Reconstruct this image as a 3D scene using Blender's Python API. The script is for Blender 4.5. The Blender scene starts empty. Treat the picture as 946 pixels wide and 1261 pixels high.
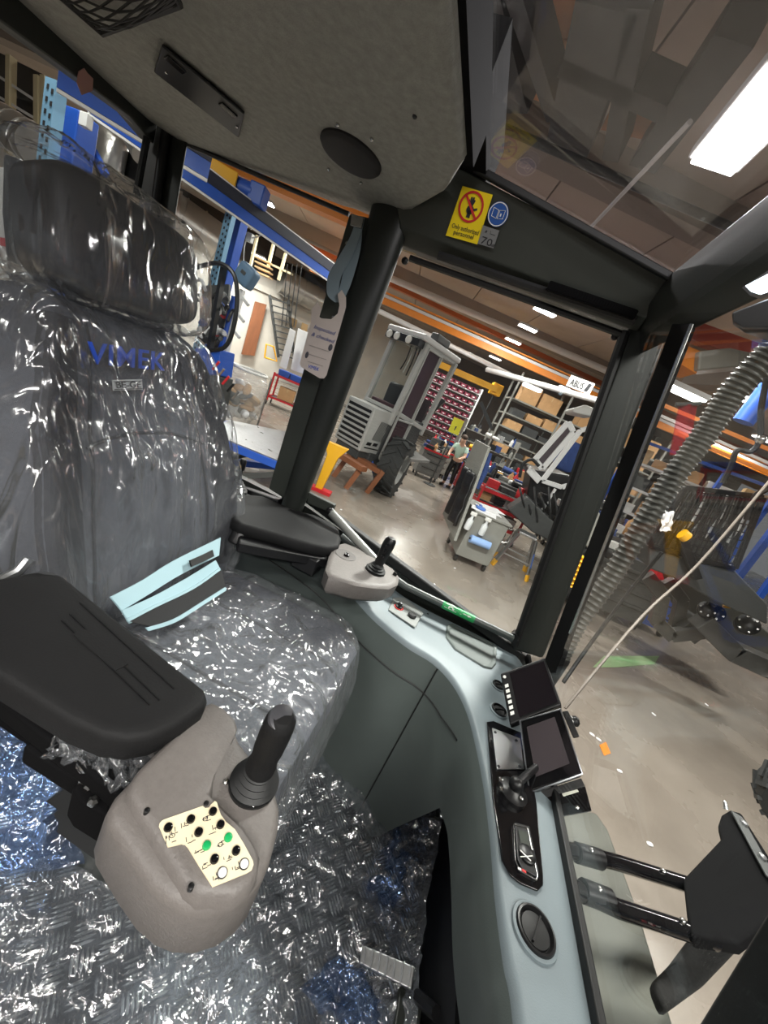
import bpy, bmesh, math, random
from mathutils import Vector, Matrix
random.seed(7)
SC = bpy.context.scene
COL = SC.collection
V = Vector
# ---------------------------------------------------------------- camera model (frame 946 x 1261)
FPX, CX, CY = 473.0, 473.0, 630.5
_n = V((-638., 1470., 473.)).normalized()
_y = V((123.9, -98.5, 473.)); _y = (_y - _n * _y.dot(_n)).normalized()
_up = -_n
_x = _y.cross(_up)
CAMR = Matrix((_x, _y, _up))          # camera (right, down, forward) -> world
HALL = -2.05                          # height of the hall floor below the eye


def ray(u, v):
    return (CAMR @ V((u - CX, v - CY, FPX))).normalized()


def bx(u, v, x):
    r = ray(u, v); return r * (x / r.x)


def by(u, v, y):
    r = ray(u, v); return r * (y / r.y)


def bz(u, v, z):
    r = ray(u, v); return r * (z / r.z)


def bp(u, v, p, n):
    r = ray(u, v); p = V(p); n = V(n); return r * (p.dot(n) / r.dot(n))


def proj(p):
    c = CAMR.transposed() @ V(p)
    return (CX + FPX * c.x / c.z, CY + FPX * c.y / c.z)


# ---------------------------------------------------------------- mesh builder
class MB:
    def __init__(self):
        self.v = []; self.f = []

    def add(self, vs, fs):
        n = len(self.v)
        self.v += [V(p) for p in vs]
        self.f += [tuple(i + n for i in f) for f in fs]
        return self

    def box(self, c, s, R=None):
        c = V(c); h = V(s) * .5
        vs = []
        for sx in (-1, 1):
            for sy in (-1, 1):
                for sz in (-1, 1):
                    d = V((sx * h.x, sy * h.y, sz * h.z))
                    vs.append(c + (R @ d if R else d))
        return self.add(vs, [(0, 1, 3, 2), (4, 6, 7, 5), (0, 4, 5, 1), (2, 3, 7, 6), (0, 2, 6, 4), (1, 5, 7, 3)])

    def beam(self, p, q, w, h, up=(0, 0, 1)):
        p = V(p); q = V(q); d = (q - p); L = d.length; d.normalize()
        up = V(up); s = d.cross(up)
        if s.length < 1e-4: s = d.cross(V((1, 0, 0)))
        s.normalize(); u = s.cross(d)
        R = Matrix((d, s, u)).transposed()
        return self.box((p + q) * .5, (L, w, h), R)

    def tube(self, pts, r, n=10, closed=False, cap=True):
        pts = [V(p) for p in pts]; m = len(pts)
        rr = r if isinstance(r, (list, tuple)) else [r] * m
        prev = None; rings = []
        for i, p in enumerate(pts):
            a = pts[(i - 1) % m] if (closed or i > 0) else p
            b = pts[(i + 1) % m] if (closed or i < m - 1) else p
            d = (b - a).normalized()
            if prev is None:
                s = d.cross(V((0, 0, 1)))
                if s.length < .05: s = d.cross(V((1, 0, 0)))
            else:
                s = prev - d * prev.dot(d)
            s.normalize(); prev = s; t = d.cross(s)
            rings.append([p + (s * math.cos(k * 2 * math.pi / n) + t * math.sin(k * 2 * math.pi / n)) * rr[i] for k in range(n)])
        return self.loft(rings, closed, cap)

    def loft(self, rings, closed=False, cap=True, ring_closed=True):
        n = len(rings[0]); m = len(rings); base = len(self.v)
        for r in rings: self.v += [V(p) for p in r]
        for i in range(m if closed else m - 1):
            a = base + i * n; b = base + ((i + 1) % m) * n
            for k in range(n if ring_closed else n - 1):
                k2 = (k + 1) % n
                self.f.append((a + k, a + k2, b + k2, b + k))
        if cap and not closed and ring_closed:
            self.f.append(tuple(base + k for k in reversed(range(n))))
            self.f.append(tuple(base + (m - 1) * n + k for k in range(n)))
        return self

    def lathe(self, prof, o=(0, 0, 0), axis=(0, 0, 1), n=20, cap=True, sx=1.0):
        o = V(o); a = V(axis).normalized()
        s = a.cross(V((0, 0, 1)))
        if s.length < .05: s = V((1, 0, 0))
        s.normalize(); t = a.cross(s)
        return self.loft([[o + a * z + (s * math.cos(k * 2 * math.pi / n) * sx + t * math.sin(k * 2 * math.pi / n)) * r for k in range(n)] for r, z in prof], False, cap)

    def cyl(self, p, q, r, n=14):
        p = V(p); q = V(q)
        return self.lathe([(r, 0), (r, (q - p).length)], p, q - p, n)

    def prism(self, pts, vec):
        pts = [V(p) for p in pts]; vec = V(vec); n = len(pts)
        vs = pts + [p + vec for p in pts]
        fs = [tuple(range(n)), tuple(reversed(range(n, 2 * n)))]
        for k in range(n):
            k2 = (k + 1) % n
            fs.append((k2, k, n + k, n + k2))
        return self.add(vs, fs)

    def grid(self, fn, nu, nv):
        b = len(self.v)
        for j in range(nv + 1):
            for i in range(nu + 1):
                self.v.append(V(fn(i / nu, j / nv)))
        for j in range(nv):
            for i in range(nu):
                a = b + j * (nu + 1) + i
                self.f.append((a, a + 1, a + nu + 2, a + nu + 1))
        return self

    def ball(self, c, r, n=14, m=8, R=None):
        c = V(c); r = V(r) if not isinstance(r, (int, float)) else V((r, r, r))
        rings = []
        for j in range(m + 1):
            t = -math.pi / 2 + math.pi * j / m
            ct = max(math.cos(t), .02)
            ring = []
            for k in range(n):
                a = 2 * math.pi * k / n
                d = V((r.x * ct * math.cos(a), r.y * ct * math.sin(a), r.z * math.sin(t)))
                ring.append(c + (R @ d if R else d))
            rings.append(ring)
        return self.loft(rings)

    def rbox(self, c, s, e=4.0, R=None, n=24, m=12):
        """rounded box as a super-ellipsoid"""
        c = V(c); h = V(s) * .5
        sg = lambda x, p: math.copysign(abs(x) ** p, x)
        rings = []; p = 2.0 / e
        for j in range(m + 1):
            t = -math.pi / 2 + math.pi * j / m
            ct = max(math.cos(t), .004)
            ring = []
            for k in range(n):
                a = 2 * math.pi * k / n
                d = V((h.x * sg(ct, p) * sg(math.cos(a), p), h.y * sg(ct, p) * sg(math.sin(a), p), h.z * sg(math.sin(t), p)))
                ring.append(c + (R @ d if R else d))
            rings.append(ring)
        return self.loft(rings)


MW = {}


def wmat(o):
    return MW.get(o.name, Matrix.Identity(4)) if o else Matrix.Identity(4)


def obj(name, mb, mat, parent=None, bevel=0, seg=2, smooth=True, sub=0, angle=40, solid=0):
    """link a mesh (given in world coordinates) as one object under its parent"""
    inv = wmat(parent).inverted()
    vs = mb.v
    if parent is None:
        lo = V((min(p.x for p in vs), min(p.y for p in vs), min(p.z for p in vs)))
        hi = V((max(p.x for p in vs), max(p.y for p in vs), max(p.z for p in vs)))
        org = V(((lo.x + hi.x) / 2, (lo.y + hi.y) / 2, lo.z))
        inv = Matrix.Translation(-org)
    me = bpy.data.meshes.new(name)
    me.from_pydata([tuple(inv @ p) for p in vs], [], mb.f)
    bm = bmesh.new(); bm.from_mesh(me)
    bmesh.ops.recalc_face_normals(bm, faces=bm.faces[:])
    bm.to_mesh(me); bm.free()
    me.materials.append(mat)
    o = bpy.data.objects.new(name, me); COL.objects.link(o)
    if smooth:
        for p in me.polygons: p.use_smooth = True
        me.set_sharp_from_angle(angle=math.radians(angle))
    if solid:
        m = o.modifiers.new('thick', 'SOLIDIFY'); m.thickness = solid; m.offset = 0
    if bevel:
        m = o.modifiers.new('bevel', 'BEVEL'); m.width = bevel; m.segments = seg
        m.limit_method = 'ANGLE'; m.angle_limit = math.radians(35); m.harden_normals = True
    if sub:
        m = o.modifiers.new('sub', 'SUBSURF'); m.levels = sub; m.render_levels = sub
    if parent is not None:
        o.parent = parent; MW[o.name] = wmat(parent).copy()
    else:
        o.location = org; MW[o.name] = Matrix.Translation(org)
    return o


def thing(name, label, cat, loc=(0, 0, 0), group=None):
    o = bpy.data.objects.new(name, None); COL.objects.link(o)
    o.empty_display_size = .05; o.location = loc
    MW[o.name] = Matrix.Translation(V(loc))
    o['label'] = label; o['category'] = cat
    if group: o['group'] = group
    return o


def tag(o, label, cat, group=None, kind=None):
    o['label'] = label; o['category'] = cat
    if group: o['group'] = group
    if kind: o['kind'] = kind
    return o


def struct(name, mb, mat, label=None, **k):
    o = obj(name, mb, mat, None, **k); o['kind'] = 'structure'
    return o


def sgroup(name, loc=(0, 0, 0)):
    o = bpy.data.objects.new(name, None); COL.objects.link(o)
    o.location = loc; MW[o.name] = Matrix.Translation(V(loc)); o['kind'] = 'structure'
    return o


def dup(root, loc, rotz=0, label=None, group=None):
    """copy a thing, its parts and their sub-parts"""
    r = root.copy(); COL.objects.link(r); r.location = loc
    r.rotation_euler = (root.rotation_euler.x, root.rotation_euler.y, root.rotation_euler.z + rotz)
    if label: r['label'] = label
    if group: r['group'] = group
    for ch in list(root.children):
        c = ch.copy(); COL.objects.link(c); c.parent = r
        for g in list(ch.children):
            d = g.copy(); COL.objects.link(d); d.parent = c
    return r


def text(name, s, size, o, right, up, mat, parent=None, depth=.0006, fit=None, align='LEFT', shear=0, squash=1.0, bold=0):
    """lettering as a mesh: origin o, running along `right`, standing along `up` (world)"""
    cu = bpy.data.curves.new(name, 'FONT'); cu.body = s; cu.size = size; cu.extrude = depth; cu.shear = shear
    cu.align_x = align; cu.resolution_u = 2; cu.offset = bold * size; cu.space_character = 1.0 + bold * 8
    t = bpy.data.objects.new(name, cu); COL.objects.link(t)
    dg = bpy.context.evaluated_depsgraph_get()
    me = bpy.data.meshes.new_from_object(t.evaluated_get(dg))
    bpy.data.objects.remove(t); bpy.data.curves.remove(cu)
    r = V(right).normalized(); u = V(up); u = (u - r * u.dot(r)).normalized(); n = r.cross(u)
    w = max((v.co.x for v in me.vertices), default=1) - min((v.co.x for v in me.vertices), default=0)
    k = (fit / w) if fit else 1.0
    inv = wmat(parent).inverted() if parent else Matrix.Identity(4)
    for v in me.vertices:
        v.co = inv @ (V(o) + r * v.co.x * k + u * v.co.y * (k if squash is None else squash) + n * v.co.z)
    me.materials.clear(); me.materials.append(mat); me.name = name
    ob = bpy.data.objects.new(name, me); COL.objects.link(ob)
    if parent: ob.parent = parent; MW[ob.name] = wmat(parent).copy()
    return ob


def arc(c, a, b, r0, r1, n):
    return [V(c) + V(a) * math.cos(r0 + (r1 - r0) * i / n) + V(b) * math.sin(r0 + (r1 - r0) * i / n) for i in range(n + 1)]


def smooth_path(pts, n=6):
    """Catmull-Rom through points"""
    pts = [V(p) for p in pts]; out = []
    P = [pts[0]] + pts + [pts[-1]]
    for i in range(1, len(P) - 2):
        for k in range(n):
            t = k / n; a, b, c, d = P[i - 1], P[i], P[i + 1], P[i + 2]
            out.append(.5 * ((2 * b) + (c - a) * t + (2 * a - 5 * b + 4 * c - d) * t * t + (3 * b - a - 3 * c + d) * t ** 3))
    out.append(pts[-1]); return out


def hn(x, y, z=0):
    from mathutils import noise
    return noise.noise(V((x, y, z)))


def ridge(x, y, z=0):
    return 1 - 2 * abs(hn(x, y, z))


# ---------------------------------------------------------------- materials
def mat(name, col, rough=.5, metal=0., bump=None, spec=.5, var=0, vscale=20, coat=0, emit=None, es=1., rvar=0, stretch=None):
    m = bpy.data.materials.new(name); m.use_nodes = True
    nt = m.node_tree; b = nt.nodes['Principled BSDF']
    c = tuple(col) + (1,)
    b.inputs['Base Color'].default_value = c
    b.inputs['Roughness'].default_value = rough
    b.inputs['Metallic'].default_value = metal
    b.inputs['Specular IOR Level'].default_value = spec
    if coat:
        b.inputs['Coat Weight'].default_value = coat; b.inputs['Coat Roughness'].default_value = .1
    if emit:
        b.inputs['Emission Color'].default_value = tuple(emit) + (1,); b.inputs['Emission Strength'].default_value = es
    if var or bump or rvar:
        tc = nt.nodes.new('ShaderNodeTexCoord')
        src = tc.outputs['Object']
        if stretch:
            mp = nt.nodes.new('ShaderNodeMapping'); mp.inputs['Scale'].default_value = stretch
            nt.links.new(src, mp.inputs['Vector']); src = mp.outputs['Vector']
    if var or rvar:
        nz = nt.nodes.new('ShaderNodeTexNoise'); nz.inputs['Scale'].default_value = vscale; nz.inputs['Detail'].default_value = 5
        nz.inputs['Roughness'].default_value = .65
        nt.links.new(src, nz.inputs['Vector'])
    if var:
        rp = nt.nodes.new('ShaderNodeValToRGB')
        rp.color_ramp.elements[0].position = .3; rp.color_ramp.elements[1].position = .72
        rp.color_ramp.elements[0].color = tuple(max(0, x * (1 - var)) for x in col) + (1,)
        rp.color_ramp.elements[1].color = tuple(min(1, x * (1 + var)) for x in col) + (1,)
        nt.links.new(nz.outputs['Fac'], rp.inputs['Fac']); nt.links.new(rp.outputs['Color'], b.inputs['Base Color'])
    if rvar:
        mr = nt.nodes.new('ShaderNodeMapRange'); mr.inputs['From Min'].default_value = .3; mr.inputs['From Max'].default_value = .7
        mr.inputs['To Min'].default_value = max(.02, rough - rvar); mr.inputs['To Max'].default_value = min(1, rough + rvar)
        nt.links.new(nz.outputs['Fac'], mr.inputs['Value']); nt.links.new(mr.outputs['Result'], b.inputs['Roughness'])
    if bump:
        sc, st, ds = bump
        n2 = nt.nodes.new('ShaderNodeTexNoise'); n2.inputs['Scale'].default_value = sc; n2.inputs['Detail'].default_value = 4
        nt.links.new(src, n2.inputs['Vector'])
        bp_ = nt.nodes.new('ShaderNodeBump'); bp_.inputs['Strength'].default_value = st; bp_.inputs['Distance'].default_value = ds
        nt.links.new(n2.outputs['Fac'], bp_.inputs['Height']); nt.links.new(bp_.outputs['Normal'], b.inputs['Normal'])
    return m


def glass(name, tint=(1, 1, 1), ior=1.45, rough=.0, boost=1.0, haze=0., hazecol=(.8, .8, .8), bump=None, k=.0):
    """thin clear sheet: see-through mixed with a mirror share by the angle it is seen at"""
    m = bpy.data.materials.new(name); m.use_nodes = True
    nt = m.node_tree; nt.nodes.clear(); N = nt.nodes.new; L = nt.links.new
    out = N('ShaderNodeOutputMaterial'); tr = N('ShaderNodeBsdfTransparent'); gl = N('ShaderNodeBsdfGlossy')
    tr.inputs['Color'].default_value = tuple(tint) + (1,)
    gl.inputs['Roughness'].default_value = rough
    fr = N('ShaderNodeLayerWeight'); fr.inputs['Blend'].default_value = .5
    pw = N('ShaderNodeMath'); pw.operation = 'POWER'; pw.inputs[1].default_value = 5.0; L(fr.outputs['Facing'], pw.inputs[0])
    f0 = ((ior - 1) / (ior + 1)) ** 2
    mul = N('ShaderNodeMath'); mul.operation = 'MULTIPLY_ADD'; mul.inputs[1].default_value = (1 - f0) * boost; mul.inputs[2].default_value = f0 * boost + k
    mul.use_clamp = True
    L(pw.outputs[0], mul.inputs[0])
    mx = N('ShaderNodeMixShader'); L(mul.outputs[0], mx.inputs['Fac']); L(tr.outputs[0], mx.inputs[1]); L(gl.outputs[0], mx.inputs[2])
    last = mx
    if bump:
        tc = N('ShaderNodeTexCoord'); acc = None
        for (sc, st, dim, *ex) in bump:
            nz = N('ShaderNodeTexNoise'); nz.inputs['Scale'].default_value = sc; nz.inputs['Detail'].default_value = 2.5
            nz.inputs['Distortion'].default_value = .9
            mp = N('ShaderNodeMapping'); mp.inputs['Scale'].default_value = ex[0] if ex else (1, 1, 1)
            if len(ex) > 1:
                nz.noise_type = 'RIDGED_MULTIFRACTAL'; nz.inputs['Gain'].default_value = 1.6; nz.inputs['Roughness'].default_value = .55
                nz.inputs['Detail'].default_value = 1.5
            L(tc.outputs['Object'], mp.inputs['Vector']); L(mp.outputs['Vector'], nz.inputs['Vector'])
            b = N('ShaderNodeBump'); b.inputs['Strength'].default_value = st; b.inputs['Distance'].default_value = dim
            L(nz.outputs['Fac'], b.inputs['Height'])
            if acc: L(acc.outputs['Normal'], b.inputs['Normal'])
            acc = b
        L(acc.outputs['Normal'], gl.inputs['Normal']); L(acc.outputs['Normal'], fr.inputs['Normal'])
    if haze:
        df = N('ShaderNodeBsdfDiffuse'); df.inputs['Color'].default_value = tuple(hazecol) + (1,)
        m2 = N('ShaderNodeMixShader'); m2.inputs['Fac'].default_value = haze
        L(last.outputs[0], m2.inputs[1]); L(df.outputs[0], m2.inputs[2]); last = m2
    L(last.outputs[0], out.inputs['Surface'])
    return m


def s2l(r, g, b):
    f = lambda c: (c / 255 / 12.92) if c / 255 <= .04045 else ((c / 255 + .055) / 1.055) ** 2.4
    return (f(r), f(g), f(b))


M = {}
M['liner'] = mat('headliner_felt', s2l(150, 151, 148), .95, bump=(420, .5, .002), var=.16, vscale=60, spec=.15)
M['frame'] = mat('frame_paint', s2l(38, 41, 38), .42, bump=(260, .12, .001), var=.12, vscale=8)
M['frame2'] = mat('frame_paint_flat', s2l(50, 54, 49), .5, bump=(300, .15, .001), var=.1, vscale=6)
M['rubber'] = mat('black_rubber', s2l(16, 17, 18), .55, bump=(200, .1, .001))
M['black'] = mat('black_plastic', s2l(15, 15, 17), .38, bump=(500, .1, .0006))
M['gloss'] = mat('gloss_black', s2l(13, 13, 15), .12)
M['screen'] = mat('dark_screen', s2l(24, 20, 24), .08, spec=.6)
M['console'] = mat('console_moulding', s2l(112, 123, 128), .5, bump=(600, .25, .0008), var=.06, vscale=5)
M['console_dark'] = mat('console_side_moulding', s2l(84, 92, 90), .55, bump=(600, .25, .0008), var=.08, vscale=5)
M['pod'] = mat('grey_pod_plastic', s2l(108, 103, 100), .5, bump=(330, .55, .0012), var=.08, vscale=120)
M['pad'] = mat('armrest_pad', s2l(25, 25, 26), .68, bump=(380, .4, .001), var=.12, vscale=14, spec=.25)
M['fabric'] = mat('seat_fabric', s2l(74, 76, 83), .9, bump=(900, .5, .001), var=.14, vscale=220, spec=.2)
M['fabric_dark'] = mat('seat_fabric_dark', s2l(44, 45, 50), .9, bump=(900, .5, .001), var=.14, vscale=220, spec=.2)
M['leather'] = mat('headrest_vinyl', s2l(30, 30, 33), .5, bump=(260, .3, .001))
M['belt_blue'] = mat('pale_belt', s2l(150, 178, 187), .7, bump=(700, .4, .001))
M['belt_black'] = mat('black_belt', s2l(26, 26, 28), .7, bump=(700, .4, .001))
M['blue_ink'] = mat('blue_lettering', s2l(38, 82, 200), .7)
M['patch'] = mat('patch_white', s2l(205, 208, 208), .7)
M['ink'] = mat('dark_ink', s2l(35, 35, 40), .7)
M['steel'] = mat('bright_steel', s2l(190, 190, 188), .25, 1.)
M['alu'] = mat('brushed_aluminium', s2l(200, 202, 204), .33, 1., bump=(120, .1, .001))
M['cream'] = mat('cream_decal', s2l(238, 222, 190), .5)
M['green'] = mat('green_button', s2l(22, 165, 92), .35, coat=.4)
M['white'] = mat('white_plastic', s2l(232, 232, 228), .4)
M['yellow'] = mat('yellow_sticker', s2l(240, 212, 20), .45)
M['red'] = mat('red_print', s2l(196, 40, 40), .5)
M['bluesign'] = mat('blue_sign', s2l(36, 84, 160), .5)
M['greysign'] = mat('grey_sign', s2l(120, 122, 122), .5)
M['strap'] = mat('grey_strap', s2l(150, 168, 178), .6, bump=(600, .3, .001))
M['tagpaper'] = mat('tag_paper', s2l(216, 204, 196), .8)
M['greensign'] = mat('green_sign', s2l(28, 158, 84), .45)
M['tread'] = mat('tread_plate', s2l(104, 108, 112), .30, .95, var=.3, vscale=7, rvar=.1)
M['tread_bar'] = mat('tread_bar_polished', s2l(232, 234, 232), .24, 1., var=.12, vscale=12, rvar=.08)  # polished bars; lamp-catching contrast with the plate is also put into colour
M['bluefilm'] = glass('bluish_film', (.62, .76, 1.), 1.5, rough=.10, boost=1.2, k=.10, haze=.03, hazecol=(.35, .5, .95), bump=[(12, 1., .05, (1, 1, 1), 1), (34, 1., .02, (1, 1, 1), 1)])
M['matt'] = mat('matt_black', s2l(16, 16, 17), .95, spec=.08)
M['glass'] = glass('clear_glass', (.93, .95, .94), 1.45)
M['hatchglass'] = glass('hatch_glass', (.80, .80, .82), 1.5, boost=1.3, haze=.02, hazecol=(.75, .75, .78))
M['shieldglass'] = glass('windscreen_glass', (.93, .94, .93), 1.42, boost=.8)
M['film'] = glass('clear_film', (.96, .97, .98), 1.5, rough=.155, boost=1.3, k=.075, haze=.05, hazecol=(.85, .88, .93), bump=[(8, 1., .06, (1.6, 1.6, .26), 1), (26, .6, .012, (1.4, 1.4, .30), 1)])
M['floorfilm'] = glass('floor_film', (.90, .93, .98), 1.5, rough=.13, boost=1.2, k=.22, haze=.06, hazecol=(.80, .86, .97), bump=[(9, 1., .06, (1, 1, 1), 1), (28, 1., .02, (1, 1, 1), 1), (64, .5, .008)])
# ================================================================= THE CAB (the room the picture is taken in)
FLOOR = -1.12; WALL = 1.13
# ---- tread plate floor: one slab with raised bars
mb = MB(); mb.box((-.35, .42, FLOOR - .012), (1.7, 1.5, .024))
cs = .041; q = math.sqrt(.5)
E1 = V((q, q, 0)); E2 = V((-q, q, 0))
for i in range(-42, 44):
    for j in range(-42, 44):
        c = V((-.35, .42, FLOOR)) + E1 * (i * cs) + E2 * (j * cs)
        if not (-1.1 < c.x < .40 and -.16 < c.y < 1.08): continue
        a, b = (E1, E2) if (i + j) % 2 else (E2, E1)
        for k in range(5):
            o = c + b * ((k - 2) * cs * .185)
            L = cs * .44; w = cs * .058; h = .0042
            mb.add([o - a * L, o - a * L * .5 - b * w, o + a * L * .5 - b * w, o + a * L, o + a * L * .5 + b * w, o - a * L * .5 + b * w,
                    o - a * L * .45 + V((0, 0, h)), o + a * L * .45 + V((0, 0, h))],
                   [(0, 1, 6), (1, 2, 7, 6), (2, 3, 7), (3, 4, 7), (4, 5, 6, 7), (5, 0, 6)])
fl_ = struct('floor', mb, M['tread'], smooth=False)
fl_.data.materials.append(M['tread_bar'])
for p_ in fl_.data.polygons[6:]: p_.material_index = 1

# ---- headliner (the low ceiling over the seat)
lz = .40
out = [(-1.25, -.25), (-1.25, .74), (-1.20, 1.07), (-1.14, 1.13), (-.62, 1.165), (-.47, 1.135), (-.43, 1.10), (-.285, .915), (-.237, .80), (-.237, -.25)]
low = [V((x, y, lz)) for x, y in out]
c0 = V((-.7, .5, 0))
def inset(p, d):
    v = V((p.x - c0.x, p.y - c0.y, 0)); L = v.length
    return p - v * (d / L)
rings = [[p + V((0, 0, .075)) for p in low], [p + V((0, 0, .022)) for p in low], [inset(p, .006) + V((0, 0, .006)) for p in low], [inset(p, .022) for p in low]]
mb = MB().loft(rings)
struct('ceiling', mb, M['liner'], angle=60)

# recessed console in the liner
t = thing('overhead_panel', 'long black rectangular panel recessed in the grey headliner', 'panel', bz(245, 110, lz))
cc = [bz(200, 52, lz - .004), bz(302, 137, lz - .004), bz(295, 167, lz - .004), bz(190, 85, lz - .004)]
obj('panel_plate', MB().prism(cc, (0, 0, -.006)), M['black'], t, bevel=.003)
for k, (u, v) in enumerate(((216, 79), (281, 135))):
    p = bz(u, v, lz - .010)
    obj('blank_switch', MB().box(p, (.035, .02, .006), Matrix.Rotation(1.1, 3, 'Z')), M['gloss'], t, bevel=.002)
for u, v in ((205, 88), (292, 155)):
    obj('screw', MB().lathe([(.003, 0), (.003, -.003), (.001, -.004)], bz(u, v, lz - .010), (0, 0, 1), 10), M['steel'], t)

# speaker
sp = bz(433, 189, lz)
t = thing('ceiling_speaker', 'round black speaker cover screwed to the headliner', 'speaker', sp)
obj('grille', MB().lathe([(.0665, 0), (.0665, -.004), (.062, -.009), (.056, -.0105), (.02, -.012), (.001, -.012)], sp, (0, 0, 1), 36), mat('speaker_mesh', s2l(17, 17, 20), .7, bump=(900, .6, .001)), t)
for u, v in ((416, 153), (458, 171), (405, 208), (445, 225)):
    p = bz(u, v, lz - .009)
    obj('screw', MB().lathe([(.0035, 0.001), (.0035, -.002), (.001, -.004)], p, (0, 0, 1), 10), M['steel'], t)
p = bz(511, 143, lz)
o = obj('trim_clip', MB().lathe([(.004, 0), (.004, -.002), (.001, -.004)], p, (0, 0, 1), 10), M['black'])
tag(o, 'tiny black clip pressed into the headliner right of the speaker', 'clip')

# storage net under the headliner
mb = MB(); nodes = {}
A, B, C_, D_ = bz(62, -14, lz - .02), bz(126, 42, lz - .03), bz(222, 6, lz - .03), bz(205, -30, lz - .03)
edge = [A, B, C_, D_]
NN = 7
def npt(a, b):
    p = (A * (1 - a) + B * a) * (1 - b) + (D_ * (1 - a) + C_ * a) * b
    return p - V((0, 0, .03 * math.sin(math.pi * a) * math.sin(math.pi * b)))
for i in range(NN):
    for j in range(NN):
        s = .5 if j % 2 else 0
        p = npt(min(1, (i + s) / NN), j / NN); q1 = npt(min(1, (i + .5 + s) / NN), (j + 1) / NN); q2 = npt(max(0, (i - .5 + s) / NN), (j + 1) / NN)
        mb.tube([p, q1], .0017, 5); mb.tube([p, q2], .0017, 5)
t = thing('storage_net', 'black string storage net hanging under the headliner', 'net', B)
obj('mesh_net', mb, M['rubber'], t)
obj('net_edge', MB().tube([A, B, C_, D_], .0045, 6), M['rubber'], t)

# ---- hatch glass in the roof, with its frame
hA, hB, hC, hD = by(566, 193, 1.0), by(833, 342, 1.0), V((.36, -.25, .43)), V((-.34, -.25, .515))
w1 = sgroup('window_3', (hA + hC) * .5)
hn_ = (hB - hA).cross(hD - hA).normalized()
if hn_.z < 0: hn_ = -hn_
obj('glass_pane', MB().prism([hA, hB, hC, hD], hn_ * .006), M['hatchglass'], w1, smooth=False)
mb = MB()
for a, b in ((hA, hB), (hB, hC)):
    mb.beam(a - hn_ * .004, b - hn_ * .004, .014, .016)
obj('glass_seal', mb, M['rubber'], w1, bevel=.004)
# roof beam left of the hatch above the liner
struct('trim_1', MB().box((-.235, .29, .452), (.016, 1.08, .07)).box((-.29, .92, .54), (.10, .30, .09)), M['matt'])

# ---- header between the hatch and the door, carrying the stickers
pTL, pTR = by(560, 203, 1.005), by(836, 346, 1.005)
pML, pMR = by(548, 300, 1.05), by(792, 390, 1.05)
pBL, pBR = by(488, 300, 1.09), by(775, 405, 1.09)
mb = MB()
L = V((-.62, 1.04, .55)); LB = V((-.62, 1.10, .30))
mb.add([pTL + (pTL - pTR) * .35, pTR, pMR + V((0.01, 0, 0)), pML + (pML - pMR) * .25, pBR + V((.02, 0, 0)), pBL + (pBL - pBR) * .2], [(0, 1, 2, 3), (3, 2, 4, 5)])
back = [p + V((0, .10, .02)) for p in mb.v]
mb.add(back, [(3, 2, 1, 0), (5, 4, 2, 3)])
mb.f += [(0, 6, 7, 1), (4, 10, 11, 5), (1, 7, 8, 2), (2, 8, 10, 4), (0, 3, 9, 6), (3, 5, 11, 9)]
struct('trim_2', mb, M['frame2'], bevel=.004)
# rubber door seal strips along the header
mb = MB()
mb.tube([by(540, 314, 1.06), by(650, 352, 1.06), by(782, 396, 1.06)], .010, 8)
mb.tube([by(505, 318, 1.08), by(640, 366, 1.08), by(772, 414, 1.08)], .008, 8)
struct('trim_3', mb, M['rubber'])
# ribbed cable duct strip on the header
mb = MB(); P0, P1 = by(676, 352, 1.035), by(782, 388, 1.035)
for k in range(34):
    p = P0.lerp(P1, k / 33)
    mb.box(p, (.004, .012, .016))
mb.beam(P0, P1, .008, .020)
o = obj('air_slot', mb, mat('slot_black', s2l(14, 14, 15), .9, spec=.1)); tag(o, 'thin ribbed black strip along the header above the door window', 'strip')

# ---- pillars
def pillar(name, quad, thick, m, **k):
    return struct(name, MB().prism(quad, thick), m, **k)
# rear corner pillar
pillar('trim_4', [by(186, 138, 1.10), by(232, 172, 1.10), by(217, 262, 1.10), by(214, 420, 1.10), by(158, 420, 1.10), by(172, 240, 1.10)], (-.05, .045, 0), M['frame'], bevel=.008)
mb = MB().tube([by(205, 160, 1.09), by(192, 255, 1.09), by(172, 460, 1.09)], .014, 10)
struct('trim_5', mb, M['black'])
# pillar between the rear quarter window and the door
pillar('trim_6', [by(430, 262, 1.06), by(460, 268, 1.06), by(362, 622, 1.06), by(330, 602, 1.06)], (0, .07, 0), M['frame2'], bevel=.006)
rings = []
for (u0, v0, u1, v1) in ((458, 255, 509, 268), (444, 310, 488, 325), (395, 470, 428, 484), (348, 620, 370, 634), (318, 720, 334, 734)):
    a = by(u0, v0, 1.075); b = by(u1, v1, 1.075); c = (a + b) * .5; d = (b - a) * .5
    rings.append([c + d * math.cos(t) + V((0, .034, 0)) * math.sin(t) for t in [2 * math.pi * k / 20 for k in range(20)]])
struct('trim_7', MB().loft(rings), M['frame'])
for u, v in ((374, 547), (428, 300), (411, 391)):
    o = obj('pillar_bolt', MB().lathe([(.005, 0), (.005, .004), (.003, .006)], by(u, v, 1.058), (0, -1, 0), 8), M['steel'])
    tag(o, {374: 'small bolt low on the dark pillar beside the far armrest', 428: 'small bolt at the top of the dark pillar beside the grey strap', 411: 'small bolt on the dark pillar beside the hanging tag'}[u], 'bolt', 'bolts on the middle pillar')
# front pillar
pillar('trim_8', [by(776, 388, 1.09), by(832, 372, 1.09), by(818, 420, 1.09), by(668, 812, 1.09), by(630, 800, 1.09), by(770, 420, 1.09)], (.018, .055, 0), M['frame'], bevel=.010, seg=3)
struct('trim_9', MB().tube([by(770, 408, 1.08), by(634, 795, 1.08)], .011, 8), M['rubber'])
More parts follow.
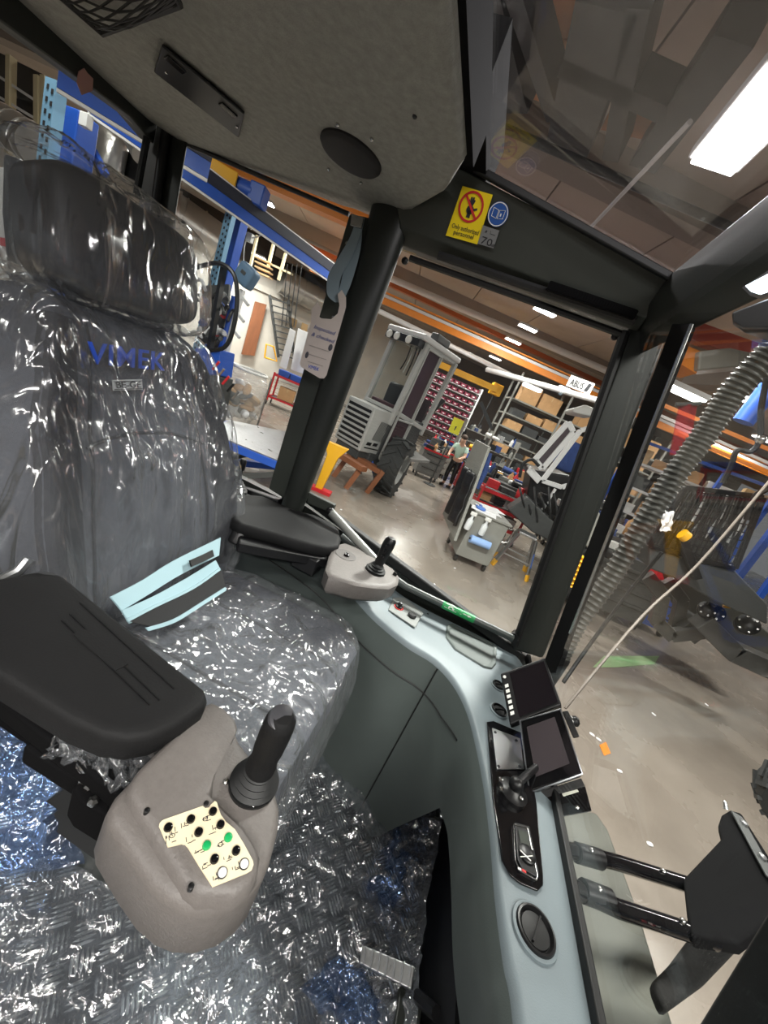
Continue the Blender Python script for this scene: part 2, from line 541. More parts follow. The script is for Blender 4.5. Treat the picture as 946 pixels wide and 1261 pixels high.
# slim front post at the edge of the windscreen
WN = V((.86, 0, .18)).normalized(); WP = V((.41, .5, -.55))
pf = [bp(828, 398, WP, WN), bp(851, 398, WP, WN), bp(703, 775, WP, WN), bp(684, 830, WP, WN), bp(664, 830, WP, WN)]
struct('trim_10', MB().prism(pf, WN * .012 + V((.006, .02, 0))), M['matt'], bevel=.003)
struct('trim_11', MB().tube([bp(852, 399, WP, WN), bp(702, 780, WP, WN)], .003, 6), M['steel'])
# ---- windscreen
w2 = sgroup('window_1', (.33, .5, -.5))
ws = [V((.41, 1.12, -.55)), V((.41, -.25, -.55)), V((.215, -.25, .385)), V((.215, 1.12, .385))]
obj('glass_pane', MB().prism(ws, WN * .005), M['shieldglass'], w2, smooth=False)
obj('glass_seal', MB().beam(ws[0] + V((-.002, 0, .004)), ws[1] + V((-.002, 0, .004)), .012, .02), M['rubber'], w2, bevel=.003)
# windscreen header
mb = MB().prism([V((.20, 1.10, .44)), V((.255, 1.10, .43)), V((.25, 1.10, .30)), V((.20, 1.10, .385))], (.02, -1.4, 0))
struct('trim_12', mb, M['frame'], bevel=.008)
# wiper motor and glowing strip under the header
c = bx(935, 390, .20)
t = thing('wiper_motor', 'black box-shaped wiper motor cover at top of the windscreen', 'motor', c)
obj('cover', MB().prism([bx(898, 384, .20), bx(960, 360, .20), bx(960, 408, .20), bx(912, 408, .20), bx(900, 400, .20)], (.05, 0, 0)), M['black'], t, bevel=.005)
c = bx(940, 345, .195)
t = thing('cab_light', 'small glowing white light strip on windscreen header', 'light', c)
obj('lens', MB().prism([bx(918, 352, .197), bx(960, 330, .197), bx(960, 346, .197), bx(925, 359, .197)], (.01, 0, 0)), mat('led', (.8, .9, 1), .3, emit=(.75, .9, 1), es=5), t)
obj('housing', MB().prism([bx(914, 354, .205), bx(960, 324, .205), bx(960, 352, .205), bx(924, 364, .205)], (.012, 0, 0)), M['black'], t)
c = by(795, 407, 1.085)
o = obj('hologram_sticker', MB().prism([by(791, 402, 1.085), by(802, 405, 1.085), by(798, 414, 1.085), by(789, 411, 1.085)], (0, .004, 0)), mat('holo', s2l(150, 195, 225), .15, .6, var=.4, vscale=300))
tag(o, 'tiny shiny pale blue sticker at top of the front pillar', 'sticker')

# ---- left door: glass, frame, sill, grab rail
dr = sgroup('door_1', (0, 1.12, -.9))
dq = [by(490, 305, 1.115), by(778, 408, 1.115), by(635, 812, 1.115), by(372, 618, 1.115)]
obj('glass_pane', MB().prism(dq, (0, .005, 0)), M['glass'], dr, smooth=False)
mb = MB(); mb.beam(by(370, 606, 1.11), by(640, 806, 1.11), .03, .03)
obj('door_sill', mb, M['rubber'], dr, bevel=.006)
mb = MB(); mb.prism([V((-.50, 1.12, -.42)), V((.42, 1.12, -.55)), V((.42, 1.12, -1.1)), V((-.50, 1.12, -1.1))], (0, .04, 0))
obj('door_skin', mb, M['frame'], dr)
for (u, v) in ((499, 322), (757, 415)):
    obj('glass_clip', MB().lathe([(.009, 0), (.009, .006), (.004, .010)], by(u, v, 1.113), (0, -1, 0), 12), M['black'], dr)
# grab rail with the exit sticker
g0, g1, g2 = by(476, 705, 1.06), by(500, 722, 1.06), by(632, 786, 1.06)
rail = obj('grab_rail', MB().tube([by(420, 660, 1.06), g0, g1, g2], .0105, 12), mat('rail_paint', s2l(70, 76, 74), .35), dr)
obj('rail_bracket', MB().tube([g2, g2 + V((.012, .03, -.004)), g2 + V((.02, .06, -.01))], .014, 10), M['black'], dr)
a, b = by(545, 744, 1.0475), by(584, 763, 1.0475)
mb = MB(); d = (b - a).normalized(); upv = V((0, -.3, 1)); upv = (upv - d * upv.dot(d)).normalized(); fw = d.cross(upv)
ax = by(545, 744, 1.06); bx_ = by(584, 763, 1.06)
rings = []
for p in (ax, bx_):
    rings.append([p + (upv * math.cos(t) + fw * math.sin(t)) * .0112 for t in [math.radians(-60 + 12 * k) for k in range(22)]])
es = obj('exit_sticker', MB().loft(rings, ring_closed=False, cap=False), M['greensign'], dr)
mb = MB()
def onrail(s, tdeg, r=.0116):
    t = math.radians(tdeg); return ax.lerp(bx_, s) + (upv * math.cos(t) + fw * math.sin(t)) * r
def rq(s0, s1, t0, t1):
    mb.add([onrail(s0, t0), onrail(s1, t0), onrail(s1, t1), onrail(s0, t1)], [(0, 1, 2, 3)])
for tt in (1, -1):
    for (s0, s1, t0, t1) in ((.06, .1, 10, 70), (.4, .44, 10, 70), (.1, .4, 8, 14), (.1, .4, 66, 72), (.18, .22, 30, 60), (.22, .32, 25, 40), (.3, .36, 40, 62), (.55, .60, 15, 65), (.64, .8, 34, 44), (.78, .84, 26, 54), (.84, .88, 33, 46)):
        rq(s0, s1, tt * t0, tt * t1)
obj('exit_pictogram', mb, M['white'], dr, smooth=False)
# lifter strut beside the pillar
s0, s1, s2 = by(381, 610, 1.05), by(407, 630, 1.05), by(462, 690, 1.02)
t = thing('gas_strut', 'silver gas strut slanting along the door beside the pillar', 'strut', s0)
obj('cylinder_tube', MB().tube([s1, s2], .013, 12), mat('strut_grey', s2l(150, 152, 148), .35, .3), t)
obj('hinge_bracket', MB().prism([by(379, 606, 1.05), by(412, 622, 1.05), by(408, 632, 1.05), by(378, 620, 1.05)], (0, .02, 0)), M['frame2'], t, bevel=.003)
obj('ball_joint', MB().ball(s1, .014), M['black'], t)

# ---- rear quarter window and rear window glass
q2 = [by(226, 172, 1.12), by(434, 262, 1.12), by(340, 600, 1.12), by(205, 560, 1.12)]
w4 = sgroup('window_2', (-.8, 1.12, 0))
obj('glass_pane', MB().prism(q2, (0, .005, 0)), M['glass'], w4, smooth=False)
mb = MB()
mb.tube([by(227, 176, 1.11), by(330, 221, 1.11), by(430, 264, 1.11)], .006, 6)
obj('glass_seal', mb, M['rubber'], w4)
obj('window_sill', MB().beam(by(200, 570, 1.10), by(345, 620, 1.10), .03, .03), M['black'], w4, bevel=.006)
w5 = sgroup('window_4', (-1.2, .4, 0))
obj('glass_pane', MB().prism([V((-1.21, -.2, .37)), V((-1.21, 1.06, .37)), V((-1.19, 1.06, -.45)), V((-1.19, -.2, -.45))], (-.005, 0, 0)), M['glass'], w5, smooth=False)
obj('glass_seal', MB().tube([V((-1.2, .70, .375)), bx(130, 108, -1.2), bx(176, 146, -1.2), bx(183, 158, -1.2), bx(168, 240, -1.2)], .009, 8), M['rubber'], w5)
# dark frame between the rear window and the liner
mb = MB().prism([V((-1.19, .2, .46)), V((-1.19, 1.08, .46)), V((-1.19, 1.08, .36)), V((-1.19, 1.0, .375)), V((-1.19, .2, .29))], (-.05, 0, 0))
struct('trim_13', mb, M['frame'], bevel=.005)
# lower rear and side walls
struct('wall_rear', MB().box((-1.215, .45, -.80), (.03, 1.4, .66)), M['frame'])
struct('wall_left', MB().box((-.86, 1.145, -.80), (.72, .03, .70)), M['frame'])
struct('wall_front', MB().box((.41, .45, -.86), (.03, 1.4, .56)), M['frame'])
# ================================================================= OPERATOR SEAT
seat = thing('operator_seat', 'dark grey operator seat still wrapped in clear plastic, blue letters on its backrest', 'seat', (-.30, .625, FLOOR))
SY = .625
# cushion
def cushion_pt(a, b):
    """a 0..1 across, b 0..1 rear->front"""
    x = -.52 + .475 * b; s = a * 2 - 1
    y = SY + s * (.245 - .02 * (1 - b) - .035 * max(0, (b - .8) / .2) ** 2)
    z = -.600 + .028 * abs(s) ** 3 + .012 * b
    z -= .03 * max(0, (b - .82) / .18) ** 2 + .03 * max(0, (abs(s) - .85) / .15) ** 2
    return V((x, y, z))
mb = MB(); NU, NVv = 26, 24
top = [[cushion_pt(i / NU, j / NVv) for i in range(NU + 1)] for j in range(NVv + 1)]
mb.grid(lambda a, b: cushion_pt(a, b), NU, NVv)
def edge_loop(fn, nu, nv):
    l = [fn(i / nu, 0) for i in range(nu)] + [fn(1, j / nv) for j in range(nv)] + [fn(1 - i / nu, 1) for i in range(nu)] + [fn(0, 1 - j / nv) for j in range(nv)]
    return l
lp = edge_loop(cushion_pt, NU, NVv)
cen = V((-.28, SY, -.7))
def outw(p, d, dz):
    v = V((p.x - cen.x, p.y - cen.y, 0)).normalized()
    return p + v * d + V((0, 0, dz))
mb.loft([lp, [outw(p, .008, -.03) for p in lp], [outw(p, .008, -.07) for p in lp], [outw(p, -.012, -.10) for p in lp]], cap=False)
mb.add([outw(p, -.012, -.10) for p in lp], [tuple(range(len(lp)))])
cush = obj('cushion', mb, M['fabric'], seat, angle=60)
mb = MB(); 
for s in (.30, .70):
    mb.tube([cushion_pt(s, .05 + .9 * k / 14) + V((0, 0, .001)) for k in range(15)], .0035, 6)
obj('seam', mb, M['fabric_dark'], cush)

# backrest
def hw(v):
    """half width over height 0..1"""
    pts = [(0, .212), (.12, .240), (.35, .244), (.6, .226), (.82, .192), (.95, .170), (1, .15)]
    for (a, wa), (b, wb) in zip(pts, pts[1:]):
        if v <= b: t = (v - a) / (b - a); t = t * t * (3 - 2 * t); return wa + (wb - wa) * t
    return pts[-1][1]
B0 = V((-.475, SY, -.585)); B1 = V((-.655, SY, -.055))
BUP = (B1 - B0).normalized(); BF = V((0, 1, 0)).cross(BUP); BF = BF if BF.x > 0 else -BF
def back_pt(a, v):
    s = a * 2 - 1
    c = B0.lerp(B1, v)
    bol = .052 * max(0, (abs(s) - .52) / .48) ** 1.5 * (1 - .55 * v)
    lum = .022 * math.sin(math.pi * min(1, v * 1.25)) 
    ed = .05 * max(0, (abs(s) - .86) / .14) ** 2
    topd = .05 * max(0, (v - .86) / .14) ** 2
    return c + V((0, s * hw(v), 0)) + BF * (bol + lum - ed - topd)
mb = MB(); NU, NV2 = 30, 30
mb.grid(back_pt, NU, NV2)
lp = edge_loop(back_pt, NU, NV2)
cb = B0.lerp(B1, .45)
def bout(p, d, dn):
    v = p - cb; v = v - BF * v.dot(BF); v.normalize()
    return p + v * d - BF * dn
r2 = [bout(p, -.03, .14) for p in lp]
mb.loft([lp, [bout(p, .010, .02) for p in lp], [bout(p, .012, .06) for p in lp], [bout(p, 0, .11) for p in lp], r2], cap=False)
mb.add(r2, [tuple(range(len(r2)))])
bk = obj('backrest', mb, M['fabric'], seat, angle=60)
# centre insert seams
mb = MB()
mb.tube([back_pt(.5 + .30 * (k / 10 * 2 - 1), .585 + .045 * (1 - (k / 10 * 2 - 1) ** 2)) + BF * .001 for k in range(11)], .003, 6)
for s in (-1, 1):
    mb.tube([back_pt(.5 + s * .30 * (1 - .12 * (k / 14)), .02 + .92 * k / 14) + BF * .001 for k in range(15)], .003, 6)
obj('seam', mb, M['fabric_dark'], bk)
mb = MB()
for s in (-1, 1):
    def bol(a, v, s=s):
        aa = .5 + s * (.33 + .15 * a)
        return back_pt(aa, .04 + .90 * v) + BF * .0012
    mb.grid(bol, 6, 22)
obj('side_bolster', mb, M['fabric_dark'], bk)
def on_back(u, v, off=.003):
    p = bp(u, v, B0.lerp(B1, .8) + BF * (.012 + off), BF); return p
o = on_back(108, 447, .004); e = on_back(201, 456, .004)
lr = (e - o).normalized()
text('lettering', 'VIMEK', .052, o, e - o, BUP, M['blue_ink'], bk, .0012, fit=(e - o).length, shear=.18, squash=.90, bold=.012)
# woven label
a, b, c, d = on_back(139, 468), on_back(175, 467), on_back(176, 480), on_back(140, 481)
u_ = (b - a).normalized()
lb = obj('label_patch', MB().prism([a, b, c, d], BF * -.002), M['patch'], bk)
mb = MB()
for (p, q_) in ((on_back(140, 470, .005), on_back(175, 469, .005)), (on_back(141, 479.5, .005), on_back(176, 478.5, .005))):
    mb.beam(p, q_, .001, .0012, BF)
obj('label_border', mb, M['ink'], bk)
p0, p1 = on_back(143, 478, .0045), on_back(173, 477, .0045)
text('lettering', 'BE-GE', .016, p0, p1 - p0, BUP, M['ink'], bk, .0006, fit=(p1 - p0).length, squash=.95)

# headrest, a wide rounded pad
hc = V((-.715, .626, .026)); RH = Matrix.Rotation(-.30, 3, 'Y')
rings = []
hd = obj('headrest', MB().rbox(hc, (.11, .302, .172), 5.0, RH, 36, 18), M['leather'], seat, angle=70)
for s in (-1, 1):
    obj('headrest_rod', MB().cyl(V((-.72, SY + s * .07, -.13)), V((-.72, SY + s * .07, .02)), .008), M['black'], seat)

# ---- clear covers (wrinkled)
def wr(p, k=1.0):
    return k * (.0055 * ridge(p.x * 9 + 3, p.y * 9, p.z * 3.2) + .003 * ridge(p.x * 22, p.y * 24 + 7, p.z * 10) + .0012 * hn(p.x * 60, p.y * 60, p.z * 40))
def film_back(a, v):
    p = back_pt(.5 + (a - .5) * 1.06, -.02 + v * 1.05) if False else back_pt(min(1, max(0, a)), min(1, max(0, v)))
    s = a * 2 - 1
    tent = .020 * (1 - abs(s) ** 2) * math.sin(math.pi * min(1, max(0, v)))
    v2 = p - cb; v2 = v2 - BF * v2.dot(BF)
    fold = .010 * max(0, ridge(p.y * 15 + .6 * p.z, p.z * 2.2, 4) - .35) * (1.3 - v)
    return p + v2 * .05 + BF * (.010 + tent * .5 + wr(p) + fold)
mb = MB(); NU, NV3 = 70, 90
mb.grid(film_back, NU, NV3)
lp = edge_loop(film_back, NU, NV3)
mb.loft([lp, [bout(p, .012 + wr(p * 1.3, 1.5), .05) for p in lp], [bout(p, .016 + wr(p * 1.7 + V((1, 0, 0)), 2.), .10) for p in lp], [bout(p, .008 + wr(p, 2), .16) for p in lp]], cap=False)
obj('plastic_cover', mb, M['film'], seat, angle=180)
# bag over the headrest, puffed and pointed at the near top corner
def film_head():
    n, m = 72, 34; rings = []
    hx, hy, hz = .068, .172, .104
    sg = lambda x, p: math.copysign(abs(x) ** p, x)
    for j in range(m + 1):
        t = -math.pi / 2 + math.pi * j / m; ct = max(math.cos(t), .004); ring = []
        for k in range(n):
            a = 2 * math.pi * k / n
            d = V((hx * sg(ct, .45) * sg(math.cos(a), .45), hy * sg(ct, .45) * sg(math.sin(a), .45), hz * sg(math.sin(t), .45)))
            f = max(0, -d.y / hy) * max(0, d.z / hz)
            d += V((0, -.012, .022)) * f ** 2
            f2 = max(0, d.y / hy)
            d += V((0, .012, 0)) * f2 ** 3
            p = hc + RH @ d
            g = .005 * ridge(a * 5.0, d.y * 10, t * .9) + .0030 * ridge(d.y * 34, d.x * 16, d.z * 9) + .0012 * hn(p.x * 70, p.y * 70, p.z * 70)
            ring.append(p + (RH @ d).normalized() * g)
        rings.append(ring)
    return MB().loft(rings)
obj('headrest_cover', film_head(), M['film'], seat, angle=180)
# sheet over the cushion, hanging over the front edge
def film_cush(a, b):
    s = a * 2 - 1
    bb = min(1, b / .72)
    p = cushion_pt(min(1, max(0, .5 + (a - .5) * 1.0)), bb).copy()
    w = wr(p, 1.4)
    p.z += .012 + w + .006 * ridge(p.x * 6 + p.y * 5, p.y * 11 - p.x * 8)
    e = max(0, abs(s) - .9) / .1
    p.z -= .05 * e ** 2; p.y += math.copysign(.02 * e, s)
    if b > .72:
        t = (b - .72) / .28
        p.x += .022 * math.sin(t * 2.2) + .016 * ridge(p.y * 13, t * 2) * t
        p.z -= .17 * t + .03 * hn(p.y * 9, 3.1) * t
    return p
mb = MB(); mb.grid(film_cush, 90, 100)
lp = [film_cush(1, j / 100) for j in range(101)]
mb.loft([lp, [p + V((.0, .02 + wr(p, 2), -.05)) for p in lp], [p + V((.0, .022 + wr(p * 1.5, 3), -.11)) for p in lp]], cap=False, ring_closed=False)
obj('cushion_cover', mb, M['film'], seat, angle=180)

# ---- lap belt lying across the joint of backrest and cushion
BP = V((-.395, SY, -.52)); BN = V((.80, -.05, .60)).normalized()
def strip(name, pts_top, pts_bot, m, parent, off=0):
    mb = MB(); n = len(pts_top)
    T = [bp(u, v, BP + BN * off, BN) for u, v in pts_top]; Bm = [bp(u, v, BP + BN * off, BN) for u, v in pts_bot]
    T = smooth_path(T, 5); Bm = smooth_path(Bm, 5)
    N = len(T)
    mb.loft([T, Bm, [p - BN * .003 for p in Bm], [p - BN * .003 for p in T]], closed=True, cap=False, ring_closed=False)
    return obj(name, mb, m, parent)
bl = strip('lap_belt', [(136, 735), (175, 715), (215, 690), (272, 662)], [(150, 752), (185, 731), (222, 708), (270, 684)], M['belt_blue'], seat, .010)
strip('lap_belt', [(150, 752), (190, 734), (230, 712), (266, 690)], [(160, 768), (195, 748), (236, 727), (272, 702)], M['belt_blue'], seat, .014)
kb = strip('lap_belt', [(158, 765), (195, 747), (240, 725), (273, 702)], [(190, 772), (215, 765), (248, 745), (279, 727)], M['belt_black'], seat, .016)
strip('belt_edge', [(180, 773), (215, 762), (248, 742), (278, 723)], [(184, 777), (217, 766), (249, 746), (279, 727)], M['belt_blue'], kb, .019)
strip('belt_edge', [(156, 762), (195, 743), (240, 721), (271, 699)], [(158, 766), (195, 746.5), (240, 724.5), (272, 702)], M['belt_blue'], kb, .0185)
strip('belt_tongue', [(234, 690), (250, 683), (262, 677)], [(236, 698), (252, 691), (264, 685)], M['black'], kb, .022)

# ---- pedestal under the cushion
mb = MB(); mb.box((-.28, SY, -.76), (.36, .40, .10)); 
obj('suspension_top', mb, M['black'], seat, bevel=.01)
rings = []
for k in range(8):
    z = -.81 - k * .03; w = .17 if k % 2 else .15
    rings.append([V((-.28 + sx * w, SY + sy * (w + .02), z)) for sx, sy in ((-1, -1), (1, -1), (1, 1), (-1, 1))])
obj('bellows', MB().loft(rings), M['rubber'], seat)
obj('pedestal', MB().box((-.28, SY, FLOOR + .05), (.34, .36, .10)), M['frame'], seat, bevel=.01)
# recliner knob and lever on the near side, below the backrest
obj('side_bracket', MB().prism([V((-.56, .385, -.62)), V((-.36, .375, -.60)), V((-.12, .375, -.66)), V((-.10, .375, -.74)), V((-.56, .385, -.76))], (0, .03, 0)), M['matt'], seat, bevel=.006)
obj('recline_knob', MB().lathe([(.035, 0), (.038, .01), (.036, .03), (.02, .036)], bx(18, 690, -.56), (0, -1, 0), 24), M['black'], seat, bevel=.002)
obj('recline_lever', MB().tube([bx(0, 715, -.50), bx(22, 704, -.50), bx(36, 688, -.50)], .007, 8), M['alu'], seat)

# ================================================================= ARMRESTS WITH CONTROL PODS
def armrest(outline, z, th, lines, tilt=None):
    pts = [bz(u, v, z) if isinstance(u, (int, float)) and abs(u) > 2 else V((u, v, z)) for u, v in outline]
    return pts
AZ = -.42
ol = [V((x, y, AZ)) for x, y in [(-.52, .262), (-.43, .250), (-.345, .248), (-.25, .250), (-.211, .256), (-.190, .266), (-.175, .282), (-.163, .312), (-.158, .341), (-.162, .352), (-.171, .359), (-.30, .378), (-.46, .398), (-.478, .396), (-.487, .387), (-.496, .345)]]
def inset_loop(pts, d):
    c = sum(pts, V((0, 0, 0))) / len(pts)
    return [p + (c - p).normalized() * d for p in pts]
def pad_mesh(ol, th):
    return MB().loft([inset_loop(ol, .020), inset_loop(ol, .008), [p - V((0, 0, .0025)) for p in inset_loop(ol, .003)], [p - V((0, 0, .009)) for p in ol], [p - V((0, 0, th - .01)) for p in ol], [p - V((0, 0, th)) for p in inset_loop(ol, .01)]])
ar = obj('armrest', pad_mesh(ol, .042), M['pad'], seat, angle=50)
mb = MB()
for (p, q_) in (((86, 756), (196, 862)), ((76, 764), (184, 868)), ((98, 742), (214, 848))):
    mb.beam(bz(*p, AZ + .0004), bz(*q_, AZ + .0004), .0012, .0010)
obj('groove', mb, M['black'], ar)
# embossed oval mark
p0, p1 = bz(98, 778, AZ + .0004), bz(150, 822, AZ + .0004)
obj('embossed_mark', MB().beam(p0, p1, .016, .0012), M['pad'], ar, bevel=.0005)
# support arm and bracket below the pad
mb = MB()
mb.beam(V((-.52, .30, -.50)), V((-.16, .29, -.52)), .05, .03)
obj('armrest_arm', mb, M['matt'], seat, bevel=.006)
mb = MB(); mb.prism([bz(88, 968, -.53), bz(115, 950, -.53), bz(140, 985, -.53), bz(135, 1008, -.53), bz(98, 985, -.53)], (0, 0, -.05))
mb.beam(bz(45, 915, -.55), bz(140, 975, -.55), .035, .03)
obj('pod_bracket', mb, M['matt'], seat, bevel=.005)
for (u, v) in ((110, 970), (115, 988), (104, 962)):
    obj('bracket_bolt', MB().lathe([(.006, 0), (.006, .004), (.003, .007)], bz(u, v, -.53), (0, 0, 1), 6), M['steel'], seat)
# crumpled clear wrap peeping out under the armrest
mb = MB()
def crump(a, b):
    p = bz(50 + a * 120, 880 + a * 70 + b * 42 - 10, -.485)
    return p + V((0.012 * ridge(a * 9, b * 5), .012 * ridge(a * 8 + 4, b * 6), .022 * ridge(a * 7, b * 4 + 2) - .03 * b))
mb.grid(crump, 40, 14); obj('armrest_wrap', mb, M['film'], seat, angle=180)

# ---- near pod
PZ = -.444
po = [(135, 985), (144, 968), (160, 952), (200, 915), (248, 868), (262, 862), (276, 868), (292, 886), (300, 903), (330, 940), (345, 962), (351, 985), (350, 1008), (341, 1045), (330, 1070), (315, 1088), (292, 1103), (265, 1110), (238, 1108), (215, 1098), (192, 1079), (170, 1050), (150, 1020), (138, 1002)]
outer = [bz(u, v, PZ) for u, v in po]
def dz(p, z): return V((p.x, p.y, p.z + z))
cpod = sum(outer, V((0, 0, 0))) / len(outer)
def pod_rings(o, th):
    return [inset_loop(o, .016), [dz(p, -.0015) for p in inset_loop(o, .007)], [dz(p, -.006) for p in inset_loop(o, .0015)], [dz(p, -.014) for p in o], [dz(p, -th * .75) for p in inset_loop(o, -.002)], [dz(p, -th) for p in inset_loop(o, .012)]]
base = [dz(p, -.012) for p in outer]
pod = obj('control_pod', MB().loft(pod_rings(base, .085)), M['pod'], seat, angle=50)
hi_ = [(158, 978), (160, 962), (170, 946), (203, 914), (248, 868), (262, 862), (276, 868), (290, 882), (294, 894), (288, 908), (276, 926), (268, 942), (264, 960), (264, 980), (272, 998), (286, 1012), (302, 1026), (314, 1040), (322, 1056), (320, 1074), (308, 1092), (290, 1104), (268, 1102), (246, 1102), (230, 1092), (204, 1054), (181, 1016), (166, 992)]
hi = [bz(u, v, PZ) for u, v in hi_]
obj('raised_top', MB().loft([inset_loop(hi, .012), [dz(p, -.001) for p in inset_loop(hi, .006)], [dz(p, -.005) for p in inset_loop(hi, .001)], [dz(p, -.018) for p in inset_loop(hi, -.002)]]), M['pod'], pod, angle=50)
TOP = PZ + .0006
dec = [(275, 575), (278, 562), (288, 551), (300, 545), (385, 515), (470, 485), (482, 495), (498, 492), (508, 478), (525, 463), (534, 468), (540, 490), (552, 525), (575, 556), (615, 590), (655, 655), (695, 730), (698, 748), (690, 772), (670, 785), (515, 848), (455, 755), (405, 672), (392, 658), (376, 655), (315, 670)]
zc = lambda x, y: (120 + x / 3.638, 860 + y / 3.638)
obj('button_decal', MB().prism([bz(*zc(x, y), TOP) for x, y in dec], (0, 0, .0012)), M['cream'], pod, smooth=False)
btn = [(317, 580, 'k'), (418, 543, 'k'), (517, 508, 'k'), (453, 601, 'k'), (551, 567, 'k'), (489, 661, 'g'), (586, 625, 'g'), (524, 722, 'k'), (621, 684, 'k'), (559, 783, 'w'), (657, 744, 'w')]
for x, y, c in btn:
    p = bz(*zc(x, y), TOP + .0012)
    b_ = obj('push_button', MB().lathe([(.0040, 0), (.0040, .0012), (.0034, .0024), (.0018, .0030), (.0002, .0031)], p, (0, 0, 1), 18), {'k': M['gloss'], 'g': M['green'], 'w': M['white']}[c], pod)
    if c != 'k': b_['label'] = 'green push button' if c == 'g' else 'white push button'
    if c == 'w':
        obj('button_ring', MB().lathe([(.0046, 0), (.0046, .0012), (.0040, .0012), (.0040, 0)], p, (0, 0, 1), 18, cap=False), M['ink'], pod)
mb = MB()
rx = (bz(*zc(420, 545), TOP) - bz(*zc(317, 580), TOP)).normalized(); ry = V((-rx.y, rx.x, 0))
for gi, (x, y) in enumerate(((335, 615), (322, 635), (380, 578), (483, 540), (415, 635), (515, 597), (453, 692), (551, 655), (487, 752), (585, 716), (524, 808), (622, 770))):
    c = bz(*zc(x, y), TOP + .0014); rr = random.Random(gi)
    for k in range(5):
        a = c + rx * rr.uniform(-.0035, .0035) + ry * rr.uniform(-.0025, .0025)
        d = rx if rr.random() < .6 else ry
        mb.beam(a, a + d * rr.uniform(.002, .0045), .0005, .0003)
    if gi in (0, 3, 7):
        mb.tube([c + rx * .0022 * math.cos(t) + ry * .0018 * math.sin(t) for t in [k * math.pi / 5 for k in range(10)]], .0003, 4, closed=True)
obj('button_symbols', mb, M['ink'], pod, smooth=False)
for x, y in ((222, 502), (488, 470), (713, 725), (420, 842)):
    obj('plug', MB().lathe([(.0026, -.004), (.0026, .0006), (.0016, .0012), (.0002, .0012)], bz(*zc(x, y), TOP + (0 if x < 700 else -.011)), (0, 0, 1), 12), M['black'], pod)
for x, y in ((118, 560), (302, 782)):
    p = bz(*zc(x, y), PZ - .020); d = V((p.x - cpod.x, p.y - cpod.y, .03)).normalized()
    obj('screw', MB().lathe([(.0035, -.006), (.0035, .004), (.002, .006), (.0002, .006)], p, d, 10), M['steel'], pod)
# joystick
jp = bz(312, 966, PZ - .012)
js = obj('joystick', MB().lathe([(.0165, 0), (.0165, .020), (.0150, .026), (.0155, .034), (.0165, .045), (.0170, .070), (.0168, .084), (.0158, .092), (.011, .0975), (.0006, .099)], jp + V((.0, .0, .018)), (.02, -.06, 1), 28), M['pad'], seat)
rings = [(.0275, 0), (.0280, .004)]
for k in range(4):
    r = .0262 - k * .0030
    rings += [(r, .004 + k * .0065), (r + .0015, .0075 + k * .0065), (r - .0015, .0095 + k * .0065)]
rings += [(.0165, .034)]
obj('rubber_boot', MB().lathe(rings, jp, (0, 0, 1), 32), M['rubber'], js)
obj('grip_cap', MB().lathe([(.0150, 0), (.0140, .003), (.009, .0055), (.0005, .0062)], jp + V((.002, -.0062, .1105)), (.25, -.25, 1), 24), mat('grip_cap', s2l(66, 66, 70), .35), js)
for u, v in ((278, 963), (338, 959), (312, 993)):
    obj('screw', MB().lathe([(.0034, 0), (.0034, .0015), (.002, .003), (.0003, .003)], bz(u, v, PZ - .0105), (0, 0, 1), 10), M['steel'], pod)

# ---- far armrest and pod
FZ = -.425
fo = [(286, 613), (300, 608), (322, 610), (345, 620), (365, 628), (388, 634), (408, 643), (418, 652), (421, 663), (418, 672), (405, 674), (385, 670), (362, 664), (340, 657), (318, 651), (296, 645), (287, 638)]
fol = [bz(u, v, FZ) for u, v in fo]
far_a = obj('armrest', MB().loft([inset_loop(fol, .014), inset_loop(fol, .006), [dz(p, -.006) for p in fol], [dz(p, -.028) for p in fol], [dz(p, -.036) for p in inset_loop(fol, .010)]]), M['pad'], seat, angle=50)
mb = MB(); mb.beam(bz(292, 668, -.47), bz(408, 690, -.47), .05, .03)
obj('armrest_arm', mb, M['black'], seat, bevel=.006)
obj('tilt_knob', MB().lathe([(.02, 0), (.022, .006), (.022, .03), (.018, .034)], bz(298, 655, -.455) + V((0, 0, 0)), (0, -.4, -1), 18), M['black'], seat)
obj('tilt_knob', MB().lathe([(.014, 0), (.016, .006), (.016, .03), (.012, .034)], bz(340, 668, -.46), (0, -.4, -1), 18), M['black'], seat)
obj('pod_bracket', MB().box(bz(380, 690, -.485), (.07, .06, .05)), M['black'], seat, bevel=.006)
FP = -.435
fp = [(402, 700), (406, 683), (414, 669), (424, 667), (440, 672), (452, 681), (470, 690), (486, 700), (493, 709), (491, 718), (480, 723), (462, 722), (440, 719), (418, 712), (406, 708)]
fpl = [bz(u, v, FP) for u, v in fp]
fpod = obj('control_pod', MB().loft([inset_loop(fpl, .016), [dz(p, -.0015) for p in inset_loop(fpl, .007)], [dz(p, -.007) for p in fpl], [dz(p, -.042) for p in inset_loop(fpl, .002)], [dz(p, -.056) for p in inset_loop(fpl, .016)]]), M['pod'], seat, angle=50)
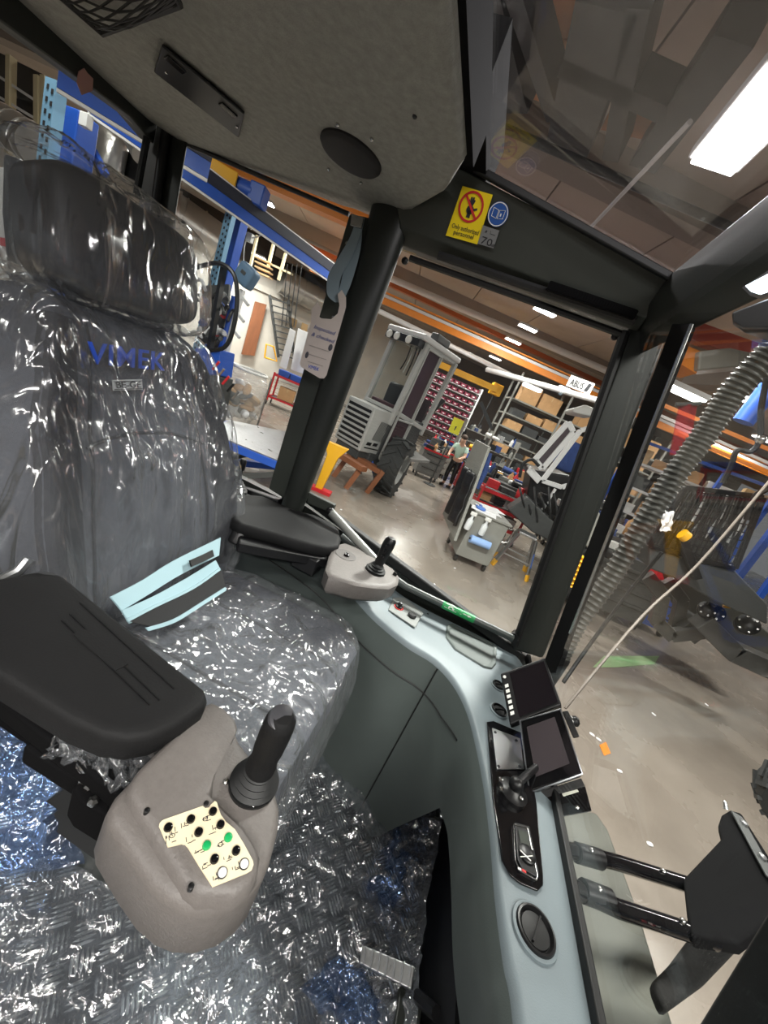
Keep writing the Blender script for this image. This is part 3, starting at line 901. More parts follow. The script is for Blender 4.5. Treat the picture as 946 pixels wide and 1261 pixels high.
# sunken dish and button at its rear corner
o = bz(426, 683, FP + .0008)
obj('dish', MB().lathe([(.030, 0), (.027, .0008), (.022, -.0002), (.0005, -.0006)], o, (0, 0, 1), 24), mat('pod_dark', s2l(86, 82, 80), .6, bump=(330, .5, .001)), fpod)
obj('push_button', MB().lathe([(.008, 0), (.008, .004), (.005, .006), (.0004, .006)], bz(427, 684, FP + .001), (0, 0, 1), 14), M['gloss'], fpod)
obj('push_button', MB().lathe([(.006, 0), (.006, .006), (.004, .008), (.0004, .008)], bz(486, 708, FP), (0, 0, 1), 12), M['gloss'], fpod)
for u, v in ((410, 714), (440, 728)):
    p = bz(u, v, FP - .03)
    obj('screw', MB().lathe([(.003, -.004), (.003, .003), (.0003, .004)], p, (0, -1, .1), 8), M['black'], fpod)
jq = bz(462, 703, FP)
j2 = obj('joystick', MB().lathe([(.0135, 0), (.013, .02), (.0135, .03), (.0155, .05), (.0165, .070), (.0150, .085), (.010, .092), (.0005, .094)], jq + V((0, 0, .012)), (.06, .0, 1), 24), M['black'], seat)
rings = [(.028, 0), (.028, .003)]
for k in range(3):
    r = .026 - k * .0045
    rings += [(r, .003 + k * .006), (r + .0014, .006 + k * .006), (r - .0014, .008 + k * .006)]
obj('rubber_boot', MB().lathe(rings + [(.0135, .024)], jq, (0, 0, 1), 28), M['rubber'], j2)
for k in range(3):
    p = jq + V((.004, -.0155, .055 + k * .016))
    obj('thumb_switch', MB().lathe([(.0045, 0), (.0045, .002), (.003, .004), (.0003, .004)], p, (.1, -1, .3), 12), M['gloss'], j2)
# ================================================================= DASH CONSOLE
DZ = -.55
dash = thing('dash_console', 'grey moulded console curving from the far side under the windscreen', 'console', (.33, .6, FLOOR))
inner = [bz(330, 640, -.50), bz(400, 705, -.52), bz(455, 752, -.545), bz(500, 790, DZ), bz(535, 812, DZ), bz(560, 838, DZ), bz(578, 872, DZ), bz(590, 915, DZ), bz(600, 965, DZ), bz(608, 1025, DZ), bz(615, 1100, DZ), bz(626, 1180, DZ), bz(640, 1261, DZ), V((.32, .12, DZ)), V((.32, -.22, DZ))]
outer = [V((-.55, 1.115, -.46)), V((-.30, 1.115, -.485)), bz(480, 722, -.54), bz(520, 748, DZ), bz(560, 768, DZ), bz(600, 788, DZ), bz(634, 806, DZ), V((.403, 1.0, DZ)), V((.405, .85, DZ)), V((.405, .72, DZ)), V((.405, .60, DZ)), V((.405, .48, DZ)), V((.405, .36, DZ)), V((.405, .12, DZ)), V((.405, -.22, DZ))]
inner[0] = V((-.55, .99, -.47)); inner[1] = V((-.25, .975, -.50))
inner = smooth_path(inner, 4); outer = smooth_path(outer, 4)
ncr = len(inner); rings = []
for i, (a, b) in enumerate(zip(inner, outer)):
    d = (a - b).normalized()
    rings.append([b + V((0, 0, -.03)), b, b.lerp(a, .35), b.lerp(a, .75), a - d * .012 + V((0, 0, -.001)), a - d * .004 + V((0, 0, -.004)), a + V((0, 0, -.014))])
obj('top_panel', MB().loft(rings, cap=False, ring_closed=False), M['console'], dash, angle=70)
# inner side face with a soft waist, ending above the footwell
rings = []
for i, (a, b) in enumerate(zip(inner, outer)):
    f = i / (ncr - 1); d = (a - b).normalized()
    low = -1.10 if f < .38 else (-1.10 + (f - .38) / .12 * .31 if f < .50 else -.79)
    a0 = a + V((0, 0, -.014)); rr = []
    g = max(0, min(1, (f - .35) / .2))
    for t, off in ((0, 0), (.06, .006), (.14, .010), (.34, .012 - .016 * g), (.6, .014 - .045 * g), (1., .012 - .08 * g)):
        p = a0 + d * off; rr.append(V((p.x, p.y, a0.z + (low - a0.z) * t)))
    rings.append(rr)
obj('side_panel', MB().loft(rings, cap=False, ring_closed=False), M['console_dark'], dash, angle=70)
# moulded bulge of the far side panel and its joints
mb = MB()
j0 = [rings[i][2] + (rings[i][2] - outer[i]).normalized() * .001 for i in range(2, 26)]
mb.tube(j0, .0022, 5)
k = 17
mb.tube([p + (p - V((outer[k].x, outer[k].y, p.z))).normalized() * .001 for p in rings[k]], .002, 5)
obj('panel_joint', mb, M['rubber'], dash)
for u, v in ((528, 855), (573, 1025)):
    pass
# footwell behind the side panel
struct('trim_14', MB().box((.385, .5, -1.0), (.02, 1.3, .26)), M['black'])
# tray sunk in the far corner
tr = [(556, 768), (606, 792), (612, 797), (611, 818), (606, 824), (596, 822), (560, 800), (549, 785), (550, 771)]
tp = [bz(u, v, DZ + .0015) for u, v in tr]
cen_t = sum(tp, V((0, 0, 0))) / len(tp)
ins = lambda P, d: [p + (cen_t - p).normalized() * d for p in P]
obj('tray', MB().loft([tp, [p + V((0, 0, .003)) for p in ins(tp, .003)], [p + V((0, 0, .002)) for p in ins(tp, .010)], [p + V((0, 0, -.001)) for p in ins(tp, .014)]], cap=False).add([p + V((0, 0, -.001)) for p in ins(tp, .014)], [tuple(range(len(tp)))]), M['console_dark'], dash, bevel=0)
# screws
for u, v in ((527, 756), (519, 857), (574, 1025)):
    p = bz(u, v, DZ + .001) if v < 800 else None
    if p: obj('screw', MB().lathe([(.003, 0), (.003, .0015), (.0003, .002)], p, (0, 0, 1), 8), M['black'], dash)
# switch plate with red knob and round button
sq = [bz(484, 737, DZ + .002), bz(498, 737, DZ + .002), bz(521, 756, DZ + .002), bz(511, 774, DZ + .002), bz(478, 752, DZ + .002)]
spl = obj('switch_plate', MB().prism(sq, (0, 0, .004)), mat('plate_grey', s2l(128, 132, 130), .5), dash, bevel=.002)
obj('rotary_knob', MB().lathe([(.011, 0), (.010, .006), (.006, .008), (.006, .018), (.0005, .020)], bz(491, 748, DZ + .006), (0, 0, 1), 16), M['black'], spl)
obj('indicator_ring', MB().lathe([(.0145, 0), (.0145, .002), (.011, .002), (.011, 0)], bz(491, 748, DZ + .006), (0, 0, 1), 18, cap=False), M['red'], spl)
obj('push_button', MB().lathe([(.013, 0), (.013, .005), (.010, .008), (.0005, .008)], bz(507, 759, DZ + .006), (0, 0, 1), 18), M['black'], spl)
# pillar foot plate and gear lever on the far rear console
gl = thing('gear_lever', 'black lever with ribbed rubber boot beside the rear quarter window', 'lever', bz(291, 604, -.468))
gp = bz(291, 604, -.468)
obj('lever_rod', MB().tube([gp + V((0, 0, .03)), gp + V((-.004, .0, .075))], .006, 8), M['black'], gl)
obj('grip', MB().lathe([(.009, 0), (.0105, .004), (.0105, .03), (.008, .036), (.0005, .037)], gp + V((-.004, 0, .07)), (-.05, 0, 1), 14), M['black'], gl)
rings = [(.034, 0), (.034, .004)]
for k in range(4):
    r = .031 - k * .006
    rings += [(r, .004 + k * .008), (r + .002, .008 + k * .008), (r - .002, .011 + k * .008)]
obj('rubber_boot', MB().lathe(rings + [(.006, .040)], gp, (0, 0, 1), 24), M['rubber'], gl)
mb = MB().prism([bz(248, 596, -.47), bz(300, 593, -.47), bz(352, 617, -.47), bz(340, 632, -.47), bz(290, 618, -.47), bz(255, 616, -.47)], (0, 0, -.03))
obj('rear_shelf', mb, mat('shelf_grey', s2l(112, 114, 114), .5), dash, bevel=.008)

# black instrument plate set in the dash
ip = [(599, 890), (607, 889), (645, 905), (660, 990), (668, 1080), (668, 1092), (661, 1099), (640, 1090), (628, 1080), (617, 1060), (606, 985)]
ipl = obj('instrument_plate', MB().prism([bz(u, v, DZ + .002) for u, v in ip], (0, 0, .004)), M['gloss'], dash, bevel=.003)
obj('cover_plate', MB().prism([bz(u, v, DZ + .0065) for u, v in ((606, 897), (640, 910), (645, 948), (612, 948))], (0, 0, .002)), M['alu'], ipl, bevel=.0006)
for u, v in ((610, 902), (636, 912), (640, 944), (614, 944)):
    obj('screw', MB().lathe([(.003, 0), (.003, .0015), (.0003, .002)], bz(u, v, DZ + .0085), (0, 0, 1), 8), M['ink'], ipl)
hm = [(632, 1015), (650, 1020), (662, 1078), (661, 1084), (640, 1072), (635, 1060)]
obj('hour_meter', MB().prism([bz(u, v, DZ + .0065) for u, v in hm], (0, 0, .006)), M['black'], ipl, bevel=.0015)
mb = MB()
H_ = [bz(u, v, DZ + .0130) for u, v in hm]
mb.tube(H_, .0009, 5, closed=True)
obj('meter_rim', mb, M['steel'], ipl)
obj('display', MB().prism([bz(u, v, DZ + .0130) for u, v in ((638, 1022), (648, 1025), (653, 1046), (642, 1043))], (0, 0, .0008)), mat('lcd', s2l(70, 74, 70), .2), ipl)
obj('dial', MB().lathe([(.0135, 0), (.0135, .002), (.011, .004), (.0005, .004)], bz(649, 1052, DZ + .0130), (0, 0, 1), 22), M['black'], ipl)
mb = MB()
mb.beam(bz(641, 1047, DZ + .0175), bz(654, 1060, DZ + .0175), .0018, .0006); mb.beam(bz(641, 1055, DZ + .0175), bz(656, 1054, DZ + .0175), .001, .0006)
obj('dial_mark', mb, M['white'], ipl)
obj('red_mark', MB().beam(bz(643, 1071, DZ + .0135), bz(648, 1074, DZ + .0135), .003, .0008), M['red'], ipl)
obj('white_mark', MB().beam(bz(638, 1069, DZ + .0135), bz(642, 1071, DZ + .0135), .003, .0008), M['white'], ipl)

# round air vents
def vent(u, v, r, par, ang=.5):
    o = bz(u, v, DZ)
    vb = obj('air_vent', MB().lathe([(r, 0), (r, .004), (r * .95, .007), (r * .86, .0075), (r * .80, .004), (r * .76, .0015), (.0005, .0012)], o, (0, 0, 1), 36), M['black'], par)
    obj('vent_ring', MB().lathe([(r * 1.16, 0), (r * 1.13, .003), (r * 1.0, .0042), (r * .98, .003)], o, (0, 0, 1), 36, cap=False), M['console'], vb)
    R = Matrix.Rotation(ang, 3, 'Z')
    fl = MB()
    fl.lathe([(r * .74, .0014), (r * .70, .004), (r * .35, .006), (.0005, .0064)], o, (0, 0, 1), 30)
    obj('flap', fl, M['rubber'], vb)
    obj('flap_rib', MB().box(o + V((0, 0, .0064)), (r * 1.3, r * .09, .004), R), M['black'], vb)
vent(658, 1147, .0275, dash, 1.15)
vent(613, 845, .016, dash); vent(614, 876, .019, dash)

# two screens on brackets
def screen(name, label, quad, dist_p, nrm, th, bez, m_body, btns=0):
    P = dist_p; n = V(nrm).normalized()
    q = [bp(u, v, P, n) for u, v in quad]
    c = sum(q, V((0, 0, 0))) / 4
    t = thing(name, label, 'monitor', c - n * th)
    obj('housing', MB().prism([p for p in q], -n * th), m_body, t, bevel=.004, seg=3)
    return t, q, n, c
S1 = ray(654, 856) * .98
t, q, n, c = screen('camera_monitor', 'upper of the two dash screens, with a column of buttons on its left', [(616, 829), (671, 809), (692, 868), (628, 893)], S1, (-.52, -.52, .68), .022, 0, M['black'])
L_ = lambda a, b, off=.0006: (q[0] * (1 - a) + q[1] * a) * (1 - b) + (q[3] * (1 - a) + q[2] * a) * b + n * off
obj('screen', MB().prism([L_(.20, .07), L_(.95, .08), L_(.95, .93), L_(.20, .93)], n * .0008), M['screen'], t)
for k in range(7):
    b0 = .16 + k * .105
    if k == 0:
        obj('button', MB().lathe([(.0035, 0), (.0035, .0015), (.0003, .002)], L_(.08, b0 - .05), n, 10), M['white'], t)
    else:
        obj('button', MB().prism([L_(.05, b0), L_(.125, b0), L_(.125, b0 + .06), L_(.05, b0 + .06)], n * .0015), M['white'], t)
mb = MB().tube([c - n * .02, c - n * .06 + V((.02, 0, -.03)), V((c.x + .03, c.y + .02, DZ))], .010, 10)
obj('mount_arm', mb, M['black'], t)
S2 = ray(680, 925) * .93
t, q, n, c = screen('display_monitor', 'lower dash screen with thin bright rim, in front of the other', [(641, 888), (690, 873), (717, 953), (652, 976)], S2, (-.50, -.50, .70), .020, 0, M['gloss'])
obj('screen', MB().prism([L_(.13, .12), L_(.82, .10), L_(.84, .82), L_(.16, .84)], n * .0008), mat('dark_screen_matt', s2l(58, 52, 55), .25), t)
mb = MB().tube([L_(0.0, 0, 0), L_(1, 0, 0), L_(1, 1, 0), L_(0, 1, 0)], .0022, 6, closed=True)
obj('rim', mb, mat('rim', s2l(120, 122, 126), .3, .8), t)
mb = MB().tube([c - n * .01, c - n * .05, bz(636, 966, DZ + .03)], .007, 10)
obj('mount_arm', mb, M['black'], t)
mb = MB().ball(bz(636, 966, DZ + .03), .013); mb.lathe([(.026, 0), (.026, .008), (.016, .012), (.010, .02)], bz(630, 978, DZ + .006), (0, 0, 1), 20)
obj('mount_base', mb, M['black'], t)
for u, v in ((617, 972), (641, 984), (616, 960)):
    obj('bolt', MB().lathe([(.004, 0), (.004, .003), (.0005, .004)], bz(u, v, DZ + .019), (0, 0, 1), 8), M['steel'], t)
obj('side_bracket', MB().beam(bp(696, 876, c - n * .012, n), bp(710, 908, c - n * .012, n), .012, .008, n), M['black'], t, bevel=.002)
obj('knob', MB().lathe([(.009, 0), (.010, .004), (.010, .018), (.006, .022)], bp(699, 888, c - n * .02, n), V((.6, 0, .4)), 14), M['black'], t)
obj('knob_ring', MB().lathe([(.0104, .004), (.0108, .007), (.0104, .010)], bp(699, 888, c - n * .02, n), V((.6, 0, .4)), 14, cap=False), M['steel'], t)
t = thing('monitor_bracket', 'black folded bracket plate with an oblong slot, under the lower screen', 'bracket', ray(698, 990) * .93)
SB = ray(698, 990) * .94; nb = V((-.30, -.55, .75)).normalized()
obj('plate', MB().prism([bp(u, v, SB, nb) for u, v in ((667, 984), (721, 968), (729, 999), (671, 1010))], -nb * .003), M['gloss'], t, bevel=.001)
obj('slot', MB().prism([bp(u, v, SB + nb * .0006, nb) for u, v in ((692, 977), (711, 972), (713, 975), (694, 981))], nb * .0004), mat('slot', s2l(196, 196, 184), .5), t)
obj('bolt', MB().lathe([(.003, 0), (.003, .002), (.0003, .003)], bp(711, 994, SB, nb), nb, 8), M['steel'], t)
obj('plate_flange', MB().prism([bp(u, v, SB, nb) for u, v in ((655, 978), (716, 958), (721, 968), (667, 984))], -nb * .012), M['black'], t, bevel=.001)

# pedals
def pedal(quad, z, lab, ribs):
    P = bz(476, 1190, z); n = V((-.35, -.25, .9)).normalized()
    q = [bp(u, v, P, n) for u, v in quad]
    t = thing('foot_pedal', lab, 'pedal', sum(q, V((0, 0, 0))) / 4)
    pt = obj('pedal_plate', MB().prism(q, -n * .006), M['alu'], t, bevel=.002)
    for k in range(ribs):
        a = (k + .5) / ribs
        obj('rib', MB().beam(q[0].lerp(q[1], a).lerp(q[3].lerp(q[2], a), .04) + n * .001, q[0].lerp(q[1], a).lerp(q[3].lerp(q[2], a), .96) + n * .001, .0035, .004, n), mat('rib_alu', s2l(170, 172, 176), .4, 1.) if k == 0 else bpy.data.materials['rib_alu'], pt)
    c = sum(q, V((0, 0, 0))) / 4
    obj('pedal_arm', MB().tube([c - n * .006, c - n * .04 + V((.04, 0, 0)), V((.37, c.y - .05, c.z + .06))], .011, 8), M['black'], t)
    obj('pedal_bracket', MB().box(c + V((.06, -.06, -.03)), (.05, .10, .05)), M['frame'], t, bevel=.004)
    return t
pedal([(446, 1163), (511, 1190), (507, 1219), (443, 1186)], -1.00, 'ribbed aluminium pedal at the edge of the tread plate floor', 7)
t = thing('footrest_bracket', 'small dark steel bracket in the footwell behind the plastic sheet', 'bracket', bx(528, 995, .34))
mb = MB(); mb.prism([bx(524, 978, .33), bx(536, 982, .33), bx(538, 1008, .33), bx(527, 1008, .33)], (.01, 0, 0)); mb.beam(bx(508, 1005, .32), bx(538, 1008, .33), .02, .005)
obj('plate', mb, M['frame'], t)

# clear sheet lying over the cab floor and up the far side
def sheet(a, b):
    x = -.95 + 1.30 * a; y = -.12 + 1.14 * b
    z = FLOOR + .012
    far = max(0, (b - .70) / .30); rt = max(0, (a - .80) / .20)
    z += .11 * far ** 1.6 + .08 * rt ** 2
    amp = .25 + .75 * min(1, max(0, (a - .35) * 2.2) + max(0, .32 - a) * 2)
    w = .022 * (ridge(x * 5 + 2, y * 5) * .5 + .5) + .014 * ridge(x * 14, y * 14, 2) + .009 * ridge(x * 34, y * 31, 5)
    z += max(0, w) * amp
    return V((x + .01 * hn(x * 9, y * 9, 8), y, z))
mb = MB().grid(sheet, 190, 170)
o = obj('floor_sheet', mb, M['floorfilm'], None, angle=180)
tag(o, 'crumpled clear plastic sheet spread over the tread plate floor', 'plastic sheet')

def bunch(c, ax, ay, h, seed, lab):
    c = V(c)
    def fn(a, b):
        s, t = a * 2 - 1, b * 2 - 1
        e = max(0, 1 - s * s) * max(0, 1 - t * t)
        p = c + V(ax) * s + V(ay) * t
        p.z += h * e ** .5 * (.55 + .45 * ridge(p.x * 9 + seed, p.y * 9)) + .016 * ridge(p.x * 17, p.y * 17, seed) + .008 * ridge(p.x * 40, p.y * 40, seed)
        return p
    o = obj('plastic_bundle', MB().grid(fn, 70, 60), M['bluefilm'], None, angle=180); tag(o, lab, 'plastic sheet')
bunch(bz(25, 960, FLOOR + .03), (.17, -.12, 0), (.20, .16, 0), .10, 3, 'bluish crumpled plastic bunched on the floor below the near armrest')
bunch(bz(500, 1030, FLOOR + .03), (.06, -.04, 0), (.03, .22, 0), .07, 9, 'bluish crumpled plastic bunched along the footwell edge')
bunch(bz(440, 1262, FLOOR + .03), (.10, -.03, 0), (.03, .04, 0), .05, 14, 'bluish crumpled plastic on the floor just below the pedal')
# ================================================================= STICKERS, STRAP, TAG
HP = by(590, 260, 1.0); 
hq = [by(560, 203, 1.005), by(836, 346, 1.005), by(792, 390, 1.05), by(548, 300, 1.05)]
HN = (hq[1] - hq[0]).cross(hq[3] - hq[0]).normalized()
if HN.y > 0: HN = -HN
def hd_(u, v, off=.002): return bp(u, v, hq[0] + HN * off, HN)
t = thing('warning_sign', 'yellow warning sticker with red prohibition ring and text, on the header', 'sign', hd_(578, 265))
yq = [hd_(570, 229), hd_(607, 240), hd_(588, 301), hd_(549, 290)]
obj('sticker_face', MB().prism(yq, HN * .0008), M['yellow'], t, smooth=False)
yr = (yq[1] - yq[0]).normalized(); yu = (yq[0] - yq[3]); yu = (yu - yr * yu.dot(yr)).normalized()
c = hd_(580, 255, .0036)
R0 = (hd_(595, 257, .0036) - hd_(565, 252, .0036)).length * .5
obj('prohibition_ring', MB().lathe([(R0, 0), (R0, .0004), (R0 * .84, .0004), (R0 * .84, 0)], c, HN, 32, cap=False), M['red'], t)
mb = MB()
mb.lathe([(R0 * .30, 0), (R0 * .30, .0003)], c - yu * R0 * .18, HN, 14)
for k, an in enumerate((-.62, -.25, .05, .34)):
    d = yu * math.cos(an) + yr * math.sin(an)
    mb.beam(c - yu * R0 * .05 + d * R0 * .05, c + d * R0 * (.62 if k in (1, 2) else .5), R0 * .13, .0006, HN)
mb.beam(c - yu * R0 * .2 + yr * R0 * .1, c + yr * R0 * .55 - yu * R0 * .02, R0 * .14, .0006, HN)
mb.beam(c - yu * R0 * .2, c - yu * R0 * .68, R0 * .3, .0006, HN)
obj('hand_symbol', mb, M['ink'], t, smooth=False)
obj('prohibition_bar', MB().beam(c + (yu - yr) * R0 * .62 + HN * .0006, c - (yu - yr) * R0 * .62 + HN * .0006, R0 * .16, .0006, HN), M['red'], t)
p0, p1 = hd_(556, 280, .0034), hd_(593, 291, .0034)
text('lettering', 'Only authorized', .012, p0, p1 - p0, yu, M['ink'], t, .0003, fit=(p1 - p0).length * .88, squash=1.1)
p0, p1 = hd_(558, 288, .0034), hd_(586, 296, .0034)
text('lettering', 'personnel', .012, p0, p1 - p0, yu, M['ink'], t, .0003, fit=(p1 - p0).length * .86, squash=1.1)
t = thing('manual_sign', 'round blue sticker with an open book symbol, on the header', 'sign', hd_(613, 264))
c = hd_(613.5, 264, .002); R1 = (hd_(626, 265) - hd_(601, 263)).length * .5
obj('sticker_face', MB().lathe([(R1, 0), (R1, .0008), (.0001, .0009)], c, HN, 36), M['bluesign'], t)
mb = MB()
mb.lathe([(R1 * .96, .001), (R1 * .96, .0014), (R1 * .88, .0014), (R1 * .88, .001)], c, HN, 36, cap=False)
for s in (-1, 1):
    w0 = c + HN * .0014
    P_ = [w0 + yr * s * R1 * .05 - yu * R1 * .35, w0 + yr * s * R1 * .58 - yu * R1 * .25, w0 + yr * s * R1 * .58 + yu * R1 * .42, w0 + yr * s * R1 * .05 + yu * R1 * .32]
    mb.tube(P_, R1 * .035, 4, closed=True)
mb.beam(c + HN * .0014 + yr * R1 * .28 - yu * R1 * .12, c + HN * .0014 + yr * R1 * .28 + yu * R1 * .12, R1 * .12, .0006, HN)
obj('book_symbol', mb, M['white'], t, smooth=False)
t = thing('noise_label', 'small grey sound level label reading 70, below the blue sticker', 'label', hd_(601, 292))
gq = [hd_(594, 277), hd_(615, 284), hd_(608, 306), hd_(588, 300)]
obj('sticker_face', MB().prism(gq, HN * .0008), M['greysign'], t, smooth=False)
p0, p1 = hd_(591, 299, .0032), hd_(604, 303.5, .0032)
text('lettering', '70', .02, p0, p1 - p0, yu, M['ink'], t, .0003, fit=(p1 - p0).length, squash=1.0)
p0, p1 = hd_(604.5, 303, .0032), hd_(609, 304.5, .0032)
text('lettering', 'dB', .008, p0, p1 - p0, yu, M['ink'], t, .0003, fit=(p1 - p0).length)
mb = MB(); mb.ball(hd_(599, 285, .003), .0022, 8, 5); mb.beam(hd_(604, 288, .003), hd_(610, 290, .003), .0008, .0004, HN); mb.beam(hd_(604.5, 284, .003), hd_(604, 288, .003), .0008, .0004, HN)
obj('noise_symbol', mb, M['ink'], t)

# strap looped round the hanging tag
def ribbon(name, ctr, wid, m, parent, y0):
    L = [by(u - w, v, y) for (u, v, y), w in zip(ctr, wid)]; R = [by(u + w, v, y) for (u, v, y), w in zip(ctr, wid)]
    L = smooth_path(L, 6); R = smooth_path(R, 6)
    off = V((0, .0025, 0))
    return obj(name, MB().loft([L, R, [p + off for p in R], [p + off for p in L]], closed=True, cap=False, ring_closed=False), m, parent)
t = thing('hanging_strap', 'grey webbing strap hanging down the dark pillar, looped through the tag', 'strap', by(438, 270, 1.05))
ribbon('webbing', [(444, 268, 1.05), (437, 292, 1.045), (424, 318, 1.035), (412, 340, 1.03), (410, 362, 1.03), (417, 372, 1.028)], [5, 6, 8, 8, 7, 5], M['strap'], t, 0)
ribbon('webbing', [(442, 278, 1.052), (438, 305, 1.048), (431, 330, 1.045), (425, 352, 1.04), (417, 371, 1.032)], [4, 6, 7, 6, 5], M['strap'], t, 0)
obj('buckle', MB().prism([by(434, 264, 1.05), by(449, 269, 1.05), by(446, 283, 1.05), by(432, 279, 1.05)], (0, -.006, 0)), M['steel'], t, bevel=.002)
t = thing('hang_tag', 'pale paper tag with blue handwriting hanging from the strap on the pillar', 'tag', by(400, 410, 1.02))
TY = 1.022
tago = [(391, 372), (396, 380), (393, 390), (396, 392), (408, 393), (416, 386), (418, 376), (416, 362), (421, 357), (426, 366), (426, 378), (402, 462), (399, 466), (394, 466), (371, 452), (369, 448), (383, 396), (384, 380)]
obj('card', MB().prism([by(u, v, TY) for u, v in tago], (0, .0015, 0)), M['tagpaper'], t, smooth=False)
tr_ = (by(420, 420, TY) - by(386, 408, TY)).normalized(); tu_ = V((0, 0, 1)); tu_ = by(398, 380, TY) - by(383, 450, TY)
tl = TY - .0006
def tg(s, u0, v0, u1, v1, m, sh=.25):
    p0, p1 = by(u0, v0, tl), by(u1, v1, tl)
    text('lettering', s, .014, p0, p1 - p0, tu_, m, t, .0002, fit=(p1 - p0).length, shear=sh)
tg('Inspected', 386, 404, 412, 413, mat('pen_blue', s2l(70, 84, 150), .7))
tg('& checked', 383, 413, 411, 423, bpy.data.materials['pen_blue'])
tg('VIMEK', 379, 453, 392, 457, M['blue_ink'], .1)
mb = MB()
for k, (u0, v0, u1, v1) in enumerate(((381, 425, 405, 433), (380, 436, 402, 443), (379, 445, 398, 451))):
    mb.beam(by(u0, v0, tl), by(u1, v1, tl), .0006, .0006)
obj('ruled_line', mb, mat('rule', s2l(120, 112, 112), .7), t)
mb = MB()
mb.ball(by(407, 428, tl), (.006, .0006, .009), 12, 6); mb.ball(by(378, 437, tl), (.005, .0006, .009), 12, 6)
obj('ink_blot', mb, mat('blot', s2l(84, 84, 92), .8), t)
# ================================================================= THE HALL OUTSIDE
HX = V((.975, .222, 0)); HD = V((-.222, .975, 0)); UP = V((0, 0, 1))
RHALL = Matrix((HX, HD, UP)).transposed()
def hw_(a, b, z=HALL):        # hall coordinates (along, depth) -> world
    return HX * a + HD * b + V((0, 0, z))
M['hallfloor'] = mat('hall_concrete', s2l(140, 131, 121), .24, var=.22, vscale=.8, rvar=.14, bump=(3, .08, .02))
M['hallwall'] = mat('hall_wall', s2l(214, 208, 198), .7, var=.08, vscale=1)
M['hallgrey'] = mat('hall_grey_wall', s2l(140, 130, 122), .8, var=.12, vscale=.6)
M['concrete_ceiling'] = mat('ceiling_slabs', s2l(186, 170, 158), .85, var=.12, vscale=.5)
M['orange'] = mat('crane_orange', s2l(232, 136, 36), .45)
M['yellowp'] = mat('machine_yellow', s2l(240, 178, 30), .45)
M['bluep'] = mat('paint_blue', s2l(34, 82, 178), .42)
M['lblue'] = mat('paint_light_blue', s2l(128, 176, 210), .5)
M['duct'] = mat('duct_zinc', s2l(190, 188, 184), .3, .85, bump=(14, .4, .02))
M['lamp'] = mat('lamp_diffuser', (.95, .97, 1), .4, emit=(1, .98, .94), es=14)
M['lamphouse'] = mat('lamp_housing', s2l(225, 225, 225), .5)
M['machine'] = mat('machine_grey', s2l(176, 177, 174), .4, var=.05, vscale=6)
M['dkgrey'] = mat('dark_grey_paint', s2l(64, 66, 66), .5, var=.1, vscale=8)
M['cart'] = mat('cart_grey', s2l(138, 138, 132), .45, var=.06, vscale=5)
M['tyre'] = mat('tyre_rubber', s2l(40, 42, 42), .75, bump=(60, .2, .004))
M['redp'] = mat('paint_red', s2l(204, 40, 48), .42)
M['pink'] = mat('bin_magenta', s2l(120, 34, 58), .5)
M['card'] = mat('cardboard', s2l(196, 154, 108), .85, var=.1, vscale=6)
M['wood'] = mat('wood_brown', s2l(140, 86, 54), .6, var=.2, vscale=6, stretch=(1, 1, .15))
M['pine'] = mat('pine_wood', s2l(206, 172, 126), .7, var=.15, vscale=8)
M['paper'] = mat('white_paper', s2l(238, 238, 240), .7)
M['navy'] = mat('navy_cloth', s2l(44, 66, 120), .85, var=.2, vscale=12)
M['paperblue'] = mat('paper_roll_blue', s2l(150, 184, 236), .8)
M['skin'] = mat('skin', s2l(214, 170, 146), .55)
M['hose'] = mat('hose_grey', s2l(70, 70, 66), .45, .2)
M['greyfloorplate'] = mat('lift_plate', s2l(150, 150, 152), .35, .8, var=.3, vscale=9, rvar=.1)
struct('wall_outside_floor' if False else 'floor_hall', MB().box(hw_(0, 8, HALL - .1), (80, 70, .2), RHALL), M['hallfloor'], smooth=False)
CEIL = 4.6
mb = MB()
for i in range(-12, 13):
    mb.box(hw_(i * 2.4, 12, CEIL + .15), (2.37, 52, .3), RHALL)
struct('ceiling_hall', mb, M['concrete_ceiling'], smooth=False)
mb = MB()
for b in (2.5, 7.5, 12.5, 18, 24, 30):
    mb.box(hw_(0, b, CEIL - .25), (56, .45, .5), RHALL)
struct('trim_15', mb, mat('ceiling_beam', s2l(150, 140, 132), .8), smooth=False)
struct('wall_far', MB().box(hw_(0, 34, 1.5), (60, .3, 7.4), RHALL), M['hallgrey'], smooth=False)
# wall on the left, running past the seat
LW0 = ray(0, 400); LW1 = ray(380, 440)
WLd = V((.66, .75, 0)).normalized(); WLp = V((-16.5, 19, 0)); WLn = V((WLd.y, -WLd.x, 0))
mb = MB(); mb.beam(WLp - WLd * 26 + V((0, 0, 1.2)), WLp + WLd * 16 + V((0, 0, 1.2)), .3, 6.6)
struct('wall_left_hall', mb, M['hallwall'], smooth=False)
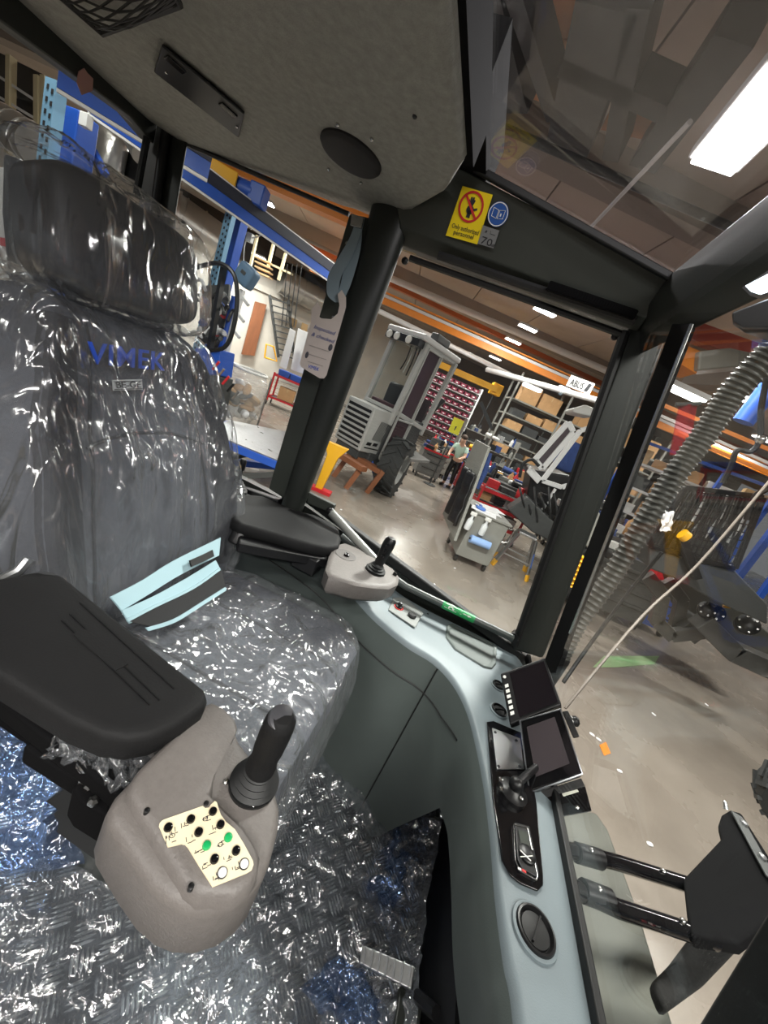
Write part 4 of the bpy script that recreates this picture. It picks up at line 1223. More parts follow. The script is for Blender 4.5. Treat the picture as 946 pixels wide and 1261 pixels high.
# lamps
lampproto = None
def lamp_at(p, L=1.5, W=.22, ang=.22, label='long white ceiling lamp glowing in the hall', area=120):
    global lampproto
    if lampproto is None:
        t = thing('ceiling_lamp', label, 'lamp', (0, 0, 0), 'hall ceiling lamps')
        obj('housing', MB().box((0, 0, .04), (L, W, .07)), M['lamphouse'], t, bevel=.01)
        obj('diffuser', MB().box((0, 0, -.01), (L * .96, W * .82, .03)), M['lamp'], t, bevel=.008)
        lampproto = t
    else:
        t = dup(lampproto, (0, 0, 0), 0, label, 'hall ceiling lamps')
    t.location = p; t.rotation_euler.z = ang
    if area:
        ld = bpy.data.lights.new('tube_light', 'AREA'); ld.shape = 'RECTANGLE'; ld.size = L; ld.size_y = W; ld.energy = area; ld.color = (1, .97, .92)
        lo = bpy.data.objects.new('tube_light', ld); COL.objects.link(lo); lo.location = V(p) - V((0, 0, .06)); lo.rotation_euler.z = ang
    return t
_a, _b = bz(876, 206, 1.9), bz(985, 88, 1.9)
lamp_at((_a + _b) * .5, (_b - _a).length, .30, math.atan2((_b - _a).y, (_b - _a).x), 'large bright tube lamp seen through the roof hatch', 210)
lamp_at(bz(671, 384, 3.6), 1.2, .5, .22, 'square lamp high beyond the door window, right of a pair', 160)
lamp_at(bz(650, 404, 3.6), 1.2, .5, .22, 'square lamp high beyond the door window, left of a pair', 160)
for k, (u, v, z) in enumerate(((632, 420, 3.6), (610, 441, 3.6), (655, 478, 1.9), (697, 478, 3.4), (840, 483, 1.6), (905, 485, 2.2))):
    lamp_at(bz(u, v, z), 1.5, .25, .22, ['small far lamp under the ceiling, beyond the lamp pair', 'farthest small lamp above the orange crane beam', 'lamp above the racks of boxes', 'lamp beside the crane lettering', 'long lamp seen through the windscreen beside the slim post', 'lamp seen through the windscreen right of the long one'][k], 0)
# rest of the hall: tube lamps added to brighten cab floor and walls
for k, (x, y, z, e) in enumerate(((.9, -1.7, 2.0, 100), (2.4, -.9, 2.2, 110), (-1.6, -2.2, 2.0, 60), (1.2, -4.2, 2.6, 120), (-4.5, -2.0, 2.6, 80), (-5.5, 3.5, 3.2, 100), (5.5, 5.5, 3.2, 150), (-3.5, 9.5, 3.6, 190), (3, 13, 3.6, 250), (-9, 12, 3.6, 230), (-2, 19, 3.6, 320), (9, 17, 3.6, 280), (-1.5, 2.3, 1.9, 120), (-13, 18, 3.2, 620), (-8.5, 15, 3.4, 320))):
    lamp_at((x, y, z), 1.5, .25, .22, 'hall tube lamp hanging over the aisles', e)
# ================================================================= THINGS IN THE HALL
def fp(u, v): return bz(u, v, HALL)
class Fr:
    """local axes standing on the floor: x right, y back, z up"""
    def __init__(s, O, back):
        s.O = V(O); s.k = V((back[0], back[1], 0)).normalized(); s.r = V((s.k.y, -s.k.x, 0)); s.R = Matrix((s.r, s.k, UP)).transposed()
    def p(s, x, y, z): return s.O + s.r * x + s.k * y + UP * z
    def box(s, mb, x0, x1, y0, y1, z0, z1):
        return mb.box(s.p((x0 + x1) / 2, (y0 + y1) / 2, (z0 + z1) / 2), (abs(x1 - x0), abs(y1 - y0), abs(z1 - z0)), s.R)
    def quad(s, mb, pts, d):   # polygon in local coordinates pushed along local d
        return mb.prism([s.p(*q) for q in pts], s.r * d[0] + s.k * d[1] + UP * d[2])
def boxmb(f, *a): mb = MB(); f.box(mb, *a); return mb
def zat(u, v, base):
    """height above the floor of pixel (u,v) seen above a floor point"""
    r = ray(u, v); h = V((base.x, base.y, 0)).length; return r.z * h / V((r.x, r.y, 0)).length - HALL

# ---------------------------------------------------------- overhead cranes and pipes
def girder(name, label, a, b, z, h, m, wz=.25, ext=(0, 0), rail=True):
    A = bz(*a, z); B = bz(*b, z); d = (B - A).normalized(); A = A - d * ext[0]; B = B + d * ext[1]
    t = thing(name, label, 'crane', A)
    obj('girder_beam', MB().beam(A, B, wz, h), m, t, smooth=False)
    if rail:
        obj('rail', MB().beam(A + UP * (h / 2 + .06), B + UP * (h / 2 + .06), wz * .5, .10), M['lamphouse'], t, smooth=False)
        obj('top_flange', MB().beam(A + UP * (h / 2 + .17), B + UP * (h / 2 + .17), wz * 1.1, .05), M['orange'], t, smooth=False)
    return t
g1 = girder('bridge_crane', 'long orange bridge crane girder beyond the door window', (474, 371), (630, 441), 2.9, .22, M['orange'], wz=.10, ext=(3, 16))
girder('bridge_crane', 'thin dull orange girder high under the ceiling, above the other girders', (640, 425), (770, 486), 3.9, .16, mat('rust_orange', s2l(176, 92, 44), .55), ext=(10, 14), rail=False)
girder('light_crane', 'short yellow crane girder with a hanging post, above the dark red bins', (542, 449), (612, 480), 1.9, .26, M['yellowp'], rail=False)
t = thing('crane_hoist', 'yellow hoist block at the end of the short yellow girder', 'hoist', bz(611, 478, 1.9))
o_ = bz(611, 480, 1.9)
obj('hoist_body', MB().box(o_, (.5, .4, .5), RHALL), M['yellowp'], t, bevel=.03)
obj('chain', MB().cyl(o_, o_ - UP * 1.8, .03, 6), M['dkgrey'], t)
girder('bridge_crane', 'orange crane girder with yellow top seen through the rear quarter window', (238, 183), (430, 268), 2.6, .26, M['orange'], ext=(1.2, 1), rail=False)
t = thing('crane_trolley', 'blue crane trolley hanging under the orange girder by the rear quarter window', 'trolley', bz(300, 235, 2.2))
c = bz(300, 234, 2.15)
obj('motor', MB().cyl(c - HX * .3, c + HX * .2, .16, 16), M['bluep'], t)
obj('gear_box', MB().box(c + HX * .28, (.28, .3, .34), RHALL), M['bluep'], t, bevel=.03)
obj('yellow_arm', MB().beam(bz(242, 197, 2.15), bz(291, 226, 2.15), .12, .30), M['yellowp'], t, bevel=.02)
def pipe(name, label, cat, pts, r, m, ribs=0, group=None):
    t = thing(name, label, cat, pts[0], group)
    obj('pipe_run', MB().tube(pts, r, 16), m, t)
    if ribs:
        mb = MB(); L = (V(pts[-1]) - V(pts[0]))
        for k in range(ribs):
            c = V(pts[0]) + L * ((k + .5) / ribs); d = L.normalized()
            mb.lathe([(r, -.02), (r * 1.06, -.015), (r * 1.06, .015), (r, .02)], c, d, 16, cap=False)
        obj('pipe_band', mb, m, t)
    return t
pipe('ceiling_pipe', 'pale pipe running under the ceiling above the orange girder', 'pipe', [bz(470, 338, 3.9), bz(760, 462, 3.9)], .12, M['lamphouse'])
pipe('ceiling_pipe', 'pale pipe below the orange girder, just above the white machine cab', 'pipe', [bz(440, 370, 2.5), bz(640, 467, 2.5)], .09, M['lamphouse'])
pipe('ceiling_pipe', 'pale pipe along the top of the rack of cardboard boxes', 'pipe', [bz(600, 455, 2.3), bz(760, 500, 2.3)], .10, M['lamphouse'])
pipe('roof_pipe', 'slender dark pipe crossing above the roof hatch, left of the big lamp', 'pipe', [bz(580, 140, 3.0), bz(900, 280, 3.0)], .045, M['dkgrey'])
pipe('roof_pipe', 'thin pale conduit running beside the big lamp above the hatch', 'pipe', [bz(690, 320, 2.6), bz(850, 150, 2.6)], .02, M['lamphouse'])
for k, (u0, v0, u1, v1, w_) in enumerate(((640, -40, 690, 130, .16), (760, -20, 705, 170, .5), (700, 60, 830, 120, .2), (800, -20, 760, 180, .18), (920, 20, 800, 190, .3), (600, -40, 640, 120, .35))):
    o = obj('roof_joist', MB().beam(bz(u0, v0, 3.4), bz(u1, v1, 3.4), w_, .3), M['dkgrey'], None, smooth=False)
    tag(o, ['dark joist above the hatch, second from the left', 'broad dark joist down the middle of the roof hatch', 'dark cross joist near the top of the hatch', 'dark joist right of the broad middle one above the hatch', 'dark joist above the hatch, left of the big lamp', 'dark joist above the left edge of the hatch'][k], 'joist')
for k, (q_) in enumerate((((672, -20), (740, -10), (720, 50), (650, 40)), ((662, 40), (727, 60), (700, 138), (650, 120)), ((775, 82), (835, 108), (792, 172), (740, 160)), ((590, 5), (608, 0), (606, 100), (588, 95)))):
    o = obj('roof_panel', MB().prism([bz(u, v, 3.55) for u, v in q_], (0, 0, .05)), mat('roof_board', s2l(176, 112, 68), .7, var=.15, vscale=3) if k == 0 else bpy.data.materials['roof_board'], None, smooth=False)
    tag(o, ['orange brown ceiling board at the top edge of the hatch', 'orange brown ceiling board left of the broad dark joist', 'orange brown ceiling board between the joists right of the middle', 'narrow brown ceiling board at the left edge of the hatch'][k], 'board')

# ---------------------------------------------------------- grey forest machine beyond the door
k_ = V((.45, .89, 0)).normalized()
br = by(442, 556, 7.7); bw = .84
f = Fr(V((br.x, br.y, HALL)), k_)
zb = br.z - HALL; zt = zat(464, 502, br)
t = thing('forest_machine', 'pale grey forest machine with slatted grille and glazed cab, beyond the door window', 'machine', f.p(-bw / 2, 0, 0))
mb = MB(); f.quad(mb, [(0, 0, zb), (0, 0, zt), (-bw, 0, zt), (-bw, 0, zb)], (0, .75, 0))
hood = obj('hood', mb, M['machine'], t, bevel=.03)
mb = MB(); f.box(mb, -bw + .07, -.07, -.006, .004, zb + .06, zt - .05)
gr = obj('grille', mb, M['black'], t)
for q in range(8):
    z = zb + .10 + q * (zt - zb - .16) / 7.3
    mb = MB(); f.box(mb, -bw + .06, -.06, -.03, -.004, z, z + .045)
    obj('slat', mb, M['machine'], gr, smooth=False)
mb = MB()
for q in range(7):
    y = .24 + q * .045
    f.quad(mb, [(.004, y, zb + .30), (.004, y + .02, zb + .30), (.004, y + .10, zb + .72), (.004, y + .08, zb + .72)], (.003, 0, 0))
obj('side_louvre', mb, M['black'], hood, smooth=False)
mb = MB(); f.box(mb, .003, .008, .10, .55, zb + .10, zb + .125); f.quad(mb, [(.003, .12, zb + .17), (.003, .26, zb + .17), (.003, .28, zb + .24), (.003, .14, zb + .24)], (.004, 0, 0)); f.quad(mb, [(.003, .32, zb + .18), (.003, .46, zb + .18), (.003, .48, zb + .25), (.003, .34, zb + .25)], (.004, 0, 0))
obj('side_marking', mb, M['black'], hood, smooth=False)
# cab
cw = bw + .04; cy0, cy1 = .55, 1.75; cz0 = zt - .25; cz1 = zat(514, 418, f.p(0, cy0, 0))
cz1 = min(max(cz1, zt + 1.0), zt + 1.6)
mb = MB()
for x in (.02, -cw):
    for y in (cy0, cy1):
        mb.beam(f.p(x, y, cz0 if y > cy0 else cz0), f.p(x + (.04 if x > 0 else .02), y + .12, cz1), .10, .10, f.k)
    mb.beam(f.p(x, cy0 + .1, cz1), f.p(x, cy1 + .12, cz1), .10, .10)
    mb.beam(f.p(x, cy0, zt + .05), f.p(x, cy1, zt - .1), .08, .10)
for y in (cy0, cy1):
    mb.beam(f.p(-cw, y + .1, cz1), f.p(.04, y + .1, cz1), .10, .10)
    mb.beam(f.p(-cw, y, zt + .05), f.p(.04, y, zt + .05), .08, .08)
mb.beam(f.p(.04, cy0 + .62, zb - .1), f.p(.05, cy0 + .72, cz1), .05, .06, f.k)
obj('cab_frame', mb, M['machine'], t, bevel=.015)
mb = MB(); f.quad(mb, [(-cw + .05, cy0 + .02, zt + .1), (-.02, cy0 + .02, zt + .1), (0, cy0 + .12, cz1 - .05), (-cw + .07, cy0 + .12, cz1 - .05)], (0, .01, 0))
obj('windscreen', mb, M['glass'], t, smooth=False)
mb = MB(); f.quad(mb, [(.03, cy0 + .08, zb), (.03, cy0 + .62, zb), (.05, cy0 + .72, cz1 - .05), (.05, cy0 + .18, cz1 - .05)], (-.01, 0, 0))
obj('side_window', mb, mat('smoked_glass', s2l(70, 52, 58), .15), t, smooth=False)
mb = MB()
q_ = [f.p(.06, cy0 + .08, zb - .05), f.p(.06, cy0 + .62, zb - .05), f.p(.08, cy0 + .73, cz1 - .06), f.p(.08, cy0 + .2, cz1 - .06)]
for i in range(4): mb.beam(q_[i], q_[(i + 1) % 4], .04, .05, f.r)
mb.beam(q_[0].lerp(q_[3], .38), q_[1].lerp(q_[2], .38), .04, .12, f.r)
obj('door_frame', mb, M['machine'], t, bevel=.01)
mb = MB(); f.box(mb, -cw + .12, -.12, cy0 + .35, cy0 + .8, zt - .2, zt + .62)
obj('operator_seat', mb, M['black'], t, bevel=.08, seg=4)
mb = MB(); f.box(mb, -cw, .02, cy0, cy1, zb, zt + .02)
obj('cab_body', mb, M['dkgrey'], t, bevel=.02)
mb = MB(); f.box(mb, -cw + .06, -.04, cy1 - .06, cy1, zt, zt + .55)
obj('cab_rear_panel', mb, mat('cab_inside', s2l(58, 46, 50), .6), t, smooth=False)
mb = MB(); f.box(mb, -cw + .05, -.04, cy0 + .08, cy0 + .34, zt - .05, zt + .16)
obj('cab_dash', mb, mat('cab_dash_maroon', s2l(70, 34, 42), .5), t, bevel=.03)
for k in range(6):
    x = -cw + .22 + k * .09
    obj('cab_cable', MB().tube(smooth_path([f.p(x, cy0 + .5, cz1 - .05), f.p(x + .06, cy0 + .45, cz1 - .35), f.p(x - .04 + .02 * k, cy0 + .5, cz1 - .6 - .04 * k)], 5), .014, 6), [M['black'], M['white'], M['black']][k % 3], t)
mb = MB(); f.box(mb, -cw - .08, .12, cy0 - .1, cy1 + .2, cz1 + .02, cz1 + .14)
roof = obj('cab_roof', mb, M['lamphouse'], t, bevel=.04, seg=3)
mb = MB(); f.box(mb, -cw - .02, .06, cy0 - .14, cy0 + .05, cz1 - .13, cz1 + .02)
obj('lamp_bar', mb, M['black'], t, bevel=.01)
for x in (-.78, -.56, -.22):
    obj('work_lamp', MB().lathe([(.075, 0), (.08, .03), (.05, .05), (.001, .055)], f.p(x, cy0 - .13, cz1 - .06), -f.k, 14), M['white'], t)
obj('roof_unit', boxmb(f, -.10, .10, cy0 + .3, cy0 + .8, cz1 + .14, cz1 + .30), M['dkgrey'], t, bevel=.03)
mb = MB(); f.quad(mb, [(.05, 1.15, zb + .10), (.55, 1.05, zb + .15), (.62, 1.7, zb + .22), (.05, 1.8, zb + .25)], (0, 0, .07)); f.quad(mb, [(.05, 1.15, zb + .10), (.55, 1.05, zb + .15), (.55, 1.0, zb - .12), (.05, 1.1, zb - .15)], (0, .05, 0))
obj('mudguard', mb, mat('mudguard_grey', s2l(128, 128, 126), .5), t, bevel=.01)
def wheel(par, C, ax, R, W, nlug=18, rim=True, name='tyre', rimmat=None):
    C = V(C); ax = V(ax).normalized()
    ty = obj(name, MB().lathe([(R * .55, -W * .42), (R * .80, -W * .5), (R * .93, -W * .47), (R * .955, -W * .2), (R * .955, W * .2), (R * .93, W * .47), (R * .80, W * .5), (R * .55, W * .42)], C, ax, 40, cap=False), M['tyre'], par)
    s = ax.cross(UP).normalized(); u = s.cross(ax); mb = MB()
    for i in range(nlug):
        for sd in (-1, 1):
            a0 = 2 * math.pi * (i + (.5 if sd > 0 else 0)) / nlug; a1 = a0 + .30
            d0 = s * math.cos(a0) + u * math.sin(a0); d1 = s * math.cos(a1) + u * math.sin(a1)
            mb.beam(C + d1 * R * .965 + ax * sd * .0, C + d0 * R * .955 + ax * sd * W * .49, R * .10, R * .085, d0 + d1)
    obj('tread_lug', mb, M['tyre'], ty, bevel=0, smooth=False)
    if rim:
        obj('rim', MB().lathe([(R * .58, -W * .3), (R * .58, W * .38), (R * .52, W * .42), (R * .46, W * .2), (R * .2, W * .15), (R * .18, W * .3), (.001, W * .3)], C, ax, 28, cap=False), rimmat or M['machine'], par)
cw0 = fp(472, 606); zt_ = zat(497, 533, cw0)
wheel(t, V((cw0.x, cw0.y, HALL + .60)) + V((.0, .0, .02)), (1., -.02, 0), .64, .46, 16)
obj('axle_block', boxmb(f, -.75, .05, .3, 1.3, .45, zb + .02), M['dkgrey'], t, bevel=.03)
obj('hood_underside', boxmb(f, -bw + .05, -.05, .05, .7, zb - .18, zb + .01), M['dkgrey'], t, bevel=.02)
obj('blue_hose', MB().tube([f.p(.0, .5, zb - .1), f.p(.12, .45, zb - .25), f.p(.15, .6, zb - .45)], .025, 8), M['bluep'], t)
obj('grease_rod', MB().beam(f.p(-.3, .2, zb - .28), f.p(.2, .1, zb - .40), .03, .03), M['dkgrey'], t)
# stands under it
t = thing('axle_stand', 'yellow axle stand under the pale grey machine, at the pillar edge', 'stand', fp(393, 606))
a0 = fp(393, 606); h0 = zat(415, 548, a0); fs = Fr(a0, (-.2, .98))
mb = MB(); fs.quad(mb, [(-.10, 0, 0), (.02, 0, 0), (.10, 0, h0 - .22), (.22, 0, h0), (-.22, 0, h0), (-.10, 0, h0 - .22)], (0, .12, 0))
obj('stand_body', mb, M['yellowp'], t, bevel=.015)
obj('stand_foot', MB().beam(fs.p(-.25, .06, .03), fs.p(.2, .06, .03), .2, .06), M['redp'], t)
t = thing('wood_trestle', 'brown wooden trestle under the pale grey machine', 'trestle', fp(425, 600))
a0 = fp(424, 600); fs = Fr(a0, (.4, .9))
mb = MB()
for x, y in ((-.55, .2), (.05, .0), (.2, .5)): mb.beam(fs.p(x, y, 0), fs.p(x + .1, y + .1, .55), .10, .10)
obj('leg', mb, M['wood'], t, smooth=False)
mb = MB(); fs.box(mb, -.7, .25, -.02, .16, .46, .56); fs.box(mb, -.7, .3, .5, .70, .46, .56)
obj('cross_board', mb, M['wood'], t, smooth=False)

# ---------------------------------------------------------- grey tool trolley with the blue roll
O = fp(557, 690); O2 = fp(590, 703)
r_ = (O2 - O).normalized(); f = Fr(O, (-r_.y, r_.x)); W_ = (O2 - O).length + .10
zt = zat(585, 628, O)
t = thing('tool_trolley', 'grey wheeled tool trolley with a blue paper roll on its front', 'trolley', f.p(W_ / 2, .3, 0))
mb = MB(); f.box(mb, 0, W_, 0, .85, .12, zt - .04)
obj('trolley_body', mb, M['cart'], t, bevel=.012)
mb = MB(); f.box(mb, -.03, W_ + .03, -.03, .88, zt - .04, zt)
obj('trolley_top', mb, M['cart'], t, bevel=.01)
for x in (.04, W_ - .04):
    for y in (.05, .8):
        c = f.p(x, y, .06)
        obj('caster', MB().cyl(c - f.r * .02, c + f.r * .02, .06, 14).box(f.p(x, y, .11), (.05, .06, .04), f.R), M['black'], t)
obj('push_handle', MB().tube([f.p(W_ + .0, .05, zt - .1), f.p(W_ + .12, .05, zt - .06), f.p(W_ + .12, .05, zt - .30), f.p(W_, .05, zt - .34)], .014, 8), M['steel'], t)
q = [by(596, 658, f.O.y + .02), by(592, 667, f.O.y + .02)]
ca = f.p(W_ * .42, -.07, zat(585, 663, f.p(W_ * .45, 0, 0)))
t = thing('paper_roll', 'blue paper roll hung on the front of the grey trolley', 'roll', ca)
obj('paper', MB().cyl(ca - f.r * .17, ca + f.r * .17, .065, 20), M['paperblue'], t)
obj('roll_core', MB().cyl(ca - f.r * .185, ca + f.r * .185, .02, 12), M['black'], t)
for k, (x, hgt) in enumerate(((-.05, .30), (.20, .26))):
    c = f.p(x, -.06, zt - .32)
    t = thing('spray_bottle', ['clear spray bottle hooked at the left corner of the grey trolley', 'clear spray bottle hooked on the trolley front above the blue roll'][k], 'bottle', c)
    obj('bottle_body', MB().lathe([(.045, 0), (.05, .02), (.05, .16), (.02, .20), (.02, .24)], c, UP, 14), mat('milky_plastic', s2l(214, 218, 220), .4) if k == 0 else bpy.data.materials['milky_plastic'], t)
    obj('spray_head', MB().box(c + UP * .27, (.10, .04, .06), f.R), M['white'], t, bevel=.01)
for k in range(3):
    c = f.p(.15 + .13 * k, .15 + .22 * k, zt + .004 + k * .006)
    o = obj('paper_sheet', MB().box(c, (.42, .30, .006), f.R @ Matrix.Rotation(.3 * (k - 1), 3, 'Z')), M['paper'])
    tag(o, ['white paper sheet at the front of the grey trolley top', 'white paper sheet in the middle of the grey trolley top', 'white paper sheet at the back of the grey trolley top'][k], 'paper', 'papers on the grey trolley')
c = f.p(.10, .18, zt + .03)
o = obj('blue_glove', MB().rbox(c, (.16, .10, .06), 2.4, f.R).rbox(c + f.k * .08 + UP * .02, (.05, .12, .05), 2.4, f.R).rbox(c - f.r * .06 + f.k * .06, (.04, .10, .04), 2.4, f.R), mat('glove_blue', s2l(84, 124, 200), .6))
tag(o, 'crumpled blue glove lying on the papers of the grey trolley', 'glove')
# tall board behind the trolley with clothes hung on it
zz = zat(600, 548, f.p(0, .9, 0))
t = thing('tool_board', 'tall grey board on the back of the trolley, hung with dark clothes', 'board', f.p(-.1, .9, 0))
mb = MB(); f.quad(mb, [(-.16, -.1, .35), (-.16, 1.3, .35), (-.16, 1.5, zz), (-.16, .5, zz)], (.05, 0, 0))
obj('panel', mb, M['cart'], t, bevel=.01)
t = thing('work_jacket', 'navy blue work jacket hung on the tall grey board', 'jacket', f.p(-.05, .9, zz - .6))
def cloth(a, b): return f.p(-.08 + .05 * hn(a * 5, b * 4, 1) + .03 * math.sin(a * 14), .50 + .55 * a + .25 * b, zz - .75 + .70 * b)
obj('cloth', MB().grid(cloth, 18, 18), M['navy'], t, solid=.03)
obj('sleeve', MB().tube([f.p(-.06, .62, zz - .1), f.p(-.02, .55, zz - .4), f.p(-.03, .5, zz - .7)], [.05, .06, .05], 10), M['navy'], t)
t = thing('black_cloth', 'black cloth draped down the tall grey board beside the navy jacket', 'cloth', f.p(-.25, .3, .5))
obj('cloth', MB().grid(lambda a, b: f.p(-.24 + .04 * math.sin(a * 11) + .04 * hn(a * 4, b * 4), .0 + .7 * a + .2 * b, .55 + .85 * b), 14, 14), M['black'], t, solid=.03)
# step stool
A_, B_ = fp(606, 695), fp(648, 716)
t = thing('step_stool', 'aluminium step stool with yellow feet beside the grey trolley', 'stool', (A_ + B_) / 2)
f2 = Fr(A_, (-(B_ - A_).y, (B_ - A_).x)); w2_ = (B_ - A_).length; hs = zat(640, 655, f2.p(w2_ * .6, .2, 0)); hs = min(max(hs, .45), .75)
mb = MB()
top = [f2.p(w2_ * .25, .10, hs), f2.p(w2_ * .75, .10, hs), f2.p(w2_ * .75, .40, hs), f2.p(w2_ * .25, .40, hs)]
obj('stool_top', MB().prism(top, (0, 0, .04)), M['alu'], t, bevel=.01)
ft = [f2.p(0, 0, 0), f2.p(w2_, 0, 0), f2.p(w2_, .55, 0), f2.p(0, .55, 0)]
for a, b in zip(top, ft):
    obj('leg', MB().beam(a, b, .06, .03), M['alu'], t)
    obj('foot', MB().beam(b + (a - b) * .16, b, .075, .045), M['yellowp'], t)
obj('stay', MB().beam(ft[0].lerp(top[0], .4), ft[1].lerp(top[1], .4), .03, .02).beam(ft[2].lerp(top[2], .4), ft[3].lerp(top[3], .4), .03, .02), M['alu'], t)
obj('blue_label', MB().beam(ft[1].lerp(top[1], .34) - f2.k * .018, ft[1].lerp(top[1], .7) - f2.k * .018, .045, .004, f2.k), M['bluesign'], t)

# ---------------------------------------------------------- red shelf cart behind the trolley
def shelf_cart(O, back, W, D, zs, H_, m, label, group=None, deck=None):
    f = Fr(O, back); t = thing('shelf_cart', label, 'cart', f.p(W / 2, D / 2, 0), group)
    for x in (0, W):
        for y in (0, D):
            obj('post', MB().beam(f.p(x, y, .14), f.p(x, y, H_), .05, .05), m, t)
            c = f.p(x, y, .07)
            obj('caster', MB().cyl(c - f.r * .02, c + f.r * .02, .07, 12), M['black'], t)
    for z in zs:
        mb = MB(); f.box(mb, -.02, W + .02, -.02, .02, z - .07, z); f.box(mb, -.02, W + .02, D - .02, D + .02, z - .07, z); f.box(mb, -.02, .02, 0, D, z - .07, z); f.box(mb, W - .02, W + .02, 0, D, z - .07, z)
        sh = obj('shelf_rim', mb, m, t, smooth=False)
        obj('shelf_deck', boxmb(f, 0, W, 0, D, z - .06, z - .03), deck or M['dkgrey'], sh, smooth=False)
    return f
def loose(name, label, cat, f, x, y, z, s, m, group=None, yaw=0, bev=.01):
    mb = MB().box(f.p(x, y, z + s[2] / 2), s, f.R @ Matrix.Rotation(yaw, 3, 'Z'))
    o = obj(name, mb, m, None, bevel=bev); tag(o, label, cat, group); return o
def carton(label, f, x, y, z, s, group=None, yaw=0):
    t = thing('cardboard_box', label, 'box', f.p(x, y, z), group)
    R = f.R @ Matrix.Rotation(yaw, 3, 'Z')
    obj('box_body', MB().box(f.p(x, y, z + s[2] / 2), s, R), M['card'], t, smooth=False)
    obj('tape', MB().box(f.p(x, y, z + s[2] + .001), (s[0] * 1.002, .05, .002), R).box(f.p(x, y, z + s[2] * .85) - R.col[1] * (s[1] / 2 + .001), (.05, .002, s[2] * .3), R), M['pine'], t, smooth=False)
    return t
O = bz(592, 596, -2.05 + .35); O = V((1.35, 8.3, HALL))
O = by(596, 600, 8.4); O.z = HALL
fc = shelf_cart(O, (-.25, .97), 1.15, .6, (.35, .72, 1.02), 1.08, M['redp'], 'red steel shelf cart full of parts behind the grey trolley')
for k, (x, y, z, s, m) in enumerate(((.25, .3, .36, (.3, .3, .2), M['white']), (.62, .25, .36, (.34, .3, .24), M['black']), (.95, .3, .36, (.25, .3, .2), M['white']), (.2, .3, .73, (.25, .25, .2), M['card']), (.52, .3, .73, (.22, .3, .16), M['black']), (.9, .3, .73, (.3, .25, .22), M['lamphouse']), (.25, .3, 1.03, (.25, .2, .18), M['redp']), (.6, .3, 1.03, (.35, .25, .12), M['dkgrey']), (.95, .3, 1.03, (.2, .2, .25), M['redp']))):
    loose('parts_box', 'box of machine parts standing in the red shelf cart behind the grey trolley', 'box', fc, x, y, z, s, m, 'part boxes in the red shelf cart', .1 * (k % 3 - 1))

# ---------------------------------------------------------- half-built machine in front of the box rack
O = by(690, 640, 7.6); O.z = HALL
f = Fr(O, (-.28, .96))
t = thing('half_built_machine', 'half-built machine with white cab frames and black hoses, left of the front pillar', 'machine', O)
def P8(u, v, y=8.0): return by(u, v, y)
mb = MB()
q_ = [P8(703, 532), P8(650, 575), P8(667, 590), P8(716, 552)]
q_ = [P8(701, 531), P8(660, 565), P8(668, 588), P8(708, 552)]
q_ = [P8(700, 520), P8(659, 566), P8(668, 577), P8(706, 532)]
for i in range(4): mb.beam(q_[i], q_[(i + 1) % 4], .10, .08, (0, 1, 0))
obj('door_frame', mb, M['lamphouse'], t, bevel=.01)
obj('door_glass', MB().prism(q_, (0, .02, 0)), mat('dim_glass', s2l(88, 80, 84), .12), t, smooth=False)
q_ = [P8(735, 525, 8.1), P8(727, 590, 8.1), P8(692, 600, 8.1), P8(668, 592, 8.1), P8(715, 530, 8.1)]
mb = MB()
for i in range(5): mb.beam(q_[i], q_[(i + 1) % 5], .09, .09, (0, 1, 0))
obj('cab_frame', mb, M['lamphouse'], t, bevel=.01)
obj('white_cowl', MB().prism([P8(655, 575, 7.9), P8(668, 589, 7.9), P8(662, 596, 7.9), P8(650, 583, 7.9)], (0, .3, 0)), M['lamphouse'], t, bevel=.01)
obj('roof', MB().prism([P8(704, 503, 8.4), P8(722, 498, 8.4), P8(737, 505, 8.4), P8(733, 514, 8.4), P8(706, 508, 8.4)], (0, .8, 0)), M['white'], t, bevel=.04, seg=3)
obj('black_body', MB().prism([P8(655, 578, 8.3), P8(700, 585, 8.3), P8(722, 600, 8.3), P8(700, 668, 8.3), P8(662, 655, 8.3), P8(648, 615, 8.3)], (0, 1.2, 0)), M['black'], t, bevel=.05)
obj('front_block', MB().prism([P8(625, 628, 7.4), P8(650, 612, 7.4), P8(690, 650, 7.4), P8(680, 668, 7.4), P8(655, 655, 7.4)], (0, .5, 0)), M['dkgrey'], t, bevel=.03)
obj('white_post', MB().beam(P8(684, 602, 7.8), P8(664, 635, 7.8), .07, .04), M['lamphouse'], t)
obj('seat', MB().rbox(P8(700, 562, 8.3), (.42, .3, .6), 4, f.R), M['navy'], t)
for k in range(9):
    a = P8(640 + k * 6, 600 + (k % 3) * 8, 7.7); b = P8(650 + k * 5, 640 + (k % 4) * 8, 7.5)
    obj('hydraulic_hose', MB().tube(smooth_path([a, (a + b) / 2 + V((-.1 + .05 * (k % 3), -.2, .10)), b], 5), .022, 6), M['rubber'], t)
obj('bent_hose', MB().tube(smooth_path([P8(640, 588, 7.6), P8(644, 572, 7.6), P8(655, 566, 7.6), P8(664, 574, 7.6)], 6), .03, 8), M['rubber'], t)
for k, (u, v) in enumerate(((655, 620), (670, 612), (692, 620), (684, 640))):
    obj('valve_block', MB().box(P8(u, v, 7.6), (.16, .14, .12), f.R), [M['steel'], M['black'], M['alu'], M['black']][k], t, bevel=.01)

